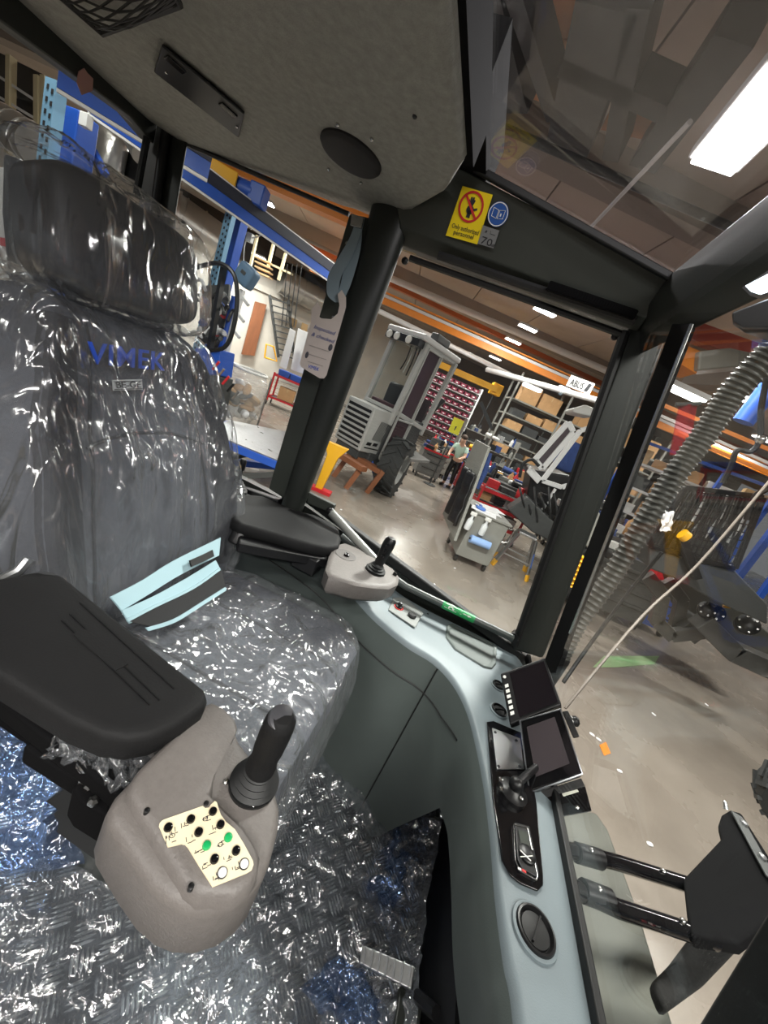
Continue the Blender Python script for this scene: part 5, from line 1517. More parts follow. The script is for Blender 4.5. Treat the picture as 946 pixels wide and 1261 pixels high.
# ---------------------------------------------------------- rack with cardboard boxes
A_ = bz(631, 488, 1.25); 
f = Fr(V((by(632, 489, 17).x, 17, HALL)), (-.222, .975))
zsh = [by(632, 489, 17).z - HALL - dz_ for dz_ in (0, .62, 1.15, 1.65, 2.15, 2.65)]
t = thing('pallet_rack', 'tall grey rack stacked with cardboard boxes at the far end', 'rack', f.O)
for x in (-.05, 2.2, 4.5, 6.8):
    obj('upright', MB().beam(f.p(x, 0, 0), f.p(x, 0, zsh[0] + 1.0), .08, .08).beam(f.p(x, 1, 0), f.p(x, 1, zsh[0] + 1.0), .08, .08), M['cart'], t, smooth=False)
for z in zsh:
    obj('shelf', boxmb(f, -.05, 6.85, 0, 1.0, z - .06, z), M['cart'], t, smooth=False)
R_ = random.Random(3)
for i, z in enumerate(zsh):
    x = .25
    while x < 6.5:
        w_ = R_.uniform(.4, .7) if i else R_.uniform(.7, .95); h_ = R_.uniform(.22, .40) if i else R_.uniform(.6, .8)
        if R_.random() < (.95 if i < 2 else .8):
            if R_.random() < (.62 if i < 4 else .35) or i == 0:
                carton('cardboard box standing on the tall grey rack at the far end', f, x + w_ / 2, .35, z, (w_, .6, h_), 'cardboard boxes on the tall rack')
            else:
                loose('storage_crate', 'dark plastic crate among the boxes on the tall grey rack', 'crate', f, x + w_ / 2, .35, z, (w_, .6, h_ * .8), M['dkgrey'], 'dark crates on the tall rack')
        x += w_ + .1
# ---------------------------------------------------------- shelf of dark red bins
f = Fr(V((by(522, 500, 15).x, 15, HALL)), (-.30, .95))
zt = by(524, 456, 15).z - HALL
t = thing('bin_rack', 'wide rack of dark red bins behind the pale grey machine', 'rack', f.O)
for k in range(9):
    obj('shelf', boxmb(f, -.4, 1.8, 0, .4, zt - k * .24 - .03, zt - k * .24), M['lamphouse'], t, smooth=False)
for x in (-.42, 1.82):
    obj('upright', boxmb(f, x - .03, x + .03, 0, .4, 0, zt + .2), M['lamphouse'], t, smooth=False)
b0 = None
for k in range(9):
    for i in range(8):
        p = f.p(-.28 + i * .27, -.02, zt - k * .24)
        if b0 is None:
            b0 = thing('parts_bin', 'small dark red parts bin on the wide rack behind the pale grey machine', 'bin', p, 'dark red bins on the rack')
            g = Fr(p, (-.30, .95)); mb = MB()
            g.box(mb, -.11, .11, 0, .02, 0, .11); g.box(mb, -.11, .11, .36, .38, 0, .15); g.box(mb, -.11, -.095, 0, .38, 0, .14); g.box(mb, .095, .11, 0, .38, 0, .14); g.box(mb, -.11, .11, 0, .38, 0, .015)
            obj('bin_body', mb, M['pink'], b0, smooth=False)
            obj('bin_label', boxmb(g, -.04, .04, -.004, 0, .04, .065), M['white'], b0, smooth=False)
        else: dup(b0, p)
# ---------------------------------------------------------- workbench carts and clutter in the middle
def tool_cart(O, back, W, D, H_, label, m=None, red=False):
    f = Fr(O, back); t = thing('tool_cart', label, 'cart', f.p(W / 2, D / 2, 0))
    obj('cart_body', boxmb(f, 0, W, 0, D, .14, H_ - .06), m or M['cart'], t, bevel=.012)
    obj('cart_top', boxmb(f, -.03, W + .03, -.03, D + .03, H_ - .06, H_), M['dkgrey'], t, bevel=.01)
    for q in range(3):
        d = obj('drawer', boxmb(f, .04, W - .04, -.012, 0, .20 + q * (H_ - .3) / 3, .20 + (q + .9) * (H_ - .3) / 3), m or M['cart'], t, bevel=.004)
        obj('drawer_handle', boxmb(f, .12, W - .12, -.03, -.012, .20 + (q + .72) * (H_ - .3) / 3, .20 + (q + .80) * (H_ - .3) / 3), M['black'], d)
    for x in (.06, W - .06):
        for y in (.06, D - .06):
            c = f.p(x, y, .065); obj('caster', MB().cyl(c - f.r * .02, c + f.r * .02, .065, 12).box(f.p(x, y, .12), (.05, .06, .05), f.R), M['black'], t)
    if red: obj('red_edge', boxmb(f, -.035, W + .035, -.05, -.03, H_ - .05, H_), M['redp'], t)
    return f
a_, b_ = fp(509, 585), fp(530, 592)
fA = tool_cart(a_, (-.35, .93), .78, .55, zat(518, 548, a_), 'dark grey tool cart left of the worker, red edge on top', mat('cart_dark', s2l(104, 104, 102), .5), True)
HA = zat(518, 548, a_)
def pile(f, W, D, z, n, seed, label, group, sc=1.0):
    rr = random.Random(seed); pal = [M['black'], M['redp'], M['dkgrey'], M['steel'], M['white'], M['navy'], M['card'], M['cart'], M['yellowp'], M['black'], M['dkgrey']]
    for k in range(n):
        x, y = rr.uniform(.08, W - .08), rr.uniform(.05, D - .05); m = rr.choice(pal); yw = rr.uniform(-.6, .6)
        typ = rr.random(); R = f.R @ Matrix.Rotation(yw, 3, 'Z')
        if typ < .4:
            s = (rr.uniform(.10, .26) * sc, rr.uniform(.08, .2) * sc, rr.uniform(.06, .22) * sc)
            mb = MB().box(f.p(x, y, z + s[2] / 2), s, R); nm = 'parts_box'
        elif typ < .75:
            r = rr.uniform(.03, .07) * sc; L = rr.uniform(.15, .45) * sc
            d = R.col[0]; c = f.p(x, y, z + r)
            mb = MB().lathe([(r * .5, 0), (r, .02), (r, L * .6), (r * .6, L * .65), (r * .6, L)], c - d * L / 2, d, 10); nm = 'cylinder_part'
        else:
            r = rr.uniform(.04, .06) * sc; h = rr.uniform(.16, .3) * sc
            mb = MB().lathe([(r, 0), (r, h * .7), (r * .4, h * .85), (r * .4, h)], f.p(x, y, z), UP, 10); nm = 'canister'
        o = obj(nm, mb, m, None, bevel=.006 if nm == 'parts_box' else 0)
        tag(o, label + (' (box)' if 0 else ''), {'parts_box': 'box', 'cylinder_part': 'machine part', 'canister': 'canister'}[nm], group)
pile(fA, .78, .55, HA, 10, 5, 'small part lying on the dark grey tool cart left of the worker', 'parts on the dark tool cart')
c = by(562, 525, 11.6)
fS = Fr(V((c.x, c.y, HALL)), (-.2, .98))
t = thing('paper_stand', 'yellow paper clipped to a thin stand beside the dark tool cart', 'sign', fS.O)
zc_ = c.z - HALL
obj('paper', MB().prism([fS.p(-.16, 0, zc_ - .22), fS.p(.16, 0, zc_ - .22), fS.p(.16, .06, zc_ + .22), fS.p(-.16, .06, zc_ + .22)], (0, .01, 0)), mat('yellow_paper', s2l(236, 232, 60), .7), t, smooth=False)
obj('stand_rod', MB().cyl(fS.p(0, .03, .02), fS.p(0, .03, zc_), .02, 8).lathe([(.2, 0), (.2, .02), (.03, .04)], fS.p(0, .03, 0), UP, 16), M['dkgrey'], t)
# further benches in two rows
for k, (u, v, y, W, D, H_, lab, red, n) in enumerate((
        (536, 520, 13.5, 1.1, .6, .95, 'workbench cart beyond the dark tool cart, heaped with parts', True, 12),
        (585, 552, 12.2, 1.2, .6, 1.0, 'workbench cart right of the worker, heaped with red and black parts', True, 14),
        (612, 560, 11.0, 1.2, .7, 1.0, 'workbench cart in front of the tall rack, heaped with parts', False, 14),
        (648, 545, 15.3, 1.6, .7, 1.1, 'far bench at the foot of the tall rack, behind the others', False, 14),
        (560, 505, 16.5, 1.6, .7, 1.2, 'farthest bench left of the tall rack', True, 12),
        (640, 560, 13.0, 1.5, .8, 1.1, 'bench standing before the tall rack of boxes', True, 14))):
    c = by(u, v, y); c.z = HALL
    fB = tool_cart(c, (-.25, .97), W, D, H_, lab, [M['cart'], M['redp'], M['dkgrey'], M['cart'], M['bluep'], M['cart']][k], red)
    pile(fB, W, D, H_, n, 20 + k, 'small part lying on the ' + lab.split(',')[0], 'parts on the ' + lab.split(',')[0], 1.5)
fM = Fr(V((by(566, 540, 14.2).x, 14.2, HALL)), (-.25, .97)); WM_ = 2.1
t = thing('parts_shelf', 'open grey shelf crowded with mixed parts, between the red bins and the tall rack', 'shelf', fM.O)
for k in range(5):
    obj('shelf', boxmb(fM, 0, WM_, 0, .5, .40 + k * .38, .43 + k * .38), M['cart'], t, smooth=False)
for x in (0, WM_ / 2, WM_):
    obj('upright', boxmb(fM, x - .02, x + .02, 0, .5, 0, 2.2), M['cart'], t, smooth=False)
for k in range(5):
    pile(fM, WM_, .4, .43 + k * .38, 13, 300 + k, 'small part crammed on the open grey shelf between the red bins and tall rack', 'parts on the open grey shelf', 1.15)
fK = Fr(V((by(545, 500, 11.0).x, 11.0, HALL)), (-.1, 1))
t = thing('black_boom', 'black crane boom leaning up across the red bins, behind the dark tool cart', 'boom', fK.O)
a = by(520, 520, 11); b = by(547, 492, 11)
obj('boom_arm', MB().beam(a, b, .16, .12), M['black'], t, bevel=.02)
obj('boom_post', MB().beam(V((a.x, a.y, HALL)), a, .12, .12), M['dkgrey'], t, bevel=.02)
obj('boom_arm', MB().beam(by(592, 495, 11), by(606, 528, 11), .09, .09), M['black'], t)
# ---------------------------------------------------------- worker
c = fp(554, 582); c = c * (12.6 / c.y); wp = V((c.x, 12.6, HALL))
wp = V((by(556, 582, 12.6).x, 12.6, HALL)); fW = Fr(wp, (.3, .95))
t = thing('person', 'person in pale green shirt and black trousers bending beside a cart', 'person', wp)
me = bpy.data.meshes.new('body')
J = [((0, 0, .92), .13), ((0, -.04, 1.12), .135), ((.0, -.14, 1.34), .15), ((0, -.20, 1.46), .07), ((0, -.27, 1.56), .095), ((0, -.30, 1.66), .085),
     ((-.09, 0, .86), .10), ((-.11, -.05, .48), .07), ((-.11, .02, .09), .05), ((-.11, -.13, .04), .04),
     ((.09, 0, .86), .10), ((.11, -.02, .48), .07), ((.12, .08, .09), .05), ((.12, -.07, .04), .04),
     ((-.19, -.15, 1.37), .065), ((-.25, -.25, 1.12), .05), ((-.18, -.45, 1.0), .038), ((-.16, -.53, .99), .04),
     ((.19, -.15, 1.37), .065), ((.26, -.22, 1.12), .05), ((.2, -.44, 1.02), .038), ((.18, -.52, 1.01), .04)]
E_ = [(0, 1), (1, 2), (2, 3), (3, 4), (4, 5), (0, 6), (6, 7), (7, 8), (8, 9), (0, 10), (10, 11), (11, 12), (12, 13), (2, 14), (14, 15), (15, 16), (16, 17), (2, 18), (18, 19), (19, 20), (20, 21)]
def skin_mesh(name, J, E_, fr, m, par, root=0, lv=2):
    me = bpy.data.meshes.new(name + '_src'); base = par.location
    me.from_pydata([tuple(fr.p(*p) - V(base)) for p, r in J], E_, [])
    o = bpy.data.objects.new(name, me); COL.objects.link(o)
    md = o.modifiers.new('skin', 'SKIN'); 
    if not me.skin_vertices: 
        bm = bmesh.new(); bm.from_mesh(me); bm.verts.layers.skin.verify(); bm.to_mesh(me); bm.free()
    for i, (p, r) in enumerate(J):
        me.skin_vertices[0].data[i].radius = (r, r); me.skin_vertices[0].data[i].use_root = (i == root)
    sb = o.modifiers.new('sub', 'SUBSURF'); sb.levels = lv; sb.render_levels = lv
    dg = bpy.context.evaluated_depsgraph_get(); m2 = bpy.data.meshes.new_from_object(o.evaluated_get(dg))
    bpy.data.objects.remove(o); m2.materials.clear(); m2.materials.append(m)
    for p in m2.polygons: p.use_smooth = True
    o = bpy.data.objects.new(name, m2); COL.objects.link(o); o.parent = par; MW[o.name] = wmat(par).copy()
    return o
try:
    skin_mesh('body', J, E_, fW, M['skin'], t)
    sh = [(p, r * 1.13) for p, r in J]
    skin_mesh('shirt', [sh[0], sh[1], sh[2], ((0, -.18, 1.42), .09), sh[14], ((-.235, -.22, 1.2), .062), sh[18], ((.24, -.2, 1.2), .062)], [(0, 1), (1, 2), (2, 3), (2, 4), (4, 5), (2, 6), (6, 7)], fW, mat('pale_green_shirt', s2l(186, 214, 200), .8), t)
    skin_mesh('trousers', [((0, 0, .98), .14), sh[6], sh[7], ((-.11, .02, .12), .065), sh[10], sh[11], ((.12, .08, .12), .065)], [(0, 1), (1, 2), (2, 3), (0, 4), (4, 5), (5, 6)], fW, M['black'], t)
    hd_c = fW.p(0, -.285, 1.64)
    obj('hair', MB().ball(hd_c + UP * .035, (.10, .11, .085), 14, 8), mat('hair_brown', s2l(70, 52, 40), .7), t)
    for s in (-1, 1):
        obj('shoe', MB().rbox(fW.p(.115 * s, -.08 + (.06 if s > 0 else 0), .045), (.11, .29, .09), 3, fW.R), M['black'], t)
except Exception as ex:
    print('PERSON', ex)
# ================================================================= LEFT SIDE OF THE HALL
def jib(u0, v0, u1, v1, z, cu, cv0, cv1, label, ex=1.2):
    A = bz(u0, v0, z); B = bz(u1, v1, z); d = (B - A).normalized()
    t = thing('jib_crane', label, 'crane', A)
    obj('jib_arm', MB().beam(A - d * ex, B + d * .6, .05, .16), M['bluep'], t, smooth=False)
    obj('arm_flange', MB().beam(A - d * ex + UP * .17, B + d * .6 + UP * .17, .07, .17), mat('dark_navy', s2l(30, 34, 52), .5) if 'dark_navy' not in bpy.data.materials else bpy.data.materials['dark_navy'], t, smooth=False)
    obj('power_rail', MB().beam(A - d * ex - UP * .10, B + d * .6 - UP * .10, .04, .03).beam(A - d * ex + UP * .27, B + d * .6 + UP * .27, .03, .02), M['lamphouse'], t, smooth=False)
    return t, A, B, d
t, A, B, d = jib(225, 211, 406, 340, 1.75, 0, 0, 0, 'blue jib crane arm seen through the rear quarter window, dark flange on top')
def on_line(u, v, y): return by(u, v, y)
# column and braces under the arm
YC = 8.0
c1 = by(299, 258, YC); c0_ = by(284, 335, YC)
obj('column', MB().beam(V((c1.x + .0, c1.y, HALL)), V((c1.x, c1.y, c1.z + .2)), .25, .25), M['bluep'], t, bevel=.02)
obj('cable', MB().tube(smooth_path([by(309, 283, 7.8), by(312, 276, 7.8), by(320, 290, 7.8), by(303, 297, 7.8), by(300, 322, 7.8)], 6), .012, 6), M['white'], t)
obj('junction_box', MB().box(by(308, 293, 7.8), (.12, .10, .16)), M['white'], t, bevel=.01)
def perf_post(u, v, y, label, w=.16):
    p = by(u, v, y)
    t = thing('perforated_post', label, 'post', V((p.x, p.y, HALL)))
    obj('post_body', MB().box(V((p.x, p.y, (p.z + HALL) / 2)), (w, .12, p.z - HALL)), M['lblue'], t, smooth=False)
    mb = MB()
    for k in range(26):
        for s in (-1, 1):
            mb.box(V((p.x + s * w * .22 + .01, p.y - .062, p.z - .08 - k * .11 - (.03 if s > 0 else 0))), (.03, .004, .045))
    obj('post_slot', mb, M['ink'], t, smooth=False)
    return t
perf_post(285, 262, 7.4, 'light blue perforated post beside the blue column, quarter window')
t = thing('wall_shelving', 'cream shelf frame with pine pallets high on the white wall', 'shelf', by(330, 330, 14))
SW = 14.
for (u0, v0, u1, v1) in ((317, 290, 308, 330), (337, 300, 330, 330), (352, 312, 343, 345)):
    obj('upright', MB().beam(by(u0, v0, SW), by(u1, v1, SW), .09, .08), mat('cream_paint', s2l(214, 200, 164), .6) if 'cream_paint' not in bpy.data.materials else bpy.data.materials['cream_paint'], t, smooth=False)
obj('shelf_beam', MB().beam(by(318, 318, SW), by(360, 338, SW), .1, .06), bpy.data.materials['cream_paint'], t, smooth=False)
for k in range(4):
    o = obj('pallet_board', MB().beam(by(316, 317 + k * 6, SW - .3), by(334, 325 + k * 6, SW - .3), .25, .05), M['pine'], None, smooth=False)
    tag(o, 'pine board in the stack on the cream shelf high on the wall', 'board', 'pine boards on the cream shelf')
# dark strip of upper windows on the wall, cornice below
def onwall(u, v, off=.0): return bp(u, v, WLp + WLn * (.16 + off), WLn)
mb = MB().prism([onwall(225, 232), onwall(430, 335), onwall(410, 378), onwall(225, 292)], WLn * .06)
struct('window_5', mb, mat('dark_glazing', s2l(40, 36, 34), .3), smooth=False)
mb = MB().prism([onwall(200, 296), onwall(420, 395), onwall(418, 402), onwall(200, 304)], WLn * .25)
struct('trim_16', mb, M['hallwall'], smooth=False)
pipe('air_duct', 'big zinc air duct along the wall beyond the headrest', 'duct', [onwall(212, 262, 2.2), onwall(277, 306, 2.2)], .85, M['duct'], 3)
pipe('air_duct', 'zinc air duct on the wall above the staircase, near the hanging tag', 'duct', [onwall(346, 345, 1.2), onwall(394, 371, 1.2)], .66, M['duct'], 3)
pipe('air_duct', 'vertical zinc duct rising beside the first window post', 'duct', [onwall(232, 250, 1.6), onwall(226, 285, 1.6)], .40, M['duct'], 2)
# wires
for k in range(4):
    u = 352 + k * 6
    o = obj('hanging_wire', MB().tube([by(u + 2, 325, 10), by(u - 5 - k, 402, 10)], .014, 5), M['dkgrey'])
    tag(o, 'thin wire hanging down in front of the staircase', 'wire', 'wires before the staircase')
# brown door and staircase
q_ = [onwall(314, 371, .3), onwall(328, 375, .3), onwall(313, 438, .3), onwall(297, 436, .3)]
struct('door_2', MB().prism(q_, WLn * .1), M['wood'], smooth=False)
t = thing('staircase', 'steep staircase with dark stringers against the white wall', 'stairs', onwall(342, 440, 1))
SL = (onwall(332, 363, 1.2), onwall(343, 440, 1.2)); SR_ = (onwall(355, 370, 1.2), onwall(363, 445, 1.2))
obj('stringer', MB().beam(*SL, .10, .14), M['dkgrey'], t, smooth=False); obj('stringer', MB().beam(*SR_, .10, .14), M['dkgrey'], t, smooth=False)
for k in range(10):
    a = (k + .5) / 10
    obj('tread', MB().beam(SL[0].lerp(SL[1], a), SR_[0].lerp(SR_[1], a), .35, .06), M['dkgrey'], t, smooth=False)
t = thing('handrail', 'yellow tubular barrier at the foot of the staircase', 'barrier', onwall(335, 440, 2))
obj('rail_tube', MB().tube([onwall(326, 440, 2.2), onwall(328, 424, 2.2), onwall(337, 427, 2.2), onwall(341, 445, 2.2), onwall(326, 440, 2.2)], .05, 8), M['yellowp'], t)
# white display panels
for k, (q_) in enumerate((((357, 404), (364, 408), (352, 455), (344, 451)), ((367, 404), (385, 412), (374, 461), (358, 455)))):
    o = obj('roll_up_banner', MB().prism([by(u, v, 13.2 + .3 * k) for u, v in q_], (0, .05, 0)), M['lamphouse'], None, bevel=.01)
    tag(o, ['narrow pale roll-up panel with dark lettering near the staircase', 'broad plain white panel leaning beside the lettered one'][k], 'panel')
    if k == 0:
        p0 = by(352.5, 450, 13.18); p1 = by(362, 412, 13.18)
        text('lettering', '3 2 2 2 E', .1, p0, p1 - p0, by(352, 450, 13.18) - by(358, 452, 13.18), M['ink'], o, .002, fit=(p1 - p0).length * .9) if False else None
for k, (u, v) in enumerate(((363, 396), (376, 402))):
    o = obj('wooden_hatch', MB().prism([onwall(u - 4, v - 5, .3), onwall(u + 3, v - 2, .3), onwall(u + 1, v + 8, .3), onwall(u - 6, v + 5, .3)], WLn * .06), M['pine'], None, smooth=False)
    tag(o, ['small pine panel on the white wall right of the staircase', 'small pine panel on the white wall, nearest the hanging tag'][k], 'panel')
# red cart with blue bins
a_ = fp(327, 497); fr_ = Fr(a_, (-.35, .94)); Hc = zat(334, 458, a_)
fc = shelf_cart(a_, (-.30, .95), 1.7, .7, (.32, Hc), Hc + .04, M['redp'], 'red two-deck cart with blue bins and a carton, left of the pillar')
for k in range(4):
    x = .15 + k * .42
    o = obj('blue_bin', MB().prism([fc.p(x - .05, .08, Hc), fc.p(x + .30, .08, Hc), fc.p(x + .33, .08, Hc + .2), fc.p(x - .08, .08, Hc + .2)], fc.k * .5), M['bluep'], None, bevel=.015)
    tag(o, 'blue open bin on the top deck of the red cart', 'bin', 'blue bins on the red cart')
carton('cardboard box on the lower deck of the red cart', fc, .55, .25, .33, (.55, .4, .42), None, .1)
loose('parts_box', 'dark box beside the carton on the lower deck of the red cart', 'box', fc, 1.15, .3, .33, (.4, .3, .14), M['dkgrey'])
# bag of rubbish on a stand
bc = by(299, 488, 7.0); fb = Fr(V((bc.x, bc.y, HALL)), (-.5, .86))
t = thing('rubbish_bag', 'clear bag of mixed rubbish hanging in a stand, behind the seat', 'bag', fb.O)
zc_ = bc.z - HALL
rings = []
for j in range(15):
    z = j / 14; r = .40 * (math.sin(math.pi * min(1, .12 + z * .62)) ** .6) * (1 if z < .9 else .9)
    rings.append([fb.p((r + .03 * ridge(math.cos(2 * math.pi * k / 26) * 3, math.sin(2 * math.pi * k / 26) * 3, z * 3)) * math.cos(2 * math.pi * k / 26), (r) * math.sin(2 * math.pi * k / 26), zc_ - .50 + z * 1.02) for k in range(26)])
obj('clear_bag', MB().loft(rings, cap=False), glass('bag_film', (.95, .95, .95), 1.5, rough=.12, k=.06, haze=.22, hazecol=(.85, .85, .83), bump=[(9, 1., .05, (1, 1, .6), 1)]), t, angle=180)
obj('bag_rim', MB().tube(rings[-1], .03, 6, closed=True), M['white'], t)
rr = random.Random(8)
for k in range(34):
    a = rr.uniform(0, 6.28); q = rr.uniform(0, .30); c = fb.p(q * math.cos(a), q * math.sin(a), zc_ - .38 + rr.uniform(0, .60))
    o = obj('rubbish', MB().rbox(c, (rr.uniform(.16, .32), rr.uniform(.12, .26), rr.uniform(.08, .2)), 2.6, Matrix.Rotation(rr.uniform(0, 3), 3, 'X') @ Matrix.Rotation(rr.uniform(0, 3), 3, 'Z'), 10, 6), rr.choice([M['white'], M['paper'], M['card'], M['lamphouse'], M['dkgrey'], mat('bag_orange', s2l(216, 160, 90), .7) if k == 0 else M['pine']]), t)
for x, y in ((-.42, -.3), (.42, -.3), (.42, .3), (-.42, .3)):
    obj('stand_leg', MB().cyl(fb.p(x, y, 0), fb.p(x, y, zc_ + .5), .018, 8), M['steel'], t)
# lift table in front
ZT = -1.28
tq = [bz(255, 531, ZT), bz(360, 574, ZT), bz(385, 538, ZT), bz(282, 517, ZT)]
t = thing('lift_table', 'steel-topped lift table with blue rim behind the pillar foot', 'table', V((sum(p.x for p in tq) / 4, sum(p.y for p in tq) / 4, HALL)))
obj('table_top', MB().prism(tq, (0, 0, -.02)), M['greyfloorplate'], t, smooth=False)
mb = MB()
for a, b in zip(tq, tq[1:] + tq[:1]): mb.beam(a - UP * .06, b - UP * .06, .05, .09)
obj('rim', mb, M['bluep'], t, smooth=False)
mt = [V((p.x, p.y, HALL + .12)) for p in tq]
obj('scissor_leg', MB().beam(tq[0] - UP * .1, mt[1], .06, .06), M['dkgrey'], t); obj('scissor_leg', MB().beam(tq[1] - UP * .1, mt[0], .06, .06), M['dkgrey'], t)
obj('scissor_leg', MB().beam(tq[3] - UP * .1, mt[2], .06, .06), M['dkgrey'], t); obj('scissor_leg', MB().beam(tq[2] - UP * .1, mt[3], .06, .06), M['dkgrey'], t)
mb = MB()
for a, b in zip(mt, mt[1:] + mt[:1]): mb.beam(a, b, .08, .10)
obj('base_frame', mb, M['bluep'], t, smooth=False)
# hose reel
c = by(304, 340, 6.4)
t = thing('hose_reel', 'grey blue hose reel on a white post outside the quarter window', 'reel', c)
RR = Matrix.Rotation(.35, 3, 'Y')
obj('reel_case', MB().rbox(c, (.34, .22, .34), 6, RR), mat('reel_blue', s2l(92, 122, 150), .5), t)
obj('reel_badge', MB().box(c + V((0, -.112, .02)), (.10, .012, .06), RR), M['dkgrey'], t, bevel=.01)
# white and blue post with arms
a = by(299, 357, 6.5); b = by(279, 452, 6.5)
t = thing('tool_post', 'white post with side arms and a blue strip under the hose reel', 'post', V((b.x, b.y, HALL)))
obj('post_body', MB().beam(a, V((a.x, a.y, HALL)), .09, .07), M['lamphouse'], t, bevel=.01)
obj('blue_strip', MB().beam(a + V((-.12, .02, -.15)), V((a.x - .12, a.y + .02, HALL)), .13, .07), M['bluep'], t, bevel=.01)
for k in range(3):
    z = a.z - .1 - k * .28
    obj('side_arm', MB().beam(V((a.x, a.y, z)), V((a.x + .22, a.y - .05, z - .10)), .04, .05), M['lamphouse'], t)
# dark machine with roll hoop beside the headrest
YM = 6.0
t = thing('loader_machine', 'dark machine frame with black hoop and blue body between headrest and post', 'machine', V((by(265, 450, YM).x, YM, HALL)))
hp_ = smooth_path([by(240, 330, YM), by(268, 324, YM), by(288, 338, YM), by(292, 372, YM), by(286, 410, YM), by(276, 428, YM), by(258, 432, YM)], 6)
obj('roll_hoop', MB().tube(hp_, .035, 8), M['black'], t)
obj('hoop_bar', MB().beam(by(276, 328, YM + .1), by(258, 432, YM + .1), .10, .06), M['black'], t)
obj('blue_body', MB().prism([by(240, 428, YM), by(272, 430, YM), by(268, 462, YM), by(240, 462, YM)], (0, .4, 0)), M['bluep'], t, bevel=.02)
obj('lower_body', MB().prism([by(240, 460, YM), by(266, 462, YM), by(256, 520, YM), by(240, 520, YM)], (0, .5, 0)), M['dkgrey'], t, bevel=.03)
rr = random.Random(4)
obj('back_plate', MB().prism([by(246, 352, YM + .7), by(282, 350, YM + .7), by(279, 396, YM + .7), by(268, 420, YM + .7), by(246, 424, YM + .7)], (0, .06, 0)), M['dkgrey'], t)
for k in range(24):
    u, v = rr.uniform(244, 282), rr.uniform(350, 420); p = by(u, v, YM + .1 + rr.uniform(0, .3)); q = by(u + rr.uniform(-18, 18), v + rr.uniform(-14, 14), YM + .5)
    obj('hydraulic_hose', MB().tube(smooth_path([p, (p + q) / 2 + V((0, 0, .08)), q], 4), rr.uniform(.02, .045), 6), rr.choice([M['black'], M['dkgrey'], M['lamphouse'], M['black']]), t)
for k in range(7):
    u, v = rr.uniform(246, 280), rr.uniform(360, 425); p = by(u, v, YM + .5)
    obj('valve_block', MB().box(p, (rr.uniform(.08, .2), .1, rr.uniform(.06, .14)), Matrix.Rotation(.4, 3, 'Y')), rr.choice([M['redp'], M['steel'], M['black'], M['navy'], M['lamphouse']]), t, bevel=.01)
for k in range(5):
    u = 262 + k * 6; p = by(u, 455 + k * 9, 5.8)
    obj('red_fitting', MB().cyl(p, p + V((.08, 0, .16)), .02, 8), [M['redp'], M['steel'], M['redp'], M['black'], M['steel']][k], t)

# ---------------------------------------------------------- seen through the rear window
t, A, B, d = jib(72, 96, 185, 166, 1.45, 0, 0, 0, 'blue jib crane arm seen through the rear window above the headrest', ex=.0)
p = by(100, 130, 4.4)
obj('column', MB().box(V((p.x, p.y, (1.5 + HALL) / 2)), (.30, .26, 1.5 - HALL)), M['bluep'], t, bevel=.02)
obj('brace', MB().beam(by(112, 180, 4.6), by(130, 215, 4.6), .07, .07), M['bluep'], t)
obj('junction_box', MB().box(by(106, 149, 4.2), (.12, .08, .14)), M['white'], t, bevel=.01)
obj('cable', MB().tube(smooth_path([by(108, 145, 4.2), by(112, 134, 4.2), by(122, 137, 4.2), by(150, 155, 4.3)], 5), .012, 6), M['white'], t)
perf_post(70, 102, 3.9, 'light blue perforated post seen through the rear window', .15)
t = thing('rear_wall_frame', 'cream window frame with dark panes beyond the rear window', 'frame', by(40, 110, 6.5))
for (u0, v0, u1, v1) in ((48, 95, 48, 165), (56, 95, 55, 170), (14, 70, 12, 190)):
    obj('mullion_post', MB().beam(by(u0, v0, 6.5), by(u1, v1, 6.5), .12, .10), bpy.data.materials['cream_paint'], t, smooth=False)
obj('cross_bar', MB().beam(by(0, 95, 6.5), by(50, 128, 6.5), .04, .04).beam(by(0, 120, 6.5), by(50, 150, 6.5), .04, .04), M['lamphouse'], t, smooth=False)
obj('dark_pane', MB().prism([by(-10, 60, 6.7), by(60, 95, 6.7), by(58, 150, 6.7), by(-10, 140, 6.7)], (0, .05, 0)), bpy.data.materials['dark_glazing'], t, smooth=False)
pipe('air_duct', 'ribbed zinc duct at the left edge of the rear window', 'duct', [by(-20, 140, 5.4), by(14, 160, 5.4), by(44, 180, 5.4)], .28, M['duct'], 4)
pipe('air_duct', 'shiny zinc duct bend seen between the blue arm and the headrest', 'duct', [by(128, 165, 5.6), by(140, 178, 5.6), by(134, 205, 5.6)], .20, M['duct'])
pipe('air_duct', 'zinc duct end under the blue arm, right of the bend', 'duct', [by(168, 172, 5.6), by(178, 190, 5.6)], .18, M['duct'])
o = obj('black_cabinet', MB().prism([by(146, 178, 5.8), by(176, 196, 5.8), by(168, 224, 5.8), by(138, 208, 5.8)], (0, .4, 0)), M['black'], None, bevel=.02); tag(o, 'black box beyond the rear window beside the duct bend', 'box')
t = thing('rear_machine', 'dark backrest-like machine part at the left edge behind the headrest', 'machine part', by(10, 220, 1.6))
obj('dark_cushion', MB().prism([by(2, 186, 1.55), by(24, 194, 1.55), by(20, 235, 1.55), by(14, 300, 1.55), by(30, 345, 1.55), by(8, 345, 1.55), by(0, 260, 1.55)], (0, .12, 0)), M['black'], t, bevel=.02)
o = obj('white_cabinet', MB().prism([by(-40, 205, 4.5), by(12, 205, 4.5), by(10, 345, 4.5), by(-40, 345, 4.5)], (0, .5, 0)), M['lamphouse'], None, bevel=.02); tag(o, 'white cabinet at the left edge beyond the rear window', 'cabinet')
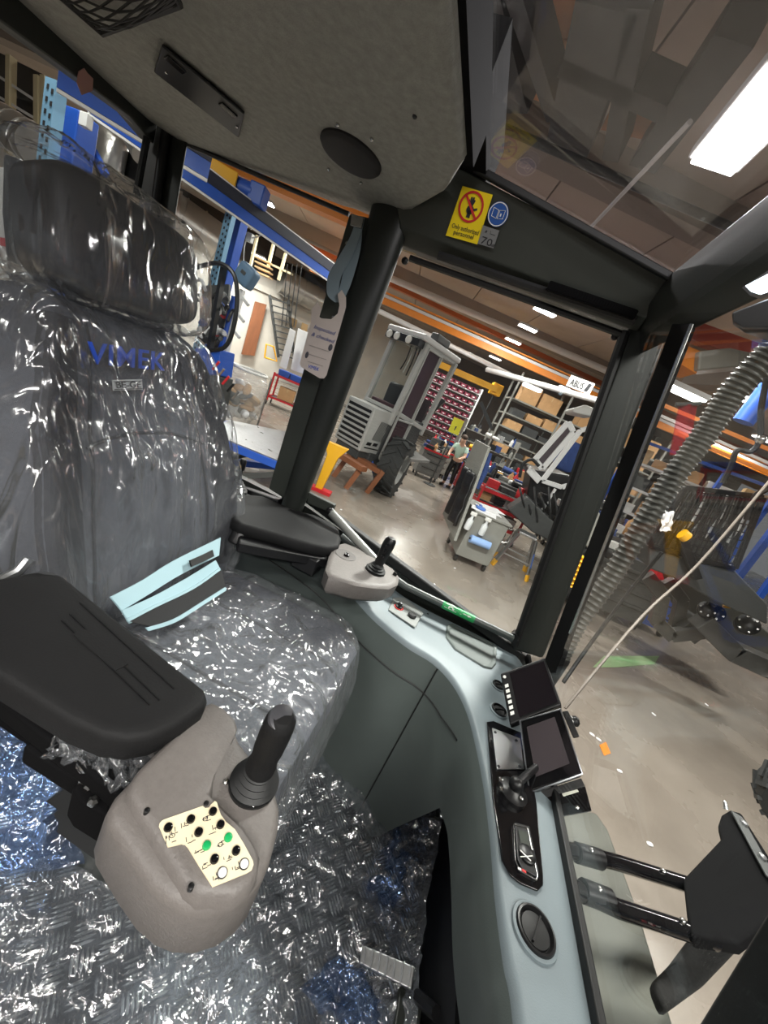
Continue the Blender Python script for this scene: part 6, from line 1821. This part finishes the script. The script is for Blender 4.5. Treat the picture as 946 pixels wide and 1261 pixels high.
o = obj('red_label', MB().prism([by(0, 292, 4.45), by(14, 295, 4.45), by(14, 305, 4.45), by(0, 302, 4.45)], (0, .02, 0)), M['redp']); tag(o, 'small red label at the left edge behind the headrest', 'label')
p = bx(106, 101, -1.185)
o = obj('masking_patch', MB().prism([bx(97, 88, -1.185), bx(104, 84, -1.185), bx(108, 90, -1.185), bx(115, 97, -1.185), bx(114, 112, -1.185), bx(101, 117, -1.185), bx(95, 102, -1.185)], (-.002, 0, 0)), mat('pinkish_paper', s2l(182, 140, 134), .7)); tag(o, 'ragged pinkish paper patch stuck at top of the rear window', 'patch')  # flat pinkish shape on the rear window glass

# ================================================================= IN FRONT OF THE WINDSCREEN
# corrugated hose
pts = smooth_path([by(690, 812, 1.30), by(712, 768, 1.30), by(752, 712, 1.30), by(790, 650, 1.30), by(828, 590, 1.30), by(868, 535, 1.30), by(905, 480, 1.28), by(960, 425, 1.26)], 30)
rr_ = [(.024 if (i % 3) else .0285) * (1 + .35 * i / len(pts)) for i in range(len(pts))]
t = thing('corrugated_hose', 'grey corrugated hose slanting up in front of the windscreen', 'hose', pts[0])
obj('hose_tube', MB().tube(pts, rr_, 16), M['hose'], t, angle=60)
obj('end_cuff', MB().tube([pts[0] + V((0, 0, -.12)), pts[0], pts[4]], .03, 16), M['rubber'], t)
for k, (P_, r, lab) in enumerate((([by(696, 872, 1.7), by(790, 760, 2.1), by(860, 695, 2.3), by(950, 590, 2.4)], .007, 'thin grey cable slanting across the windscreen'),
                                  ([by(694, 840, 1.4), by(722, 800, 1.5), by(770, 735, 1.55), by(815, 680, 1.55)], .007, 'thin black cable running beside the corrugated hose'))):
    o = obj('cable', MB().tube(smooth_path(P_, 5), r, 6), [mat('cable_grey', s2l(120, 112, 104), .5), M['rubber']][k]); tag(o, lab, 'cable')
t = thing('cable_chain', 'black looped cable hanging from above at the right edge of the windscreen', 'cable', by(930, 540, 2.2))
obj('cable_loop', MB().tube(smooth_path([by(950, 440, 2.2), by(938, 500, 2.2), by(936, 540, 2.2), by(925, 556, 2.2), by(908, 555, 2.2), by(900, 575, 2.2), by(890, 595, 2.2)], 6), .012, 6), M['rubber'], t)
obj('cable_clip', MB().ball(by(937, 541, 2.19), .022), M['steel'], t)
o = obj('blue_pipe', MB().tube([by(915, 520, 2.6), by(950, 475, 2.6)], .05, 10), M['bluep']); tag(o, 'short blue pipe beside the corrugated hose at the right edge', 'pipe')
# crane lettering
def plate(u0, v0, u1, v1, h, y, label, s):
    a = by(u0, v0, y); b = by(u1, v1, y); d = (b - a).normalized(); u = V((0, 0, 1)); u = (u - d * u.dot(d)).normalized(); L = (b - a).length; n = d.cross(u)
    t = thing('crane_sign', label, 'sign', a)
    obj('sign_plate', MB().prism([a, b, b + u * h, a + u * h], -n * .03), M['lamphouse'], t, smooth=False)
    text('lettering', s, h, a + n * .008 + d * L * .10 + u * h * .18, d, u, M['ink'], t, .003, fit=L * .55, squash=.85)
    obj('logo_mark', MB().prism([a + d * L * .72 + u * h * .15 + n * .006, a + d * L * .86 + u * h * .15 + n * .006, a + d * L * .92 + u * h * .85 + n * .006, a + d * L * .78 + u * h * .85 + n * .006], n * .003), M['ink'], t, smooth=False)
plate(697, 475, 726, 486, .34, 13.5, 'white crane sign with dark lettering beyond the door window', 'ABUS')
plate(900, 468, 944, 487, .24, 5.5, 'white crane sign with dark lettering behind the corrugated hose', 'ABUS')
girder('light_crane', 'orange girder seen through the windscreen above the far racks', (800, 492), (946, 553), 1.75, .07, M['orange'], wz=.05, ext=(0, 4), rail=False)
girder('light_crane', 'second orange girder seen through the windscreen, below the first', (800, 520), (946, 582), 1.35, .06, M['orange'], wz=.05, ext=(0, 4), rail=False)
girder('light_crane', 'pale rail seen through the windscreen between the orange girders', (800, 506), (946, 570), 1.55, .05, M['lamphouse'], wz=.05, ext=(0, 4), rail=False)
t = thing('crane_bridge', 'grey crane bridge with orange end seen at top of the windscreen', 'crane', bz(860, 450, 2.2))
obj('bridge_beam', MB().beam(bz(852, 466, 2.2), bz(960, 470, 2.2), .3, .30), M['hallgrey'], t, smooth=False)
obj('bridge_box', MB().prism([by(862, 432, 5.2), by(900, 428, 5.2), by(935, 436, 5.2), by(945, 448, 5.2), by(860, 456, 5.2)], (0, .5, 0)), M['cart'], t, bevel=.02)
obj('orange_end', MB().prism([by(842, 424, 5.3), by(862, 432, 5.3), by(858, 460, 5.3), by(838, 448, 5.3)], (0, .4, 0)), M['orange'], t, smooth=False)
obj('red_girder', MB().beam(bz(850, 408, 2.6), bz(960, 448, 2.6), .2, .25), mat('deep_red', s2l(140, 52, 36), .5), t, smooth=False)
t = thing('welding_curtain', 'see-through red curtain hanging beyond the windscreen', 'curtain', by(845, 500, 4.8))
mm = glass('red_film', (.92, .45, .50), 1.3, boost=.3, haze=.22, hazecol=s2l(208, 40, 66))  # see-through red sheet stands in for a reflection in the glass
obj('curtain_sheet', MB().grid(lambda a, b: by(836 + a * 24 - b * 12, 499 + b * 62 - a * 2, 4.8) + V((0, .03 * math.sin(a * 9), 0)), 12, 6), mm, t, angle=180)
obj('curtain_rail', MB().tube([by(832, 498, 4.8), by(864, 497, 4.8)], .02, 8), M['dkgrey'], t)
# blue rack beam and the cluttered shelf below it
t = thing('blue_rack', 'long rack with blue beams and mixed stock, beyond the windscreen', 'rack', bz(800, 548, .9))
A = bz(786, 541, 1.40); B = bz(960, 604, 1.40)
obj('rack_beam', MB().beam(A, B, .06, .07), M['bluep'], t, smooth=False)
dn = (B - A).normalized(); bkv = V((-dn.y, dn.x, 0))
for k, z in enumerate((.85, .20, -.45, -1.15)):
    obj('shelf', MB().beam(V((A.x, A.y, z)) + bkv * .4, V((B.x, B.y, z)) + bkv * .4, .8, .06), M['lamphouse'], t, smooth=False)
for k in range(4):
    p = A.lerp(B, k / 3)
    obj('upright', MB().beam(V((p.x, p.y, HALL)), V((p.x, p.y, 1.45)), .10, .10), M['bluep'], t, smooth=False)
fR = Fr(V((A.x, A.y, HALL)), bkv); LR = (B - A).length
rr = random.Random(11)
for k, z in enumerate((.88, .23, -.42)):
    x = .1
    while x < LR - .4:
        w_ = rr.uniform(.25, .55); m = rr.choice([M['card'], M['card'], M['lamphouse'], M['dkgrey'], M['pine'], M['white'], M['black']])
        loose('stock_box', 'box of stock standing on the long rack with blue beams', 'box', fR, x + w_ / 2, .3, z - HALL, (w_, .4, rr.uniform(.18, .42)), m, 'stock on the blue rack', rr.uniform(-.1, .1))
        x += w_ + rr.uniform(.03, .2)
# radiator, yellow chain and bucket seen between the posts
o = obj('radiator_panel', MB().prism([by(728, 626, 4.0), by(740, 632, 4.0), by(728, 678, 4.0), by(716, 668, 4.0)], (0, .2, 0)), M['cart'], None, bevel=.02); tag(o, 'grey radiator panel seen between the front pillar and slim post', 'panel')
o = obj('lifting_chain', MB().tube(smooth_path([by(720, 686, 3.6), by(712, 695, 3.6), by(706, 708, 3.6), by(702, 720, 3.6)], 5), [.05 + .015 * (i % 2) for i in range(16)], 8), M['yellowp']); tag(o, 'yellow chain hanging between the front pillar and slim post', 'chain')
c = fp(706, 758); f = Fr(c, (-.2, .98)); 
t = thing('pink_bucket', 'pink bucket on the hall floor beside the slim post', 'bucket', c)
for k, dx in enumerate((0,)):
    obj('bucket_body', MB().lathe([(.10, 0), (.15, .28), (.14, .28), (.09, .02)], f.p(0, 0, 0), UP, 16), mat('hot_pink', s2l(222, 58, 110), .5), t)
    obj('bucket_handle', MB().tube(arc(f.p(0, 0, .28), f.r * .15, UP * .12, 0, math.pi, 10), .01, 6), M['steel'], t)
o = obj('pink_tray', MB().prism([fp(711, 752) + UP * .25, fp(720, 747) + UP * .25, fp(722, 757) + UP * .25, fp(713, 762) + UP * .25], (0, 0, .16)), bpy.data.materials['hot_pink'], None, bevel=.02); tag(o, 'pink tray right of the slim post, low over the floor', 'tray')
# red carts with parts behind the steel frame
c = fp(742, 722); c = V((c.x, c.y, HALL))
fc = shelf_cart(fp(776, 716), (-.25, .97), 1.5, .7, (.34, .80), .84, M['redp'], 'low red cart loaded with papers and parts, beyond the windscreen')
for k, (x, y, z, s, m, lb) in enumerate(((.3, .3, .81, (.4, .3, .10), mat('sky_blue', s2l(140, 200, 236), .6), 'pale blue folder on the low red cart'), (.75, .35, .81, (.3, .4, .14), M['navy'], 'navy box on the low red cart'), (1.2, .3, .81, (.35, .3, .18), M['redp'], 'red box on the low red cart'), (.5, .3, .35, (.5, .4, .2), M['white'], 'white box on the lower shelf of the low red cart'), (1.1, .3, .35, (.4, .4, .25), M['dkgrey'], 'dark box on the lower shelf of the low red cart'), (.25, .5, .9, (.3, .2, .3), M['card'], 'cardboard box on the low red cart'))):
    loose('parts_box', lb, 'box', fc, x, y, z, s, m, None, .2)
fc2 = shelf_cart(fp(742, 702) + V((-.35, 1.2, 0)), (-.25, .97), 1.2, .6, (.4, .9), .95, M['redp'], 'red cart behind the corrugated hose, farther than the low red one')
pile(fc2, 1.2, .6, .9, 12, 77, 'small part heaped on the red cart behind the corrugated hose', 'parts on the farther red cart', 1.6)
pile(fc2, 1.2, .6, .4, 8, 78, 'small part heaped on the lower shelf of the red cart behind the hose', 'parts below on the farther red cart', 1.4)
cB = by(745, 640, 6.6); cB.z = HALL
fB = tool_cart(cB, (-.25, .97), 1.6, .7, 1.0, 'work table heaped with dark parts behind the corrugated hose', M['dkgrey'])
pile(fB, 1.6, .7, 1.0, 18, 91, 'small part heaped on the work table behind the corrugated hose', 'parts on the work table', 1.7)
for k, (u, v, y, W, D, H_, lab, m, n) in enumerate(((712, 590, 10.5, 1.2, .6, 1.15, 'tall bench seen between the front pillar and the slim post', M['cart'], 12), (770, 610, 8.7, 1.5, .7, 1.25, 'high bench with cartons behind the corrugated hose', M['cart'], 16), (822, 645, 7.0, 1.2, .6, 1.0, 'bench left of the guard machine, heaped with parts', M['bluep'], 12))):
    cB = by(u, v, y); cB.z = HALL
    fB = tool_cart(cB, (-.25, .97), W, D, H_, lab, m)
    pile(fB, W, D, H_, n, 140 + k, 'small part lying on the ' + lab.split(',')[0], 'parts on the ' + lab.split(',')[0], 1.6)
for k, (x, w_, h_) in enumerate(((.3, .5, .34), (.85, .45, .28), (1.2, .4, .4))):
    pass
# person's white glove / rag
o = obj('white_rag', MB().grid(lambda a, b: by(818 + a * 12 - b * 4, 630 + b * 24, 4.6) + V((0, .06 * hn(a * 3, b * 3), .03 * hn(a * 4, b * 4, 3))), 8, 10), M['paper'], None, solid=.02); tag(o, 'white rag hanging right of the corrugated hose', 'rag')
# machine with grille guard
YG = 4.7
t = thing('guard_machine', 'black machine body with barred grille guard beyond the windscreen', 'machine', V((by(880, 650, YG).x, YG, HALL)))
def G(u, v, y=YG): return by(u, v, y)
gq_ = [G(845, 600), G(940, 612), G(905, 700), G(800, 672)]
obj('guard_backing', MB().prism([p + V((0, .12, 0)) for p in gq_], (0, .05, 0)), M['dkgrey'], t, smooth=False)
mb = MB()
for i in range(4): mb.beam(gq_[i], gq_[(i + 1) % 4], .05, .05, (0, 1, 0))
obj('guard_frame', mb, M['black'], t, bevel=.01)
for k in range(16):
    a = (k + .5) / 16
    obj('guard_bar', MB().tube([gq_[0].lerp(gq_[1], a), gq_[3].lerp(gq_[2], a)], .010, 6), M['black'], t)
for k in range(9):
    a = (k + .5) / 9
    obj('guard_wire', MB().tube([gq_[0].lerp(gq_[3], a), gq_[1].lerp(gq_[2], a)], .006, 5), M['black'], t)
for k in range(10):
    a = .05 + k * .1; p = gq_[0].lerp(gq_[1], a) + V((0, .10, 0)); q = gq_[3].lerp(gq_[2], a * .9) + V((0, .10, 0))
    obj('white_pipe', MB().tube(smooth_path([p.lerp(q, .05), p.lerp(q, .35) + V((.04, 0, 0)), p.lerp(q, .7 + .02 * (k % 3))], 4), .016, 6), [M['lamphouse'], M['steel'], M['dkgrey']][k % 3], t)
obj('side_hoop', MB().tube(smooth_path([G(920, 640, 4.5), G(930, 612, 4.5), G(950, 600, 4.5)], 6), .03, 8), M['black'], t)
obj('lower_frame', MB().prism([G(800, 672), G(850, 690), G(905, 702), G(946, 745), G(946, 770), G(880, 740), G(830, 712), G(800, 700)], (0, .6, 0)), M['dkgrey'], t, bevel=.02)
obj('black_arm', MB().beam(G(838, 660, 4.6), G(858, 712, 4.6), .10, .08), M['black'], t, bevel=.01)
obj('yellow_cap', MB().cyl(G(840, 657, 4.55), G(846, 662, 4.55), .06, 12), M['yellowp'], t)
t = thing('steel_subframe', 'dark steel subframe with bent plates standing on the hall floor', 'frame', fp(830, 790))
YS = 5.4
def S_(u, v, y=YS): return by(u, v, y)
def bent(pts, w, th, m, nm, y=YS):
    mb = MB()
    L = [S_(u, v, y) for u, v in pts]
    for a, b in zip(L, L[1:]): mb.beam(a, b + (b - a).normalized() * .03, th, w, (0, 0, 1) if abs((b - a).normalized().z) < .8 else (1, 0, 0))
    return obj(nm, mb, m, t, bevel=.01)
stl = mat('subframe_steel', s2l(84, 84, 82), .4, .3, var=.15, vscale=5)
bent([(797, 708), (815, 733), (808, 764), (826, 782), (862, 778)], .16, .12, stl, 'side_plate')
bent([(822, 714), (840, 738), (832, 770), (850, 780)], .14, .12, stl, 'side_plate', 5.6)
bent([(862, 762), (900, 800), (935, 816), (960, 826)], .22, .25, stl, 'long_beam', 5.2)
obj('gusset', MB().prism([S_(838, 775), S_(858, 762), S_(880, 776), S_(856, 794)], (0, .4, 0)), M['dkgrey'], t, bevel=.01)
obj('cross_plate', MB().prism([S_(832, 712, 5.9), S_(860, 720, 5.9), S_(905, 745, 5.9), S_(960, 790, 5.9), S_(960, 815, 5.9), S_(890, 790, 5.9), S_(846, 760, 5.9)], (0, .5, 0)), mat('primer_dark', s2l(76, 76, 70), .55), t, bevel=.02)
for k, (u, v, r) in enumerate(((870, 752, .10), (880, 756, .10), (919, 770, .12))):
    c = S_(u, v, 5.25)
    obj('hub', MB().lathe([(r, 0), (r, .10), (r * .7, .13), (r * .4, .15), (.001, .15)], c, (-.5, -.8, .3), 20), M['black'], t)
    for q in range(6):
        a = q * math.pi / 3; ax = V((-.5, -.8, .3)).normalized(); s = ax.cross(UP).normalized(); u_ = s.cross(ax)
        obj('hub_bolt', MB().lathe([(.012, 0), (.012, .02), (.001, .02)], c + ax * .12 + (s * math.cos(a) + u_ * math.sin(a)) * r * .75, ax, 6), M['steel'], t)
obj('yellow_tag', MB().box(S_(895, 747, 5.3), (.08, .02, .03), Matrix.Rotation(-.4, 3, 'Y')), M['yellowp'], t)
for k, (u, v) in enumerate(((925, 800), (940, 812), (905, 790))):
    o = obj('wood_block', MB().box(fp(u, v + 14) + UP * .06, (.6, .25, .12), RHALL), M['wood'], None, bevel=.01)
    tag(o, 'wood block under the dark steel subframe near the right edge', 'block', 'wood blocks under the subframe')
t = thing('blue_bench', 'blue steel rack leg at the right edge behind the guard machine', 'rack', V((by(935, 690, 5.6).x, 5.6, HALL)))
obj('rack_post', MB().beam(S_(955, 650, 5.3), S_(905, 715, 5.3), .07, .07), M['bluep'], t)
obj('rack_post', MB().beam(S_(960, 700, 5.3), S_(935, 735, 5.3), .06, .06), M['bluep'], t)
# floor markings and litter
for k, (q_, m, lb) in enumerate(((((730, 822), (744, 808), (812, 808), (806, 818), (760, 822)), mat('tape_green', s2l(150, 176, 132), .6), 'pale green tape patch on the hall floor'), (((738, 918), (746, 914), (752, 928), (744, 931)), M['orange'], 'orange paint mark on the hall floor below the green tape'))):
    o = obj('floor_mark', MB().prism([fp(u, v) + UP * .003 for u, v in q_], (0, 0, .002)), m, None, smooth=False); tag(o, lb, 'mark')
rr = random.Random(2)
for k in range(14):
    u, v = [(729, 905), (737, 911), (763, 950), (800, 1040), (805, 880), (870, 868), (520, 640), (560, 700), (488, 628), (500, 655), (535, 720), (700, 930), (760, 800), (420, 628)][k]
    c = fp(u, v) + UP * .006
    o = obj('litter_scrap', MB().rbox(c, (.05, .03, .012), 3, Matrix.Rotation(rr.uniform(0, 3), 3, 'Z'), 10, 4), M['paper']); tag(o, 'tiny white scrap lying on the hall floor', 'scrap', 'scraps on the hall floor')
# front body plate of the machine below the windscreen
t = thing('front_cowl', 'grey green body plate of the machine just below the windscreen', 'cowl', bz(760, 1150, -.95))
obj('cowl_plate', MB().prism([bz(u, v, -.95) for u, v in ((660, 985), (735, 1000), (750, 1022), (790, 1130), (830, 1261), (880, 1400), (700, 1400))], (0, 0, -.05)), mat('cowl_paint', s2l(90, 91, 84), .5, var=.08, vscale=4), t, bevel=.01)
# arms and mudguard
ZA = -.80
def arm(pts, w, lab):
    t = thing('support_arm', lab, 'arm', bz(*pts[0], ZA))
    L = [bz(u, v, ZA) for u, v in pts]
    obj('arm_tube', MB().tube(L, w, 12), M['gloss'], t)
    obj('arm_clamp', MB().tube([L[0].lerp(L[-1], .12), L[0].lerp(L[-1], .3)], w * 1.25, 12), M['black'], t)
    for a in (.2, .75):
        obj('bolt', MB().ball(L[0].lerp(L[-1], a) + UP * w * 1.1, .007, 8, 6), M['steel'], t)
arm([(690, 1044), (760, 1062), (850, 1090)], .017, 'upper black arm carrying the mudguard in front of the windscreen')
arm([(695, 1088), (760, 1118), (880, 1158)], .018, 'lower black arm carrying the mudguard in front of the windscreen')
z3 = lambda x, y: (560 + x / 2.45, 780 + y / 2.45)
t = thing('mudguard', 'black rubber mudguard with a bolted steel strap outside at lower right', 'mudguard', bz(880, 1080, -.78))
mg = [(690, 735), (805, 615), (795, 575), (805, 545), (830, 530), (865, 540), (960, 690), (990, 840), (860, 938), (715, 915), (700, 830)]
obj('rubber_plate', MB().prism([bz(*z3(x, y), -.78) for x, y in mg], (.02, 0, -.03)), M['matt'], t, bevel=.008)
obj('steel_strap', MB().beam(bz(*z3(850, 545), -.768), bz(*z3(960, 745), -.768), .032, .006), M['dkgrey'], t, bevel=.002)
for x, y in ((873, 573), (928, 675)):
    obj('bolt', MB().lathe([(.010, 0), (.010, .005), (.001, .007)], bz(*z3(x, y), -.764), UP, 10), M['alu'], t)
obj('stud', MB().lathe([(.008, 0), (.006, .02), (.001, .024)], bz(*z3(818, 530), -.775), (-.3, .6, .8), 10), M['alu'], t)
o = obj('mud_flap', MB().prism([bz(*z3(x, y), -.86) for x, y in ((605, 1045), (660, 990), (712, 920), (865, 945), (760, 1055), (640, 1142), (612, 1075))], (0, 0, -.03)), mat('flap_felt', s2l(20, 20, 19), .95, bump=(90, .4, .01)), None, bevel=.01); tag(o, 'black flap hanging below the mudguard at lower right', 'flap')
t = thing('off_road_tyre', 'black tyre edge showing at the right border above the mudguard', 'tyre', bz(975, 990, -.70))
wheel(t, bz(1000, 990, -.75), (.2, .9, .2), .16, .10, 14, False)
# near front post of the cab at lower right
pf = [bp(u, v, V((.42, .3, -.55)), WN) for u, v in ((858, 1261), (946, 1117), (1000, 1040), (1060, 1080), (960, 1300), (900, 1420), (850, 1300))]
struct('trim_17', MB().prism(pf, WN * .03), M['rubber'], bevel=.004)
# ================================================================= CAMERA, WORLD, EXPOSURE
cam_d = bpy.data.cameras.new('camera'); cam = bpy.data.objects.new('camera', cam_d); COL.objects.link(cam)
cam_d.sensor_fit = 'HORIZONTAL'; cam_d.sensor_width = 36; cam_d.lens = 36 * FPX / 946
cam_d.clip_start = .01; cam_d.clip_end = 300
right, down, fwd = _c = (CAMR.col[0], CAMR.col[1], CAMR.col[2])
cam.matrix_world = Matrix((right, -down, -fwd)).transposed().to_4x4()
SC.camera = cam
w = bpy.data.worlds.new('world'); SC.world = w; w.use_nodes = True
w.node_tree.nodes['Background'].inputs['Color'].default_value = (.92, .95, 1, 1)
w.node_tree.nodes['Background'].inputs['Strength'].default_value = .13
vs = SC.view_settings; vs.view_transform = 'Standard'; vs.look = 'None'; vs.gamma = 1; vs.use_curve_mapping = False
vs.exposure = 0.2
SC.cycles.max_bounces = 10; SC.cycles.transparent_max_bounces = 24; SC.cycles.diffuse_bounces = 3; SC.cycles.glossy_bounces = 4
SC.cycles.caustics_reflective = False; SC.cycles.caustics_refractive = False
SC.cycles.sample_clamp_indirect = 4
